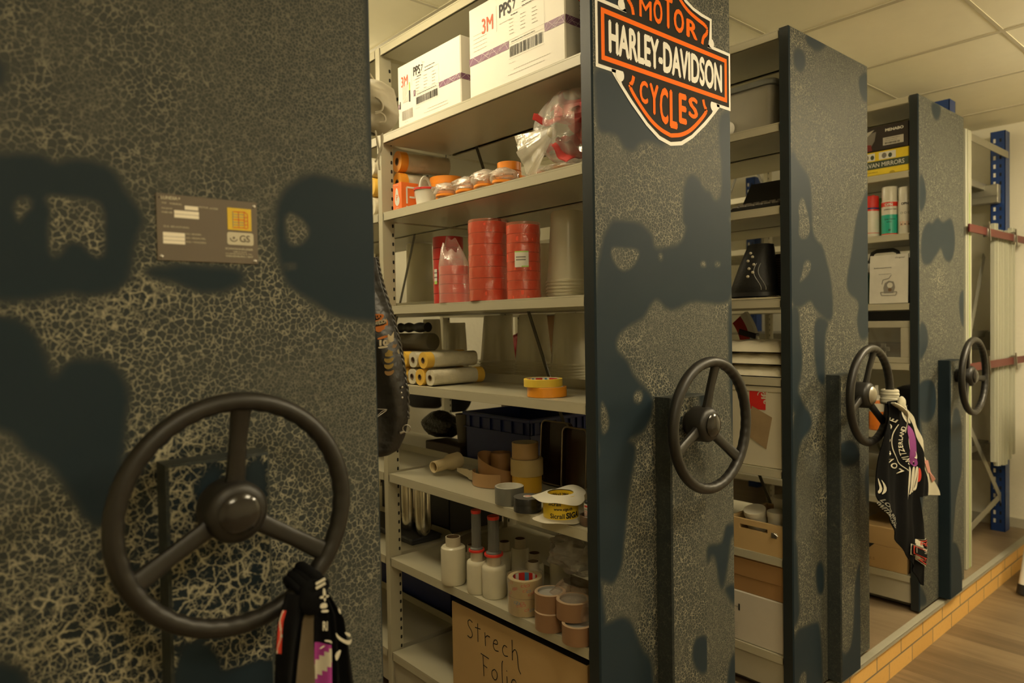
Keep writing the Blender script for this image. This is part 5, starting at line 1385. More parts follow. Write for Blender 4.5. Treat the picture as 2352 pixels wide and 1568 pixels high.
q = MB(); q.grid(lambda u, v: (.27*v, .25*u, .004+.004*math.sin(9*u+2*v)*(1-v)+.003*math.sin(17*u)), 30, 10, mf=lambda u, v: 1 if v > .12 else 0); q.grid(lambda u, v: (.27*v, .25*u, .0005), 4, 4)
for k in range(1): q.box(.0, .004, .0, .25, 0, .006)
solo('folded_cloth', q, [mat('cream_cloth', (.58, .53, .38), .85), mat('purple_cloth', (.16, .05, .28), .85)], 'folded cream cloth with a purple border under the boot', 'cloth', (2.198, .040, z+.001))
# plastic wrapped pads
z = LVC[4]
for k in range(3):
    q = MB(); rr = random.Random(k)
    def fn(u, v, k=k):
        x = v; y = u; ed = min(1, 9*min(u, 1-u))**.5*min(1, 7*min(v, 1-v)+.0)**.5
        return (.26*x, .27*y, .003+.036*ed*(1+.06*math.sin(20*u+9*v+k)))
    q.grid(fn, 34, 24); q.grid(lambda u, v: (.26*v, .27*u, .003*(1-min(1, 9*min(u, 1-u)))), 34, 24)
    solo('wrapped_white_pad', q, mat('glossy_white_wrap', (.70, .65, .50), .16, var=.05, bump=1, bsc=28, bd=.006), 'plastic-wrapped cream pad, %s of the pile of three' % ('bottom', 'middle', 'top')[k], 'pad', (2.193+.003*k, .0405, z+.0405*k), group='pile of wrapped pads')
# red and white bow (warning hoop)
q = MB(); y0_, z0_ = PC(2.52, 1700, 712); y1_, z1_ = PC(2.52, 1740, 800)
t = thing('striped_hoop', 'curved red and white board with a black strap behind the wrapped pads', 'board', (2.512, .0, z+.001))
def arc(r0_, r1_, m, nm, x0_, x1_):
    q = MB(); cy_, cz_ = .539, .0745
    A = [math.radians(38.5*k/24) for k in range(25)]
    pol_ = [(r1_, -.073)]+[(r1_*math.cos(a), r1_*math.sin(a)) for a in A]+[(r0_*math.cos(a), r0_*math.sin(a)) for a in A[::-1]]+[(r0_, -.073)]
    q.prism(pol_, x0_, x1_, M=plane_M((0, cy_, cz_), (0, -1, 0), (0, 0, 1))); q.build(nm, m, t)
arc(.170, .2145, mat('red_board', (.45, .02, .012), .5), 'red_edge', 0, .02); arc(.215, .242, M_PAPER, 'white_edge', 0, .022)
q = MB(); q.box(-.026, .004, -.040, .036, 0, .022, 0, .003, T(0, .345, .128) @ Rx(.25)); q.build('strap', M_BLACK, t)
# white carton with red label and brown tag
z = LVC[5]
q = MB(); q.box(0, .25, -.205, 0, 0, .256, 0, .003); q.box(-.002, .25, -.206, .001, .2562, .275, 0, .002)
Mx = FX(-.0005, 0, 0)
u0 = .05; q.rect(.088, .148, .195, .270, .0004, 1, Mx); q.text('alfa', 1, .108, .205, .0008, 0, Mx @ T(.128, .235, 0) @ Rz(PI/2) @ T(-.128, -.235, 0), bold=.03, w=.05, h=.026)
pline(q, [(.132+.013*math.cos(a), .243+.014*math.sin(a)) for a in [PI*k/8 for k in range(9)]], .003, .0008, 0, Mx)
poly(q, [(.075, .105), (.150, .062), (.172, .172), (.098, .206)], .0016, 2, Mx); q.box(-.0016, 0, -.13, -.10, .1, .18, 2)
solo('white_carton', q, [M_BOXW2, mat('alfa_red', (.62, .02, .015), .5), mat('brown_tag', (.33, .23, .12), .8, var=.25, sc=18)] if False else [mat('dull_white_carton', (.62, .57, .43), .6, var=.04), mat('alfa_red', (.62, .02, .015), .5), mat('brown_tag', (.33, .23, .12), .8, var=.25, sc=18)], 'white carton with a red label and a brown card tag', 'box', (2.196, .247, z))
# wooden drawer box with white tubs
z = LVC[6]
M_PLY = mat('pale_plywood', (.56, .39, .18), .5, var=.07, sc=9)
t = thing('plywood_box', 'open pale plywood box with a slot handle holding white tubs', 'box', (2.193, .245, z))
def frame_slot():
    q = MB(); M = FX(0, 0, 0); w, h = .208, .105; s0, s1, t0, t1 = .045, .150, .072, .086
    for a in ((0, w, 0, t0), (0, w, t1, h), (0, s0, t0, t1), (s1, w, t0, t1)): q.box(a[0], a[1], a[2], a[3], -.010, 0, M=M)
    return q
frame_slot().build('slotted_front', M_PLY, t)
q = MB(); q.box(.010, .25, -.208, -.198, 0, .105); q.build('side', M_PLY, t); q = MB(); q.box(.010, .25, -.010, 0, 0, .105); q.build('side', M_PLY, t)
q = MB(); q.box(.25, .26, -.208, 0, 0, .105); q.build('back', M_PLY, t); q = MB(); q.box(.010, .25, -.198, -.010, 0, .006); q.build('bottom', M_PLY, t)
q = MB(); q.box(-.004, 0, -.185, -.165, .062, .080, 0, .001); q.tube([(-.004, -.172, .075), (-.009, -.180, .08), (-.006, -.190, .072)], .002, 6); q.build('catch', M_STEEL, t)
def tub(label, x, y, zz, r, h, rot=None):
    q = MB(); q.lathe([(0, 0), (r*.84, 0), (r*.93, h*.76), (r*.93, h*.78), (r, h*.78), (r, h), (r*.97, h+.001), (0, h+.001)], 36)
    q.grid(lambda u, v: ((r*(.87+.05*v)+.0006)*math.cos(2*PI*u), (r*(.87+.05*v)+.0006)*math.sin(2*PI*u), h*(.22+.32*v)), 36, 6, cu=True, mf=lambda u, v: 1 if .35 < v < .52 else 0)
    solo('white_tub', q, [M_WHITE2, mat('olive_print', (.35, .42, .2), .5)], label, 'tub', (x, y, zz), 0, 'white tubs in the plywood box', rot)
M_WHITE2 = mat('dull_white_tub', (.66, .62, .50), .4, var=.03)
tub('white lidded tub tilted forward in the plywood box, front left', 2.266, .172, z+.060, .038, .075, (.0, -.30, 0))
tub('white lidded tub in the plywood box, upright at the right', 2.262, .094, z+.050, .036, .085)
tub('white lidded tub in the plywood box, at the back', 2.345, .110, z+.060, .043, .108)
z = LVC[7]
q = MB(); q.box(0, .24, -.30, 0, 0, .175, 0, .003); q.box(.05, .19, -.3004, -.29, .06, .1, 0); 
Mx = FX(-.0005, 0, 0); q.rect(.10, .135, .115, .119, .0004, 1, Mx); q.rect(.133, .139, .105, .129, .0004, 2, Mx); pline(q, [(.04+.014*math.cos(a), .125+.014*math.sin(a)) for a in [-1.5+.3*k for k in range(11)]], .001, .0004, 1, Mx)
for k in range(7): line(q, .09, .06-.007*k, .13, .06-.007*k, .001, .0004, 1, Mx)
solo('white_flap_carton', q, [mat('soft_white_carton', (.60, .55, .46), .65, var=.04), M_TINY, M_HOLE], 'white folding carton on the lowest shelf below a brown one', 'box', (2.196, .342, z))
q = MB(); q.box(0, .24, -.28, 0, 0, .055, 0, .002); q.box(-.003, .243, -.283, .003, .055, .118, 0, .002); q.box(.0, .24, -.28, 0, .1185, .121, 0)
solo('brown_lidded_box', q, M_CARD2 if False else mat('warm_brown_carton', (.36, .20, .075), .75, var=.08, sc=7), 'brown box with a deep lid on top of the white folding carton', 'box', (2.200, .320, z+.1752))
# ================================================================== unit D goods (front plane x = 3.285)
xd = 3.290
z = LVD[1]
def face_box(name, mats, deco, label, x, y_l, w, h, d, z, cat='box', rz=0):
    q = MB(); q.box(0, d, -w, 0, 0, h, 0, .002); deco(q, FX(-.0005, 0, 0), w, h); return solo(name, q, mats, label, cat, (x, y_l, z), rz)
def dm(q, M, w, h):
    q.text('MENABO', 1, .13, h-.030, .0005, 1, M, bold=.05, w=.075, h=.013); q.rect(.12, .205, .018, .052, .0005, 2, M); barcode(q, .128, .19, .022, .030, M, random.Random(8), 0, .0009)
    tiny_lines(q, .13, .045, 2, .06, .008, M, random.Random(2), 0, .0014)
    poly(q, [(.0, .01), (.06, .005), (.085, .045), (.092, .085), (.06, .08)], .0005, 3, M); poly(q, [(0, .04), (.055, .088), (.085, .095), (.01, .03)], .001, 2, M); poly(q, [(.02, .004), (.075, .004), (.07, .03), (.03, .035)], .0012, 4, M)
face_box('roof_bar_box', [mat('black_brown_carton', (.030, .022, .018), .4), M_PAPER, mat('pale_print', (.50, .47, .40), .5), mat('grey_photo', (.20, .18, .15), .5), mat('maroon_print', (.18, .02, .015), .5)], dm, 'black box with pale lettering lying on the yellow mirror box', 3.292, .268, .225, .107, .2, z+.108)
def dy(q, M, w, h):
    q.rect(0, w, .028, .062, .0005, 1, M); q.text('CARAVAN MIRRORS', 1, .0, .035, .0009, 2, M, bold=.01, w=.21, h=.019)
    for u in (.03, .105): 
        q.rect(u, u+.070 if u > .05 else u+.058, .066, .098, .0005, 2, M); q.disc((u+.022, .082, .0009), .010, 3, 20, M, .012); q.disc((u+.047, .080, .0009), .008, 1, 20, M, .010)
    poly(q, [(.16+.012*math.cos(a), .002+.009*math.sin(a)) for a in [PI*k/8 for k in range(9)]], .0006, 4, M); tiny_lines(q, .02, .014, 1, .09, .01, M, random.Random(5), 4, .003)
face_box('mirror_box', [mat('bright_yellow_carton', (.80, .60, .03), .4), mat('dark_green_print', (.05, .07, .04), .5), M_PAPER, mat('grey_photo', (.20, .18, .15), .5), mat('mustard_print', (.45, .32, .02), .5)], dy, 'yellow caravan mirror box below the black box', 3.292, .270, .228, .104, .2, z+.001)
z = LVD[2]
M_SG = mat('teal_can', (.03, .42, .30), .3); M_SW = mat('white_can', (.68, .65, .54), .3); M_SR = mat('red_can_band', (.66, .04, .02), .3); M_SO = mat('orange_label', (.82, .22, .02), .4)
def can(label, px0, px1, ptop, bands, caps, deco=None, cat='spray can', h=None, hasnoz=False, x=3.33):
    cx_, cy_, r = standx(x, z, px0, px1); H = zat(cx_, cy_, ptop)-z
    t = thing('spray_can', label, cat, (cx_, cy_, z), 0, 'spray cans')
    hb = H*.70
    q = MB(); pr_ = [(0, 0), (r*.94, 0), (r*.97, .003)]; ms = [0, 0]
    for fr, m in bands: pr_ += [(r*.97, hb*fr)]; ms.append(m)
    pr_ += [(r*.85, hb+.004), (r*.5, hb+.008)]; ms += [bands[-1][1], bands[-1][1]]
    q.lathe(pr_, 32, ms=ms)
    if deco: deco(q, r, hb)
    q.build('can_body', [M_SW, M_SG, M_SR, M_SO, M_INK, M_BLUE], t)
    q = MB(); q.lathe([(r*.90, hb+.002), (r*.90, H-.004), (r*.84, H), (0, H)], 32); q.build('cap', caps, t)
    return t
def d1(q, r, hb):
    wraptext(q, 'OPN', .011, hb*.86, a1-.62, r*.975, 0, .05); wraptext(q, 'protectant wash', .006, hb*.74, a1-.75, r*.975, 4, .02); wraptext(q, 'Spray Cleaner', .006, hb*.45, a1-.7, r*.975, 4, .02); wraptext(q, 'active', .006, hb*.37, a1-.4, r*.975, 4, .02); wraptext(q, 'o', .012, hb*.12, a1-.2, r*.975, 4, .03)
def d2(q, r, hb):
    wraptext(q, 'OPN', .010, hb*.88, a1-.62, r*.975, 4, .05)
    for k in range(3): wraptext(q, 'O', .010, hb*.60, a1-.75+.5*k, r*.975, 4, .0)
    for k in range(3):
        a = a1-.75+.5*k; q.add([(r*.974*math.cos(a+i), r*.974*math.sin(a+i), hb*j) for i, j in ((0, .25), (.34, .25), (.34, .38), (0, .38))], [(0, 1, 2, 3)], 3); wraptext(q, 'x', .008, hb*.27, a+.08, r*.978, 4, .05)
a1 = math.atan2(-1.3, -3.3)
can('teal and white spray can with a red band, in the middle', 2026, 2062, 430, [(.05, 2), (.60, 1), (.84, 0), (.97, 2), (1, 0)], M_SW, d1)
can('white spray can with orange hazard squares, at the right', 2064, 2096, 430, [(1, 0)], M_SW, d2)
t = can('white and red spray can with a blue stripe and red trigger, at the left', 1982, 2019, 452, [(.12, 0), (.14, 2), (.9, 0), (.96, 2), (1, 5)], M_RED)
cx_, cy_ = t.location[0], t.location[1]
q = MB(); q.tube([(0, 0, .150), (0, .0, .172), (-.004, -.006, .182), (-.012, -.018, .184)], [.006, .006, .007, .005], 10); q.tube([(0, .004, .17), (.0, .014, .150)], .003, 8); q.build('trigger', M_REDP, t)
q = MB(); q.lathe([(0, 0), (.030, 0), (.032, .01), (.032, .165), (.024, .19), (0, .19)], 30)
solo('beige_canister', q, mat('beige_plastic', (.42, .37, .26), .5), 'beige canister behind the white spray can', 'canister', (3.42, .080, z))
q = MB(); q.box(0, .02, -.26, 0, 0, .2, 0, .002); solo('green_board', q, mat('leaf_green_board', (.10, .22, .04), .6), 'green board standing behind the spray cans', 'board', (3.50, .30, z))
# manual in a bag, green canister, grey case
z = LVD[3]
q = MB(); q.box(0, .006, -.165, 0, 0, .215, 0, .001); Mx = FX(-.0005, 0, 0)
q.text('Original', 1, .11, .195, .0005, 1, Mx, w=.04, h=.008, shear=.2); q.text('Bedienungsanleitung', 1, .02, .155, .0005, 1, Mx, bold=.02, w=.075, h=.006); tiny_lines(q, .04, .130, 1, .07, .01, Mx, random.Random(3), 1, .0012)
poly(q, [(.065, .045), (.105, .045), (.112, .070), (.105, .095), (.085, .100), (.068, .09), (.062, .07)], .0005, 2, Mx); pline(q, [(.05, .05), (.12, .05), (.115, .035), (.055, .035), (.05, .05)], .003, .0008, 2, Mx); q.disc((.09, .08, .0009), .012, 0, 20, Mx); q.disc((.09, .06, .0009), .008, 3, 20, Mx)
pline(q, [(.055, .085), (.06, .105), (.085, .11), (.095, .125)], .003, .0008, 2, Mx)
solo('instruction_booklet', q, [mat('booklet_paper', (.66, .63, .54), .5), M_INK, M_GREYINK, M_CORE], 'white instruction booklet with a grey machine drawing, leaning', 'booklet', (3.296, .212, z+.001), rot=(0, .05, -.06))
q = MB(); crumple(q, (.0, -.09, .10), .012, .095, .115, 33, .06, nu=30, nv=18); solo('booklet_sleeve', q, film('sleeve', (.8, .78, .7), .12, .08, 30, .8), 'clear sleeve lying loosely over the booklet', 'sleeve', (3.325, .195, z)) if False else None
q = MB(); q.box(0, .06, -.06, 0, 0, .14, 0, .008, seg=2); q.lathe([(.014, .14), (.014, .155), (0, .155)], 20, m=1, M=T(.03, -.03, 0))
solo('green_bottle', q, [mat('emerald_plastic', (.0, .22, .09), .35), M_WHITE], 'emerald green bottle with a white cap left of the booklet', 'bottle', (3.298, .290, z))
q = MB(); q.box(0, .10, -.27, 0, 0, .205, 0, .01); q.box(-.001, .004, -.1, -.04, .15, .19, 1, .001)
q.tube([(.03, -.05, .2), (.03, -.06, .238), (.03, -.08, .247), (.03, -.15, .247), (.03, -.17, .236), (.03, -.18, .2)], .009, 10, 0)
solo('grey_power_tool_case', q, [mat('dark_grey_case', (.06, .06, .055), .5), M_PAPER], 'dark grey case with a carry handle behind the booklet', 'case', (3.40, .31, z))
# clear fronted case
z = LVD[4]
t = thing('clear_front_case', 'case with pale frame and clear front showing dark tools', 'case', (3.294, .275, z))
q = MB(); M = FX(0, 0, 0)
for a in ((0, .235, 0, .025), (0, .235, .155, .185), (.195, .235, .025, .155), (0, .02, .025, .155)): q.box(a[0], a[1], a[2], a[3], -.012, 0, 0, .002, M)
q.box(.012, .16, -.235, 0, 0, .003); q.box(.012, .16, -.235, 0, .182, .185); q.box(.155, .16, -.235, 0, 0, .185); q.build('pale_frame', mat('pale_grey_frame', (.42, .39, .29), .5), t)
q = MB(); q.box(.003, .005, -.2, -.015, .02, .16); q.build('clear_window', film('case_window', (.5, .48, .4), .12, .05, 4, .05), t)
q = MB(); q.box(.03, .12, -.19, -.02, .004, .09, 0, .01); q.box(.022, .03, -.14, -.09, .05, .07, 1, .002); q.box(.022, .03, -.125, -.105, .035, .085, 1, .002); q.build('tools', [mat('dark_brown_tools', (.05, .035, .025), .5), M_GREYINK], t)
z = LVD[5]
q = MB(); q.lathe([(0, 0), (.028, 0), (.030, .004), (.030, .135), (.022, .150), (.010, .156), (.010, .175), (.008, .178), (.008, .20), (0, .20)], 30, ms=[0, 0, 1, 2, 2, 2, 2, 2, 2])
q.grid(lambda u, v: (.0304*math.cos(2*PI*u), .0304*math.sin(2*PI*u), .02+.10*v), 30, 8, cu=True, mf=lambda u, v: 1 if v < .6 else 2)
yy = on(0, 3.33, 2012, 960)[1]
solo('orange_bottle', q, [M_SO, M_SO, M_SW], 'white bottle with an orange label just above the hanging bandana', 'bottle', (3.335, yy, z+.001))
q = MB(); q.box(0, .22, -.23, 0, 0, .08, 0, .01); q.box(.0, .2, -.16, -.02, .08, .11, 0, .01); solo('dark_machine_part', q, M_BLACK, 'dark bulky machine part on the shelf behind the bandana', 'machine', (3.325, .49, z+.001))
z = LVD[7]
q = MB(); q.box(0, .26, -.215, 0, 0, .105, 0, .002); q.box(.0, .26, -.215, 0, .1055, .190, 0, .002)
poly(q, [(.0, .105), (.08, .11), (.035, .065), (.0, .09)], .0005, 1, FX(-.0005, 0, 0)); q.text('CISOILS', 1, .01, .035, .0006, 2, FX(-.0005, 0, 0), w=.07, h=.012)
solo('brown_shipping_carton', q, [M_CARD, M_HOLE, mat('faded_print', (.25, .15, .06), .8)], 'brown shipping carton on the lowest shelf beside the bandana', 'box', (3.290, .270, z))
# ================================================================== blue rack, profiles, far right
M_RB = mat('blue_rack_steel', (.012, .045, .19), .35, .1, var=.1); M_GALV = mat('galvanised_steel', (.36, .35, .29), .4, .7, var=.08)
t = thing('pallet_rack', 'blue perforated rack with diagonal braces standing against the right wall', 'rack', (3.97, .098, PLZ+.001))
def rack_post(x, y, H, d=.075, w=.085, first=True):
    q = MB()
    # front flange towards -x is punched; open C section
    q.box(x, x+w, y, y+.003, 0, H); q.box(x, x+w, y+d-.003, y+d, 0, H); q.box(x, x+.003, y, y+d, 0, H); q.box(x+w-.003, x+w, y, y+.02, 0, H)
    z = .06
    while z < H-.03:
        Mx = FX(x-.0006, y+d*.72, 0)
        q.add([(u, v+z, 0) for u, v in ((-.006, -.012), (.006, -.012), (.006, .012), (-.006, .012))], [(0, 1, 2, 3)], 1, False, Mx)
        q.add([(u+.03, v+z, 0) for u, v in ((-.005, -.010), (.005, -.010), (.005, .010), (-.005, .010))], [(0, 1, 2, 3)], 2, False, Mx)
        z += .05
    return q
PH = 2.335-PLZ
rack_post(.93, 0, PH).build('post', [M_RB, M_PAPER, M_HOLE], t); rack_post(0, 0, PH).build('post', [M_RB, M_PAPER, M_HOLE], t)
rack_post(.93, 1.6, PH).build('post', [M_RB, M_PAPER, M_HOLE], t); rack_post(0, 1.6, PH).build('post', [M_RB, M_PAPER, M_HOLE], t)
zs = [2.17, 1.35, 1.30, .66, .13]
def bar(a, b, w=.04, th=.004, nm='brace', m=None):
    q = MB(); a = Vector(a); b = Vector(b); d = (b-a).normalized(); n = Vector((-d.z, 0, d.x))*w/2
    vs = [tuple(p+s*n+Vector((0, e, 0))) for p in (a, b) for s in (-1, 1) for e in (0, th)]
    q.add(vs, [(0, 1, 3, 2), (4, 6, 7, 5), (0, 4, 5, 1), (2, 3, 7, 6), (0, 2, 6, 4), (1, 5, 7, 3)]); q.v = [(x, y, z) for x, y, z in q.v]; q.build(nm, m or M_GALV, t)
bar((.02, -.006, 2.193-PLZ), (.97, -.006, 2.193-PLZ)); bar((.05, .02, .60), (.62, .02, 1.62)); bar((.28, .02, .76), (.96, .02, .17)); bar((.05, .021, .08), (.96, .021, .22))
for zz in (2.02, 1.16, .5):
    q = MB(); q.box(.09, .93, .10, 1.58, zz-PLZ, zz-PLZ+.006); q.box(.09, .93, .085, .10, zz-PLZ-.03, zz-PLZ+.006) ; q.build('shelf_panel', M_GALV, t)
    q = MB(); q.box(.86, .92, .02, 1.6, zz-PLZ-.11, zz-PLZ-.002, 0, .003); q.box(.855, .86, .02, 1.6, zz-PLZ-.07, zz-PLZ-.05); q.build('beam', M_GALV, t)
# aluminium profile bundle with red clamps
M_PROF = mat('white_painted_profile', (.40, .40, .31), .4, var=.05, sc=3); M_PROFG = mat('green_protective_film', (.30, .42, .10), .4)
zb = .43; 
for k, (x0, x1, dz, lb) in enumerate(((4.50, 4.55, .02, 'pale profile strip, left edge of the clamped bundle'), (4.56, 4.65, -.01, 'pale profile strip, second in the clamped bundle'), (4.66, 4.735, -.02, 'pale profile with a green stripe in the clamped bundle'), (4.745, 4.81, .0, 'pale profile strip, fourth in the clamped bundle'), (4.82, 4.875, .02, 'pale profile strip, right edge of the clamped bundle'))):
    q = MB(); h = 1.305; w = x1-x0
    q.box(0, w, 0, .022, 0, h, 0, .001); q.box(w*.2, w*.28, -.006, 0, 0, h); q.box(w*.62, w*.72, -.006, 0, 0, h)
    if k == 2: q.box(w*.4, w*.52, -.001, 0, 0, h, 1)
    solo('aluminium_profile', q, [M_PROF, M_PROFG], lb, 'profile', (x0, .045, zb+dz), 0, 'bundle of upright profiles')
q = MB(); q.box(0, .085, 0, .035, 0, 2.215, 0, .002); q.box(.048, .058, -.0012, 0, .0, 1.9, 1); q.box(.02, .024, -.003, 0, 0, 2.215)
solo('long_profile', q, [M_PROF, M_PROFG], 'tall pale profile with a thin green stripe standing beside the last shelving unit', 'profile', (4.022, .042, PLZ+.001))
M_CLR = mat('red_clamp_bar', (.12, .012, .009), .45, .2)
for zz, lb in ((1.692, 'upper red clamp bar holding the profiles to the rack'), (.998, 'lower red clamp bar holding the profiles to the rack')):
    t = thing('clamp_bar', lb, 'clamp', (4.0, .018, zz), 0, 'red clamp bars')
    q = MB(); q.box(.0, 1.0, 0, .010, -.022, .018, 0, .002); q.build('bar', M_CLR, t)
    for xx in (.26, .74):
        q = MB(); q.box(xx, xx+.014, -.008, .016, -.03, .03, 0, .002); q.tube([(xx+.02, -.012, -.05), (xx+.0, -.012, .02), (xx-.006, -.012, .045)], .004, 8); q.build('jaw', M_STEEL, t)
    q = MB(); q.lathe([(0, 0), (.008, 0), (.008, .02), (0, .02)], 12, M=T(.99, .005, 0) @ Ry(PI/2)); q.build('end_knob', M_STEEL, t)
# things low behind the long profile
t = thing('tool_case', 'small grey case with a dark front on the platform beside the tall profile', 'case', (4.16, .145, PLZ+.001))
q = MB(); q.box(0, .26, 0, .14, 0, .15, 0, .012); q.build('dark_body', M_BLACK, t); q = MB(); q.box(-.004, .27, -.006, .15, .15, .185, 0, .01); q.build('grey_lid', mat('grey_case_lid', (.33, .32, .26), .5), t)
q = MB(); crumple(q, (0, 0, .09), .10, .12, .10, 55, .12, nu=36, nv=22); q2 = q
t = thing('cable_bag', 'pale sack with dark cables and buckles behind the tool case', 'bag', (4.50, .42, PLZ)); q.build('sack', mat('pale_grey_sack', (.42, .40, .32), .7, bump=.5, bsc=30, bd=.01), t)
for k in range(4):
    q = MB(); q.tube([(-.12+.05*k, -.02+.01*k, .10+.05*math.sin(k)), (-.06+.05*k, -.06, .20+.02*k), (.02+.03*k, -.05, .26), (.10+.02*k, -.03, .16), (.05, -.09, .04)], .007, 8); q.build('cable', M_BLACK, t)
q = MB(); q.box(-.14, .14, -.10, .10, 0, .36, 0, .04, seg=2); q.box(-.10, .10, -.115, -.10, .10, .30, 0, .01); solo('dark_machine', q, M_BLACK, 'large black machine on the rack behind the farthest wheel', 'machine', (4.34, .36, .5085))
q = MB(); crumple(q, (0, 0, .03), .07, .07, .035, 66, .3, nu=28, nv=14); q.tube([(-.06, 0, .05), (-.02, -.03, .08), (.03, -.03, .08), (.06, 0, .05)], .010, 10); solo('black_gloves', q, M_BLKCLOTH, 'black gloves lying on top of the black machine', 'gloves', (4.34, .32, .867))
q = MB(); q.box(0, .34, -.3, 0, 0, .14, 0, .01); solo('black_crate', q, M_BLACK, 'black crate on the middle rack shelf behind the profiles', 'crate', (4.20, .60, 1.167))
# ladder: one leg in view, the ladder leans along the walkway
t = thing('step_ladder', 'white metal step ladder leg with a black rubber foot at the frame edge', 'ladder', (4.272, -.125, FL+.001))
def leg(a, b, foot=True):
    q = MB(); q.tube([a, b], .0125, 14, flat=(1.5, 1)); q.build('leg', M_WHITE, t)
    if foot: q = MB(); d = (Vector(b)-Vector(a)).normalized(); q.tube([Vector(a)-d*.004, Vector(a)+d*.045], .0165, 14, flat=(1.4, 1)); q.build('rubber_foot', M_BLACK, t)
leg((.02, 0, .010), (.16, -.12, 1.15)); leg((.46, -.05, .010), (.36, -.14, 1.15)); leg((.10, -.62, .012), (.18, -.24, 1.15)); leg((.54, -.62, .012), (.38, -.24, 1.15))
for k in range(3):
    s = (k+1)/4.2; q = MB(); q.box(.02+.14*s, .46-.10*s, -.16*s-.07, -.10*s+.01, 1.15*s, 1.15*s+.02, 0, .003); q.build('step', M_GALV, t)
q = MB(); q.box(.13, .40, -.28, -.09, 1.15, 1.175, 0, .004); q.build('top_platform', M_BLACK, t)

# ================================================================== bandanas
def bandana_field(A, ks):
    return lambda x, z: sum(a*math.sin(kx*x+kz*z+p) for a, kx, kz, p in ks)*A
t = thing('black_bandana', 'black printed bandana with a white border knotted on the third steering wheel', 'bandana', (0, 0, 0))
YB2 = -.154
F = bandana_field(1, ((.007, 38, 4, 0), (.004, 75, -6, 1.5), (.003, 12, 20, .7)))
def W2(px, py, off=0, y=YB2):
    w = on(1, y, px, py); return (w[0], y+F(w[0], w[2])+off, w[2])
# silhouettes measured in the photo, left and right edge at each height
Lb = [(2041, 925), (2030, 985), (2022, 1050), (2017, 1110), (2017, 1138), (2038, 1190), (2062, 1240), (2086, 1285), (2106, 1318), (2120, 1343)]
Rb = [(2076, 915), (2095, 985), (2104, 1050), (2110, 1110), (2112, 1138), (2116, 1180), (2121, 1210), (2122, 1260), (2122, 1300), (2123, 1345)]
def sample(C, v):
    s = v*(len(C)-1); i = min(int(s), len(C)-2); f = s-i; return (C[i][0]*(1-f)+C[i+1][0]*f, C[i][1]*(1-f)+C[i+1][1]*f)
def sheet(L_, R_, nu, nv, y=YB2, off=0, th=.003):
    q = MB()
    def f(u, v, o=0):
        a = sample(L_, v); b = sample(R_, v); return W2(a[0]+(b[0]-a[0])*u, a[1]+(b[1]-a[1])*u, off+o, y)
    q.grid(lambda u, v: f(u, v), nu, nv); q.grid(lambda u, v: f(u, v, th), nu, nv)
    return q
q = sheet(Lb, Rb, 30, 60)
Mb = 1
def decal(q, fn2, m):
    """flat 2-D pieces (photo coordinates) laid on the cloth"""
    tmp = MB(); fn2(tmp)
    q.add([W2(v[0], v[1], -.0018) for v in tmp.v], tmp.f, m)
class PX(MB):
    pass
def arc_text(q, s, cx_, cy_, r_, a0_, a1_, h, m, sq_=1.0, bold=.02):
    n = len(s)
    for i, ch in enumerate(s):
        if ch == ' ': continue
        a = a0_+(a1_-a0_)*(i+.5)/n; vs, fs = text_geo(ch, bold, 0)
        w = max(v[0] for v in vs); sc = h/.72
        out = []
        for v in vs:
            lx = (v[0]-w/2)*sc; ly = v[1]*sc
            # baseline on the arc, letter tops outward
            ux, uy = math.cos(a), math.sin(a); tx, ty = -math.sin(a), math.cos(a)
            X_ = (r_+ly)*ux+lx*tx; Y_ = (r_+ly)*uy+lx*ty
            out.append(W2(cx_+X_*sq_, cy_+Y_, -.0018))
        q.add(out, fs, m)
arc_text(q, 'LOVE RIDE', 2143, 1014, 97, math.radians(134), math.radians(213), 12, 1, 1.0)
arc_text(q, 'SWITZERLAND', 2143, 1014, 74, math.radians(138), math.radians(206), 9, 1, 1.0)
for rr in (91, 64):
    for k in range(26):
        a = math.radians(134+72*k/26); b = math.radians(134+72*(k+1)/26)
        q.add([W2(2143+r_*math.cos(x_), 1014+r_*math.sin(x_), -.0016) for x_, r_ in ((a, rr), (b, rr), (b, rr+1.3), (a, rr+1.3))], [(0, 1, 2, 3)], 1)
def pxpoly(q, pts, m, off=-.002, k=2, lim=2121):
    from mathutils.geometry import tessellate_polygon
    p = chaikin([(min(a, lim), b) for a, b in pts], k); tri = tessellate_polygon([[Vector((a, b, 0)) for a, b in p]])
    q.add([W2(a, b, off) for a, b in p], [tuple(x_) for x_ in tri], m)
pxpoly(q, [(2075, 975), (2095, 972), (2103, 1010), (2104, 1050), (2109, 1068), (2098, 1072), (2085, 1055), (2080, 1020)], 2)
pxpoly(q, [(2084, 997), (2096, 992), (2097, 1007), (2088, 1008)], 1, -.003); pxpoly(q, [(2095, 1028), (2104, 1040), (2106, 1055), (2097, 1050), (2092, 1040)], 1, -.003)
for k in range(5):   # feathered stripes
    x_ = 2083+7*k
    pxpoly(q, [(x_-3+k, 1070), (x_+2+k, 1072), (x_+3, 1100), (x_+1-k, 1130), (x_-4-2*k, 1152-7*k), (x_-2-k, 1125), (x_-3, 1095)], 1, -.0022, 2, 2109)
    pxpoly(q, [(2066+5*k, 930), (2069+5*k, 930), (2072+5*k, 950), (2081+4*k, 972), (2078+4*k, 973), (2069+5*k, 953)], 1, -.0022, 2, 2098)
pxpoly(q, [(2109, 1070), (2112, 1080), (2112, 1105), (2107, 1108)], 3, -.0015, 2, 2112)
for a in (([(2020, 1095), (2024, 1110), (2026, 1125), (2022, 1135), (2019, 1130), (2023, 1122), (2021, 1108)], 1), ([(2024, 1098), (2030, 1115), (2030, 1128), (2024, 1137), (2027, 1125), (2027, 1112)], 1)): pxpoly(q, a[0], a[1], -.002, 1)
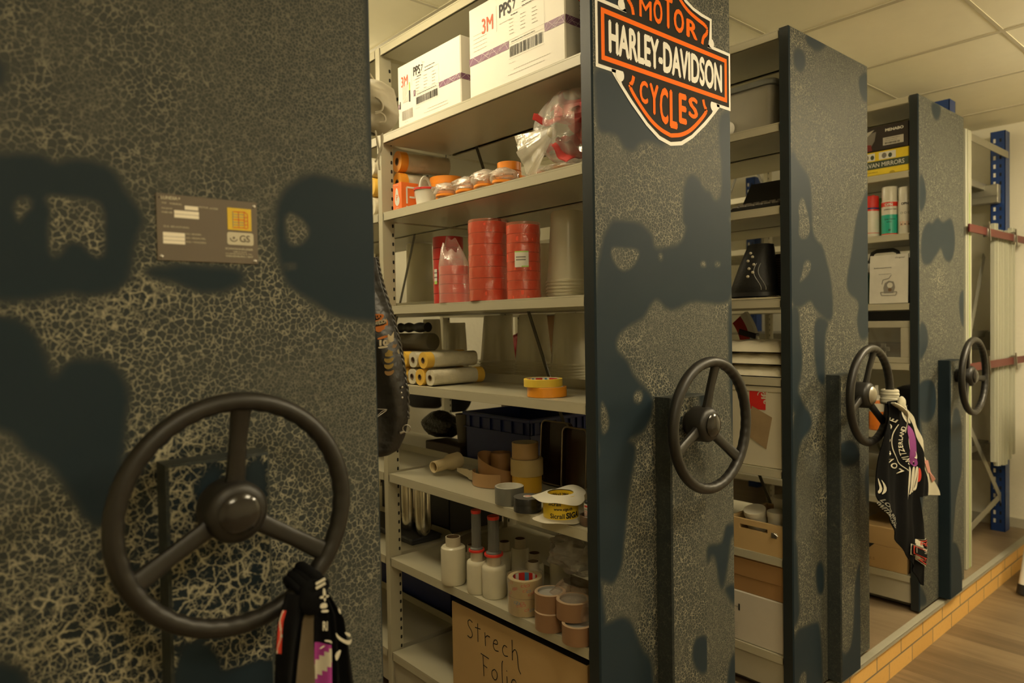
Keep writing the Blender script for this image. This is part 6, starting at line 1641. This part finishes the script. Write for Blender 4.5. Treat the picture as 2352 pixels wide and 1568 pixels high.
for j, (s, dx, dy) in enumerate((('LOVE RIDE', 0, 0), ('SWITZERLAND', -6, 6))):
    vs, fs = text_geo(s, .03, 0); wd = max(v[0] for v in vs)
    d = Vector((2060-2022, 1210-1148)); L_ = d.length; d.normalize(); n = Vector((d.y, -d.x))
    q.add([W2(*(Vector((2022+dx, 1148+dy))+d*(v[0]/wd*L_*.95)+n*(v[1]*9)), -.0018) for v in vs], fs, 4)
# small shield, cut off by the cloth edge
S = MB(); emblem(S, Matrix.Identity(4), 1.0, 0, 1, 2, dz=.004)
keep = []
pc = (2128, 1266); sx_ = 150
for i, f in enumerate(S.f):
    pts = [S.v[k] for k in f]; mx_ = max(p[0] for p in pts)
    m_ = {0: 1, 1: 0, 2: 3}[S.m[i]]
    q.add([W2(min(pc[0]+p[0]*sx_, 2121.5), pc[1]-p[1]*sx_*1.02+(p[0])*25, -.005-p[2]*.3) for p in pts], [tuple(range(len(pts)))], m_)
q.build('hanging_cloth', [M_BLKCLOTH, mat('cloth_white_print', (.55, .52, .42), .8), mat('cloth_purple_print', (.20, .02, .18), .8), mat('cloth_red_print', (.55, .04, .02), .8), mat('cloth_grey_print', (.22, .21, .18), .8)], t)
# flap behind with white border
La = [(2070, 915), (2085, 960), (2100, 1030), (2112, 1090), (2110, 1142)]; Ra = [(2084, 915), (2104, 960), (2126, 1030), (2146, 1095), (2156, 1136)]
q = MB()
fB = lambda u, v, o: W2(sample(La, v)[0]+(sample(Ra, v)[0]-sample(La, v)[0])*u, sample(La, v)[1]+(sample(Ra, v)[1]-sample(La, v)[1])*u, o+.006)
q.grid(lambda u, v: fB(u, v, 0), 20, 30, mf=lambda u, v: 1 if u > .66 else 0); q.grid(lambda u, v: fB(u, v, .003), 20, 30)
pl_ = [(2128, 1057), (2136, 1057), (2143, 1085), (2149, 1100), (2146, 1108), (2137, 1085), (2134, 1087)]
from mathutils.geometry import tessellate_polygon
tri = tessellate_polygon([[Vector((a, b, 0)) for a, b in pl_]]); q.add([W2(a, b, .0035) for a, b in pl_], [tuple(x_) for x_ in tri], 2)
o_ = q.build('rear_flap', [M_BLKCLOTH, mat('cloth_cream_border', (.50, .47, .36), .8), mat('cloth_pink_print', (.45, .20, .16), .8)], t)
def wrap_knot(t, cx, px, py, mt, k=3, name='knot', bl=(.020, .014, .020), dd=(-.010, -.006)):
    w = on(1, -.118, px, py); a = math.atan2(w[2]-.987, w[0]-cx)
    for i in range(k):
        a2 = a+(i-(k-1)/2)*.062; c = Vector((cx+.1605*math.cos(a2), -.118, .987+.1605*math.sin(a2))); rd = Vector((math.cos(a2), 0, math.sin(a2)))
        q = MB(); q.tube([c+rd*(.0235*math.cos(b_))+Vector((0, .0235*math.sin(b_), 0)) for b_ in [2*PI*j/24 for j in range(24)]], .0078+.0012*(i % 2), 10, closed=True, flat=(.9, 1))
        q.build('wrapped_fold', mt, t)
    q = MB(); d = Vector((cx+.1605*math.cos(a), -.118, .987+.1605*math.sin(a)))
    crumple(q, (d.x+dd[0], -.118-.0138-.0085-.0095-bl[1], d.z+dd[1]), bl[0], bl[1], bl[2], 12, .12, nu=30, nv=18, flatb=False); q.build(name, mt, t)
wrap_knot(t, 2.501, 2056, 912, mat('cloth_cream_border', (.50, .47, .36), .8), 5, bl=(.024, .012, .026), dd=(-.012, -.020))
q = MB(); e0 = W2(2050, 925, -.014); e1 = W2(2066, 990, -.016); pts = [e0, W2(2062, 940, -.018), W2(2072, 960, -.018), W2(2066, 992, -.016)]
q.tube([Vector(p) for p in chaikin_open(pts)], [.009, .012, .014, .015, .014, .013, .012, .009, .006, .003, .003, .002, .002][:len(chaikin_open(pts))]+[.002]*max(0, len(chaikin_open(pts))-13), 12, flat=(1, .4)); q.build('knot_tail', mat('cloth_cream_border', (.50, .47, .36), .8), t)

# bandana on the nearest wheel: knot and pleated tails
t = thing('knotted_bandana', 'black bandana with red, white and purple print tied to the nearest wheel', 'bandana', (0, 0, 0))
YA = -.160
F = bandana_field(1, ((.005, 120, 6, 0), (.003, 260, -10, 1.0)))
def tailA(L_, R_, mats, mf, off, nm, y=YA, nu=24, nv=40, pleat=3):
    q = MB()
    def f(u, v, o=0):
        a = sample(L_, v); b = sample(R_, v); w = on(1, y, a[0]+(b[0]-a[0])*u, a[1]+(b[1]-a[1])*u)
        return (w[0], y+off+o+.006*min(1, v*3)*math.sin(pleat*PI*2*u+2*v), w[2])
    q.grid(lambda u, v: f(u, v), nu, nv, mf=mf); q.grid(lambda u, v: f(u, v, .0035), nu, nv)
    for u0 in (0, 1):
        q.grid(lambda u, v, u0=u0: f(u0, v, .0035*u), 1, nv)
    q.build(nm, mats, t)
M_CP = mat('cloth_purple_print2', (.33, .035, .26), .8); M_CW = mat('cloth_white_print', (.55, .52, .42), .8); M_CR2 = mat('cloth_red_print', (.55, .04, .02), .8)
M_OLV = mat('worn_olive_cloth', (.13, .10, .06), .85, var=.25, sc=20)
def mA(u, v):
    if u < .26 and .14 < v < .50: return 2 if abs(u-.12-.08*math.sin(v*22)) > .035 else 1
    return 0
tailA([(655, 1360), (638, 1425), (634, 1500), (632, 1600), (628, 1760)], [(692, 1365), (684, 1430), (676, 1500), (668, 1600), (662, 1760)], [M_BLKCLOTH, M_CW, M_CR2], mA, -.006, 'left_tail', pleat=1)
tailA([(708, 1390), (694, 1430), (684, 1500), (679, 1600), (676, 1760)], [(726, 1390), (722, 1430), (720, 1500), (720, 1600), (720, 1760)], [M_OLV], None, -.002, 'worn_tail', pleat=.4)
def mC(u, v):
    if .44 < v < .80: return 2 if not (.57 < v+.1*u < .66) else 1
    if v > .8: return 1 if u < .6 and int(v*30) % 2 else 2
    return 0
tailA([(716, 1330), (719, 1400), (719, 1490), (718, 1600), (716, 1760)], [(738, 1330), (746, 1400), (751, 1490), (752, 1600), (756, 1760)], [M_BLKCLOTH, M_CW, M_CP], mC, -.010, 'printed_tail', pleat=.6)
tailA([(734, 1345), (746, 1400), (751, 1490), (753, 1600), (757, 1760)], [(746, 1350), (790, 1420), (802, 1490), (818, 1600), (838, 1760)], [M_BLKCLOTH], None, -.004, 'right_tail', pleat=2)
tailA([(686, 1365), (680, 1440), (674, 1520), (668, 1600), (664, 1760)], [(712, 1380), (698, 1440), (688, 1520), (682, 1600), (678, 1760)], [M_BLKCLOTH], None, .004, 'inner_tail', pleat=1)
def Wp(px, py, o): w = on(1, YA, px, py); return (w[0], YA+o, w[2])
q = MB()
def pp3(pts, m=0, o=-.021):
    p = chaikin(pts, 1); tri = tessellate_polygon([[Vector((a, b, 0)) for a, b in p]]); q.add([Wp(a, b, o) for a, b in p]+[Wp(a, b, o+.001) for a, b in p], [tuple(x_) for x_ in tri], m)
pp3([(726, 1342), (733, 1342), (735, 1368), (730, 1374)]); pp3([(720, 1360), (741, 1356), (741, 1362), (720, 1366)]); pp3([(722, 1376), (736, 1374), (738, 1386), (720, 1388)]); pp3([(723, 1391), (740, 1390), (740, 1396), (724, 1397)])
vs, fs = text_geo('RI', .02, 0); q.add([Wp(726+v[0]*15, 1437-v[1]*29, -.021) for v in vs], fs, 0)
pp3([(731, 1458), (747, 1460), (748, 1468), (744, 1464), (731, 1462)]); pp3([(720, 1476), (732, 1470), (731, 1473), (720, 1480)])
pp3([(755, 1440), (765, 1452), (785, 1462), (794, 1455), (790, 1470), (778, 1468), (760, 1456)]); pp3([(776, 1440), (790, 1444), (790, 1453), (780, 1448)]); pp3([(754, 1490), (770, 1478), (764, 1498), (757, 1508)]); pp3([(762, 1384), (768, 1392), (768, 1402), (762, 1394)])
q.build('white_print', M_CW, t)
wrap_knot(t, .357, 700, 1338, M_BLKCLOTH, 4, bl=(.024, .013, .026))
q = MB(); kw2 = on(1, -.15, 722, 1322)
for dz_ in (0, -.0065): q.tube([(kw2[0]-.010, -.176, kw2[2]+dz_-.003), (kw2[0]+.004, -.178, kw2[2]+dz_+.002)], .0022, 8)
q.build('white_piping', M_CW, t)

# ================================================================== vest and pale bag hanging in the first gap
D_ = Vector((.83, -.55, 0)).normalized(); Nn = Vector((-.55, -.83, 0)).normalized(); Q0 = Vector((.80, .25, 0))
def onv(px, py, off=0):
    """point of the upright plane through Q0 (the hanging garments' plane) seen at a pixel"""
    r_ = ray(px, py); rv = Vector(r_); c = Vector(CAMP); t_ = (Q0+Nn*off-c).dot(Nn)/rv.dot(Nn); p = c+rv*t_; return p
def sc(p): return (p-Q0).dot(D_), p.z
Rv = [(867, 592), (873, 625), (882, 660), (897, 705), (909, 745), (920, 790), (927, 830), (933, 870), (938, 905), (938, 960), (931, 1000), (916, 1032), (893, 1045), (872, 1040)]
M_LEA = mat('black_worn_leather', (.013, .011, .009), .40, var=.5, sc=22, bump=.5, bsc=45, bd=.006)
t = thing('leather_vest', 'black leather vest with metal pins and patches hanging behind the first end panel', 'vest', (0, 0, 0))
prof = [sc(onv(*p)) for p in Rv]
def vestp(u, v, ext=0):
    s, zz = sample(prof, v); l = -.17+.03*math.sin(v*3)
    if v < .12: l = -.10-.6*v
    c = (s+l)/2; hw = (s-l)/2; a = 2*PI*u
    th = (.020+.018*math.sin(min(1, v*1.4)*PI/2))*(1-.6*max(0, v-.85)/.15)
    th *= 1+.18*math.sin(6*a+5*v)+.12*math.sin(11*v+3*a)
    x_ = hw*math.copysign(abs(math.cos(a))**.8, math.cos(a)); y_ = (th+ext)*math.copysign(abs(math.sin(a))**.8, math.sin(a))
    p = Q0+D_*(c+x_)-Nn*(-y_) ; return (p.x, p.y, zz)
q = MB(); q.grid(vestp, 64, 60, cu=True)
q.grid(lambda u, v: tuple((Vector(vestp(.25*0+u, 0))+(Vector(vestp(u, 0.001))-Vector(vestp(u, 0)))*0)*(1-v)+Vector(vestp(0.5, 0))*v), 64, 1, cu=True)
q.build('body', M_LEA, t)
q = MB(); pts = [Vector((lambda p: (p.x, p.y, p.z))(onv(p[0]-1, p[1], .006))) for p in Rv[:10]]
pts = [Vector(p) for p in chaikin_open([tuple(p) for p in pts], 3)]
for ph in (0, PI): q.tube([p+D_*.0022*math.sin(i*1.1+ph)+Nn*.0022*math.cos(i*1.1+ph) for i, p in enumerate(pts)], .0024, 8)
q.build('braided_edge', mat('grey_black_lacing', (.06, .055, .045), .4, var=.4, sc=300), t)
def patch(name, fn_, mats, off=.038):
    q = MB(); fn_(q, off); return q.build(name, mats, t)
def vpx(q, pts, m=0, off=.038, k=2, th=.0015):
    p = chaikin(pts, k) if k else pts; n = len(p); tri = tessellate_polygon([[Vector((a, b, 0)) for a, b in p]])
    A_ = [tuple(onv(a, b, off+th)) for a, b in p]; B_ = [tuple(onv(a, b, off)) for a, b in p]
    q.add(A_+B_, [tuple(x_) for x_ in tri]+[(i, (i+1) % n, n+(i+1) % n, n+i) for i in range(n)], m)
def vtext(q, s, px, py, w, h, slope, m, off=.0405, bold=.03):
    vs, fs = text_geo(s, bold, 0); wd = max(v[0] for v in vs); q.add([tuple(onv(px+v[0]/wd*w, py-v[1]*h/.72+slope*v[0]/wd*w, off)) for v in vs], fs, m)
M_PO = mat('embroidered_orange', (.62, .20, .04), .7); M_PG = mat('gold_pin', (.55, .40, .14), .3, .9, var=.2, sc=200, bump=.4); M_PS = mat('silver_pin', (.55, .50, .40), .3, .8, var=.2); M_PCR = mat('embroidered_cream', (.60, .52, .36), .8)
def f1(q, o):
    vpx(q, [(848, 722), (881, 720), (882, 727), (877, 733), (877, 738), (890, 731), (892, 748), (886, 746), (882, 755), (872, 764), (862, 760), (846, 742)], 0, o)
    vpx(q, [(850, 724), (877, 722), (874, 733), (850, 738)], 1, o+.0018); vtext(q, 'MOTOR', 848, 736, 26, 10, -.25, 0, o+.004)
    vpx(q, [(845, 742), (888, 734), (889, 745), (845, 752)], 1, o+.0018); vtext(q, 'HARLEY-DAVIDSON', 834, 753, 54, 10, -.22, 2, o+.004)
    vtext(q, 'CYCLES', 852, 762, 32, 8, -.2, 0, o+.004)
patch('shield_patch', f1, [M_PO, M_STK, M_PCR])
def f2(q, o):
    for k in range(9): vpx(q, [(888+k*.5, 788-k*1.2), (890, 785-k*2.6), (905-k*.2, 760+k*2.2), (905, 764+k*2.4), (893, 792-k*.6)], 0, o+.0004*k, 1)
    vpx(q, [(866, 776), (893, 768), (895, 773), (868, 781)], 1, o); vtext(q, '10', 868, 793, 24, 12, -.03, 0, o+.003, .06); vpx(q, [(868, 796), (890, 793), (891, 798), (869, 801)], 0, o)
patch('winged_number_patch', f2, [M_PCR, M_PO])
for k, (cx_, cy_) in enumerate(((893, 812), (893, 828), (893, 842), (894, 857))):
    q = MB()
    if k == 0: vpx(q, [(884, 812), (889, 808), (892, 803), (897, 805), (903, 807), (901, 811), (903, 816), (897, 818), (890, 819), (885, 818)], 0, .040, 0, .002)
    else: vpx(q, [(cx_-11, cy_-6), (cx_-4, cy_-4), (cx_+4, cy_-5), (cx_+11, cy_-9), (cx_+11, cy_-2), (cx_+5, cy_+4), (cx_-3, cy_+6), (cx_-10, cy_+2)], 0, .040, 1, .002)
    q.build('pin', M_PG if k < 3 else mat('bronze_pin', (.45, .27, .12), .35, .8), t)
q = MB(); vpx(q, [(900, 797), (904, 789), (907, 792), (912, 789), (911, 795), (907, 799), (902, 799)], 0, .038, 1, .002); q.build('pin', mat('copper_pin', (.45, .30, .18), .35, .7), t)
q = MB(); vpx(q, [(912, 806), (915, 800), (917, 806), (918, 812), (915, 813)], 0, .030, 1, .002); q.build('pin', M_PS, t)
q = MB(); c_ = onv(934, 984, .03)
q.tube([c_+D_*(.0085*math.cos(a))+Vector((0, 0, .0085*math.sin(a))) for a in [2*PI*k/20 for k in range(20)]], .0013, 8, closed=True); q.tube([onv(919, 994, .03), onv(929, 990, .03)], [.0035, .003], 10); q.build('snap_hook', M_STEEL, t)
for (px, py) in ((923, 889), (921, 902), (923, 913)):
    q = MB(); c_ = onv(px, py, .026); crumple(q, tuple(c_), .0035, .0035, .0035, 3, .1, nu=10, nv=8, flatb=False); q.build('snap_button', M_STEEL, t)
q = MB(); q.tube([onv(866, 955, .045), onv(878, 944, .042), onv(889, 940, .040), onv(887, 943, .04), onv(866, 958, .045)], .0009, 6); q.tube([onv(866, 939, .045), onv(889, 940, .04)], .0008, 6); q.build('pocket_zip', M_STEEL, t)
q = MB(); p0 = onv(862, 598); p1 = Vector((.720, .30, 1.50)); q.tube([p0, (p0+p1)/2+Vector((0, 0, .015)), p1, Vector((.69, .31, 1.60)), Vector((.672, .32, 1.628)), Vector((.662, .325, 1.620)), Vector((.660, .325, 1.61))], .0022, 8); q.build('hanger', M_STEEL, t)
# pale mesh bag
t = thing('drawstring_bag', 'pale drawstring bag with cords hanging above the leather vest', 'bag', (0, 0, 0))
Rg = [(858, 186), (880, 194), (905, 210), (909, 224), (914, 252), (917, 264), (912, 278), (900, 292), (880, 304), (862, 308)]
pg = [sc(onv(*p)) for p in Rg]
def bagp(u, v):
    s, zz = sample(pg, v); l = -.14+.05*math.cos(v*PI); c = (s+l)/2; hw = (s-l)/2; a = 2*PI*u; th = .006+.045*math.sin(v*PI)**.7
    th *= 1+.16*math.sin(5*a+9*v)+.10*math.sin(17*v)
    p = Q0+D_*(c+hw*math.cos(a))+Nn*(th*math.sin(a)); return (p.x, p.y, zz+.004*math.sin(4*a+6*v))
q = MB(); q.grid(bagp, 50, 40, cu=True); q.build('fabric', mat('pale_nylon', (.50, .46, .35), .5, var=.08, sc=20, bump=.5, bsc=22, bd=.01), t)
for pts in ([(862, 222), (872, 228), (880, 240), (878, 255), (862, 258)], [(862, 262), (874, 258), (884, 266), (886, 280), (872, 281)], [(878, 306), (880, 325), (873, 345), (866, 365), (862, 372)], [(876, 308), (878, 330), (879, 345), (870, 360)], [(862, 300), (868, 330), (872, 350), (870, 372), (872, 390)]):
    q = MB(); pp_ = chaikin_open(pts, 2); q.tube([onv(a, b, .05 if b < 300 else .02) for a, b in pp_], .0022, 8); q.build('cord', mat('off_white_cord', (.55, .50, .38), .7), t)
q = MB(); p0 = onv(862, 190); q.tube([p0, Vector((.74, .30, 1.93)), Vector((.69, .31, 1.94)), Vector((.668, .315, 1.912)), Vector((.660, .315, 1.905))], .0025, 8); q.build('hanging_cord', mat('off_white_cord', (.55, .50, .38), .7), t)
# rolls in the second bay of unit B, next to the post
for k, (px, py, zz, m_, lb) in enumerate(((862, 395, 0, M_FILMW, 'white round roll end peeking out left of the shelf post, upper'), (862, 432, 0, M_TAPEY, 'yellow round roll end peeking out left of the shelf post'), (862, 466, 0, M_FILMW, 'white round roll end peeking out left of the shelf post, lower'))):
    w = on(0, 1.272, 855, py)
    q = MB(); q.lathe([(.012, 0), (.033, 0), (.0345, .003), (.0345, .20), (.012, .20)], 30, M=Ry(PI/2)); q.disc((0, 0, .002), .012, 1, 14, Ry(PI/2))
    solo('film_roll', q, [m_, M_CORE], lb, 'roll', (1.268, 1.085, LV[2]+.0348+.0695*(2-k)))

# goods standing on unit C, seen through the second unit
yb0 = on(0, 2.2, 1278, 740)[1]; yb1 = on(0, 2.2, 1236, 740)[1]
q = MB(); q.box(0, .24, 0, .22, 0, .229, 0, .003)
solo('brown_storage_carton', q, M_CARDD, 'brown carton seen between the frosted cups, on the unit behind', 'box', (2.205, yb0-.03, LVC[4]))
q = MB(); crumple(q, (0, 0, .075), .06, .10, .075, 31, .25, nu=34, nv=20)
solo('red_bundle', q, mat('dark_red_wrap', (.30, .01, .02), .3, bump=.6, bsc=40, bd=.006), 'dark red wrapped bundle seen between the frosted cups', 'bundle', (2.27, yb1+.20, LVC[4]+.001))
y0, y1 = on(0, 2.21, 1032, 950)[1], on(0, 2.21, 905, 950)[1]
for k, (a, b, h, lb) in enumerate(((y0+.01, y0+.17, .262, 'black sack behind the netting heap, right of its twin'), (y0+.19, y1+.05, .255, 'black sack behind the netting heap, left of its twin'))):
    q = MB(); crumple(q, (0, 0, h*.45), .10, (b-a)/2*.92, h*.5, 61+k, .10, nu=36, nv=24)
    solo('black_sack', q, mat('black_sack_cloth', (.012, .012, .013), .8, bump=.6, bsc=20, bd=.01), lb, 'sack', (2.325, (a+b)/2, LVC[5]+.006))

def crate3(label, x, y, z, w, d, h, m):
    q = crate2(w, d, h); solo('storage_crate', q, m, label, 'crate', (x, y, z))
M_CHAR = mat('charcoal_crate', (.022, .024, .028), .5)
crate3('dark navy crate at the rear of the lowest shelf, behind the lettered carton', 1.558, .40, LV[7], .262, .52, .25, M_BLUE)
crate3('charcoal crate at the rear of the stretch film shelf in the far bay', 1.558, 1.05, LV[6]+.0005, .262, .50, .235, M_CHAR)
crate3('dark navy crate at the rear of the lowest shelf in the far bay', 1.558, 1.05, LV[7], .262, .52, .25, M_BLUE)
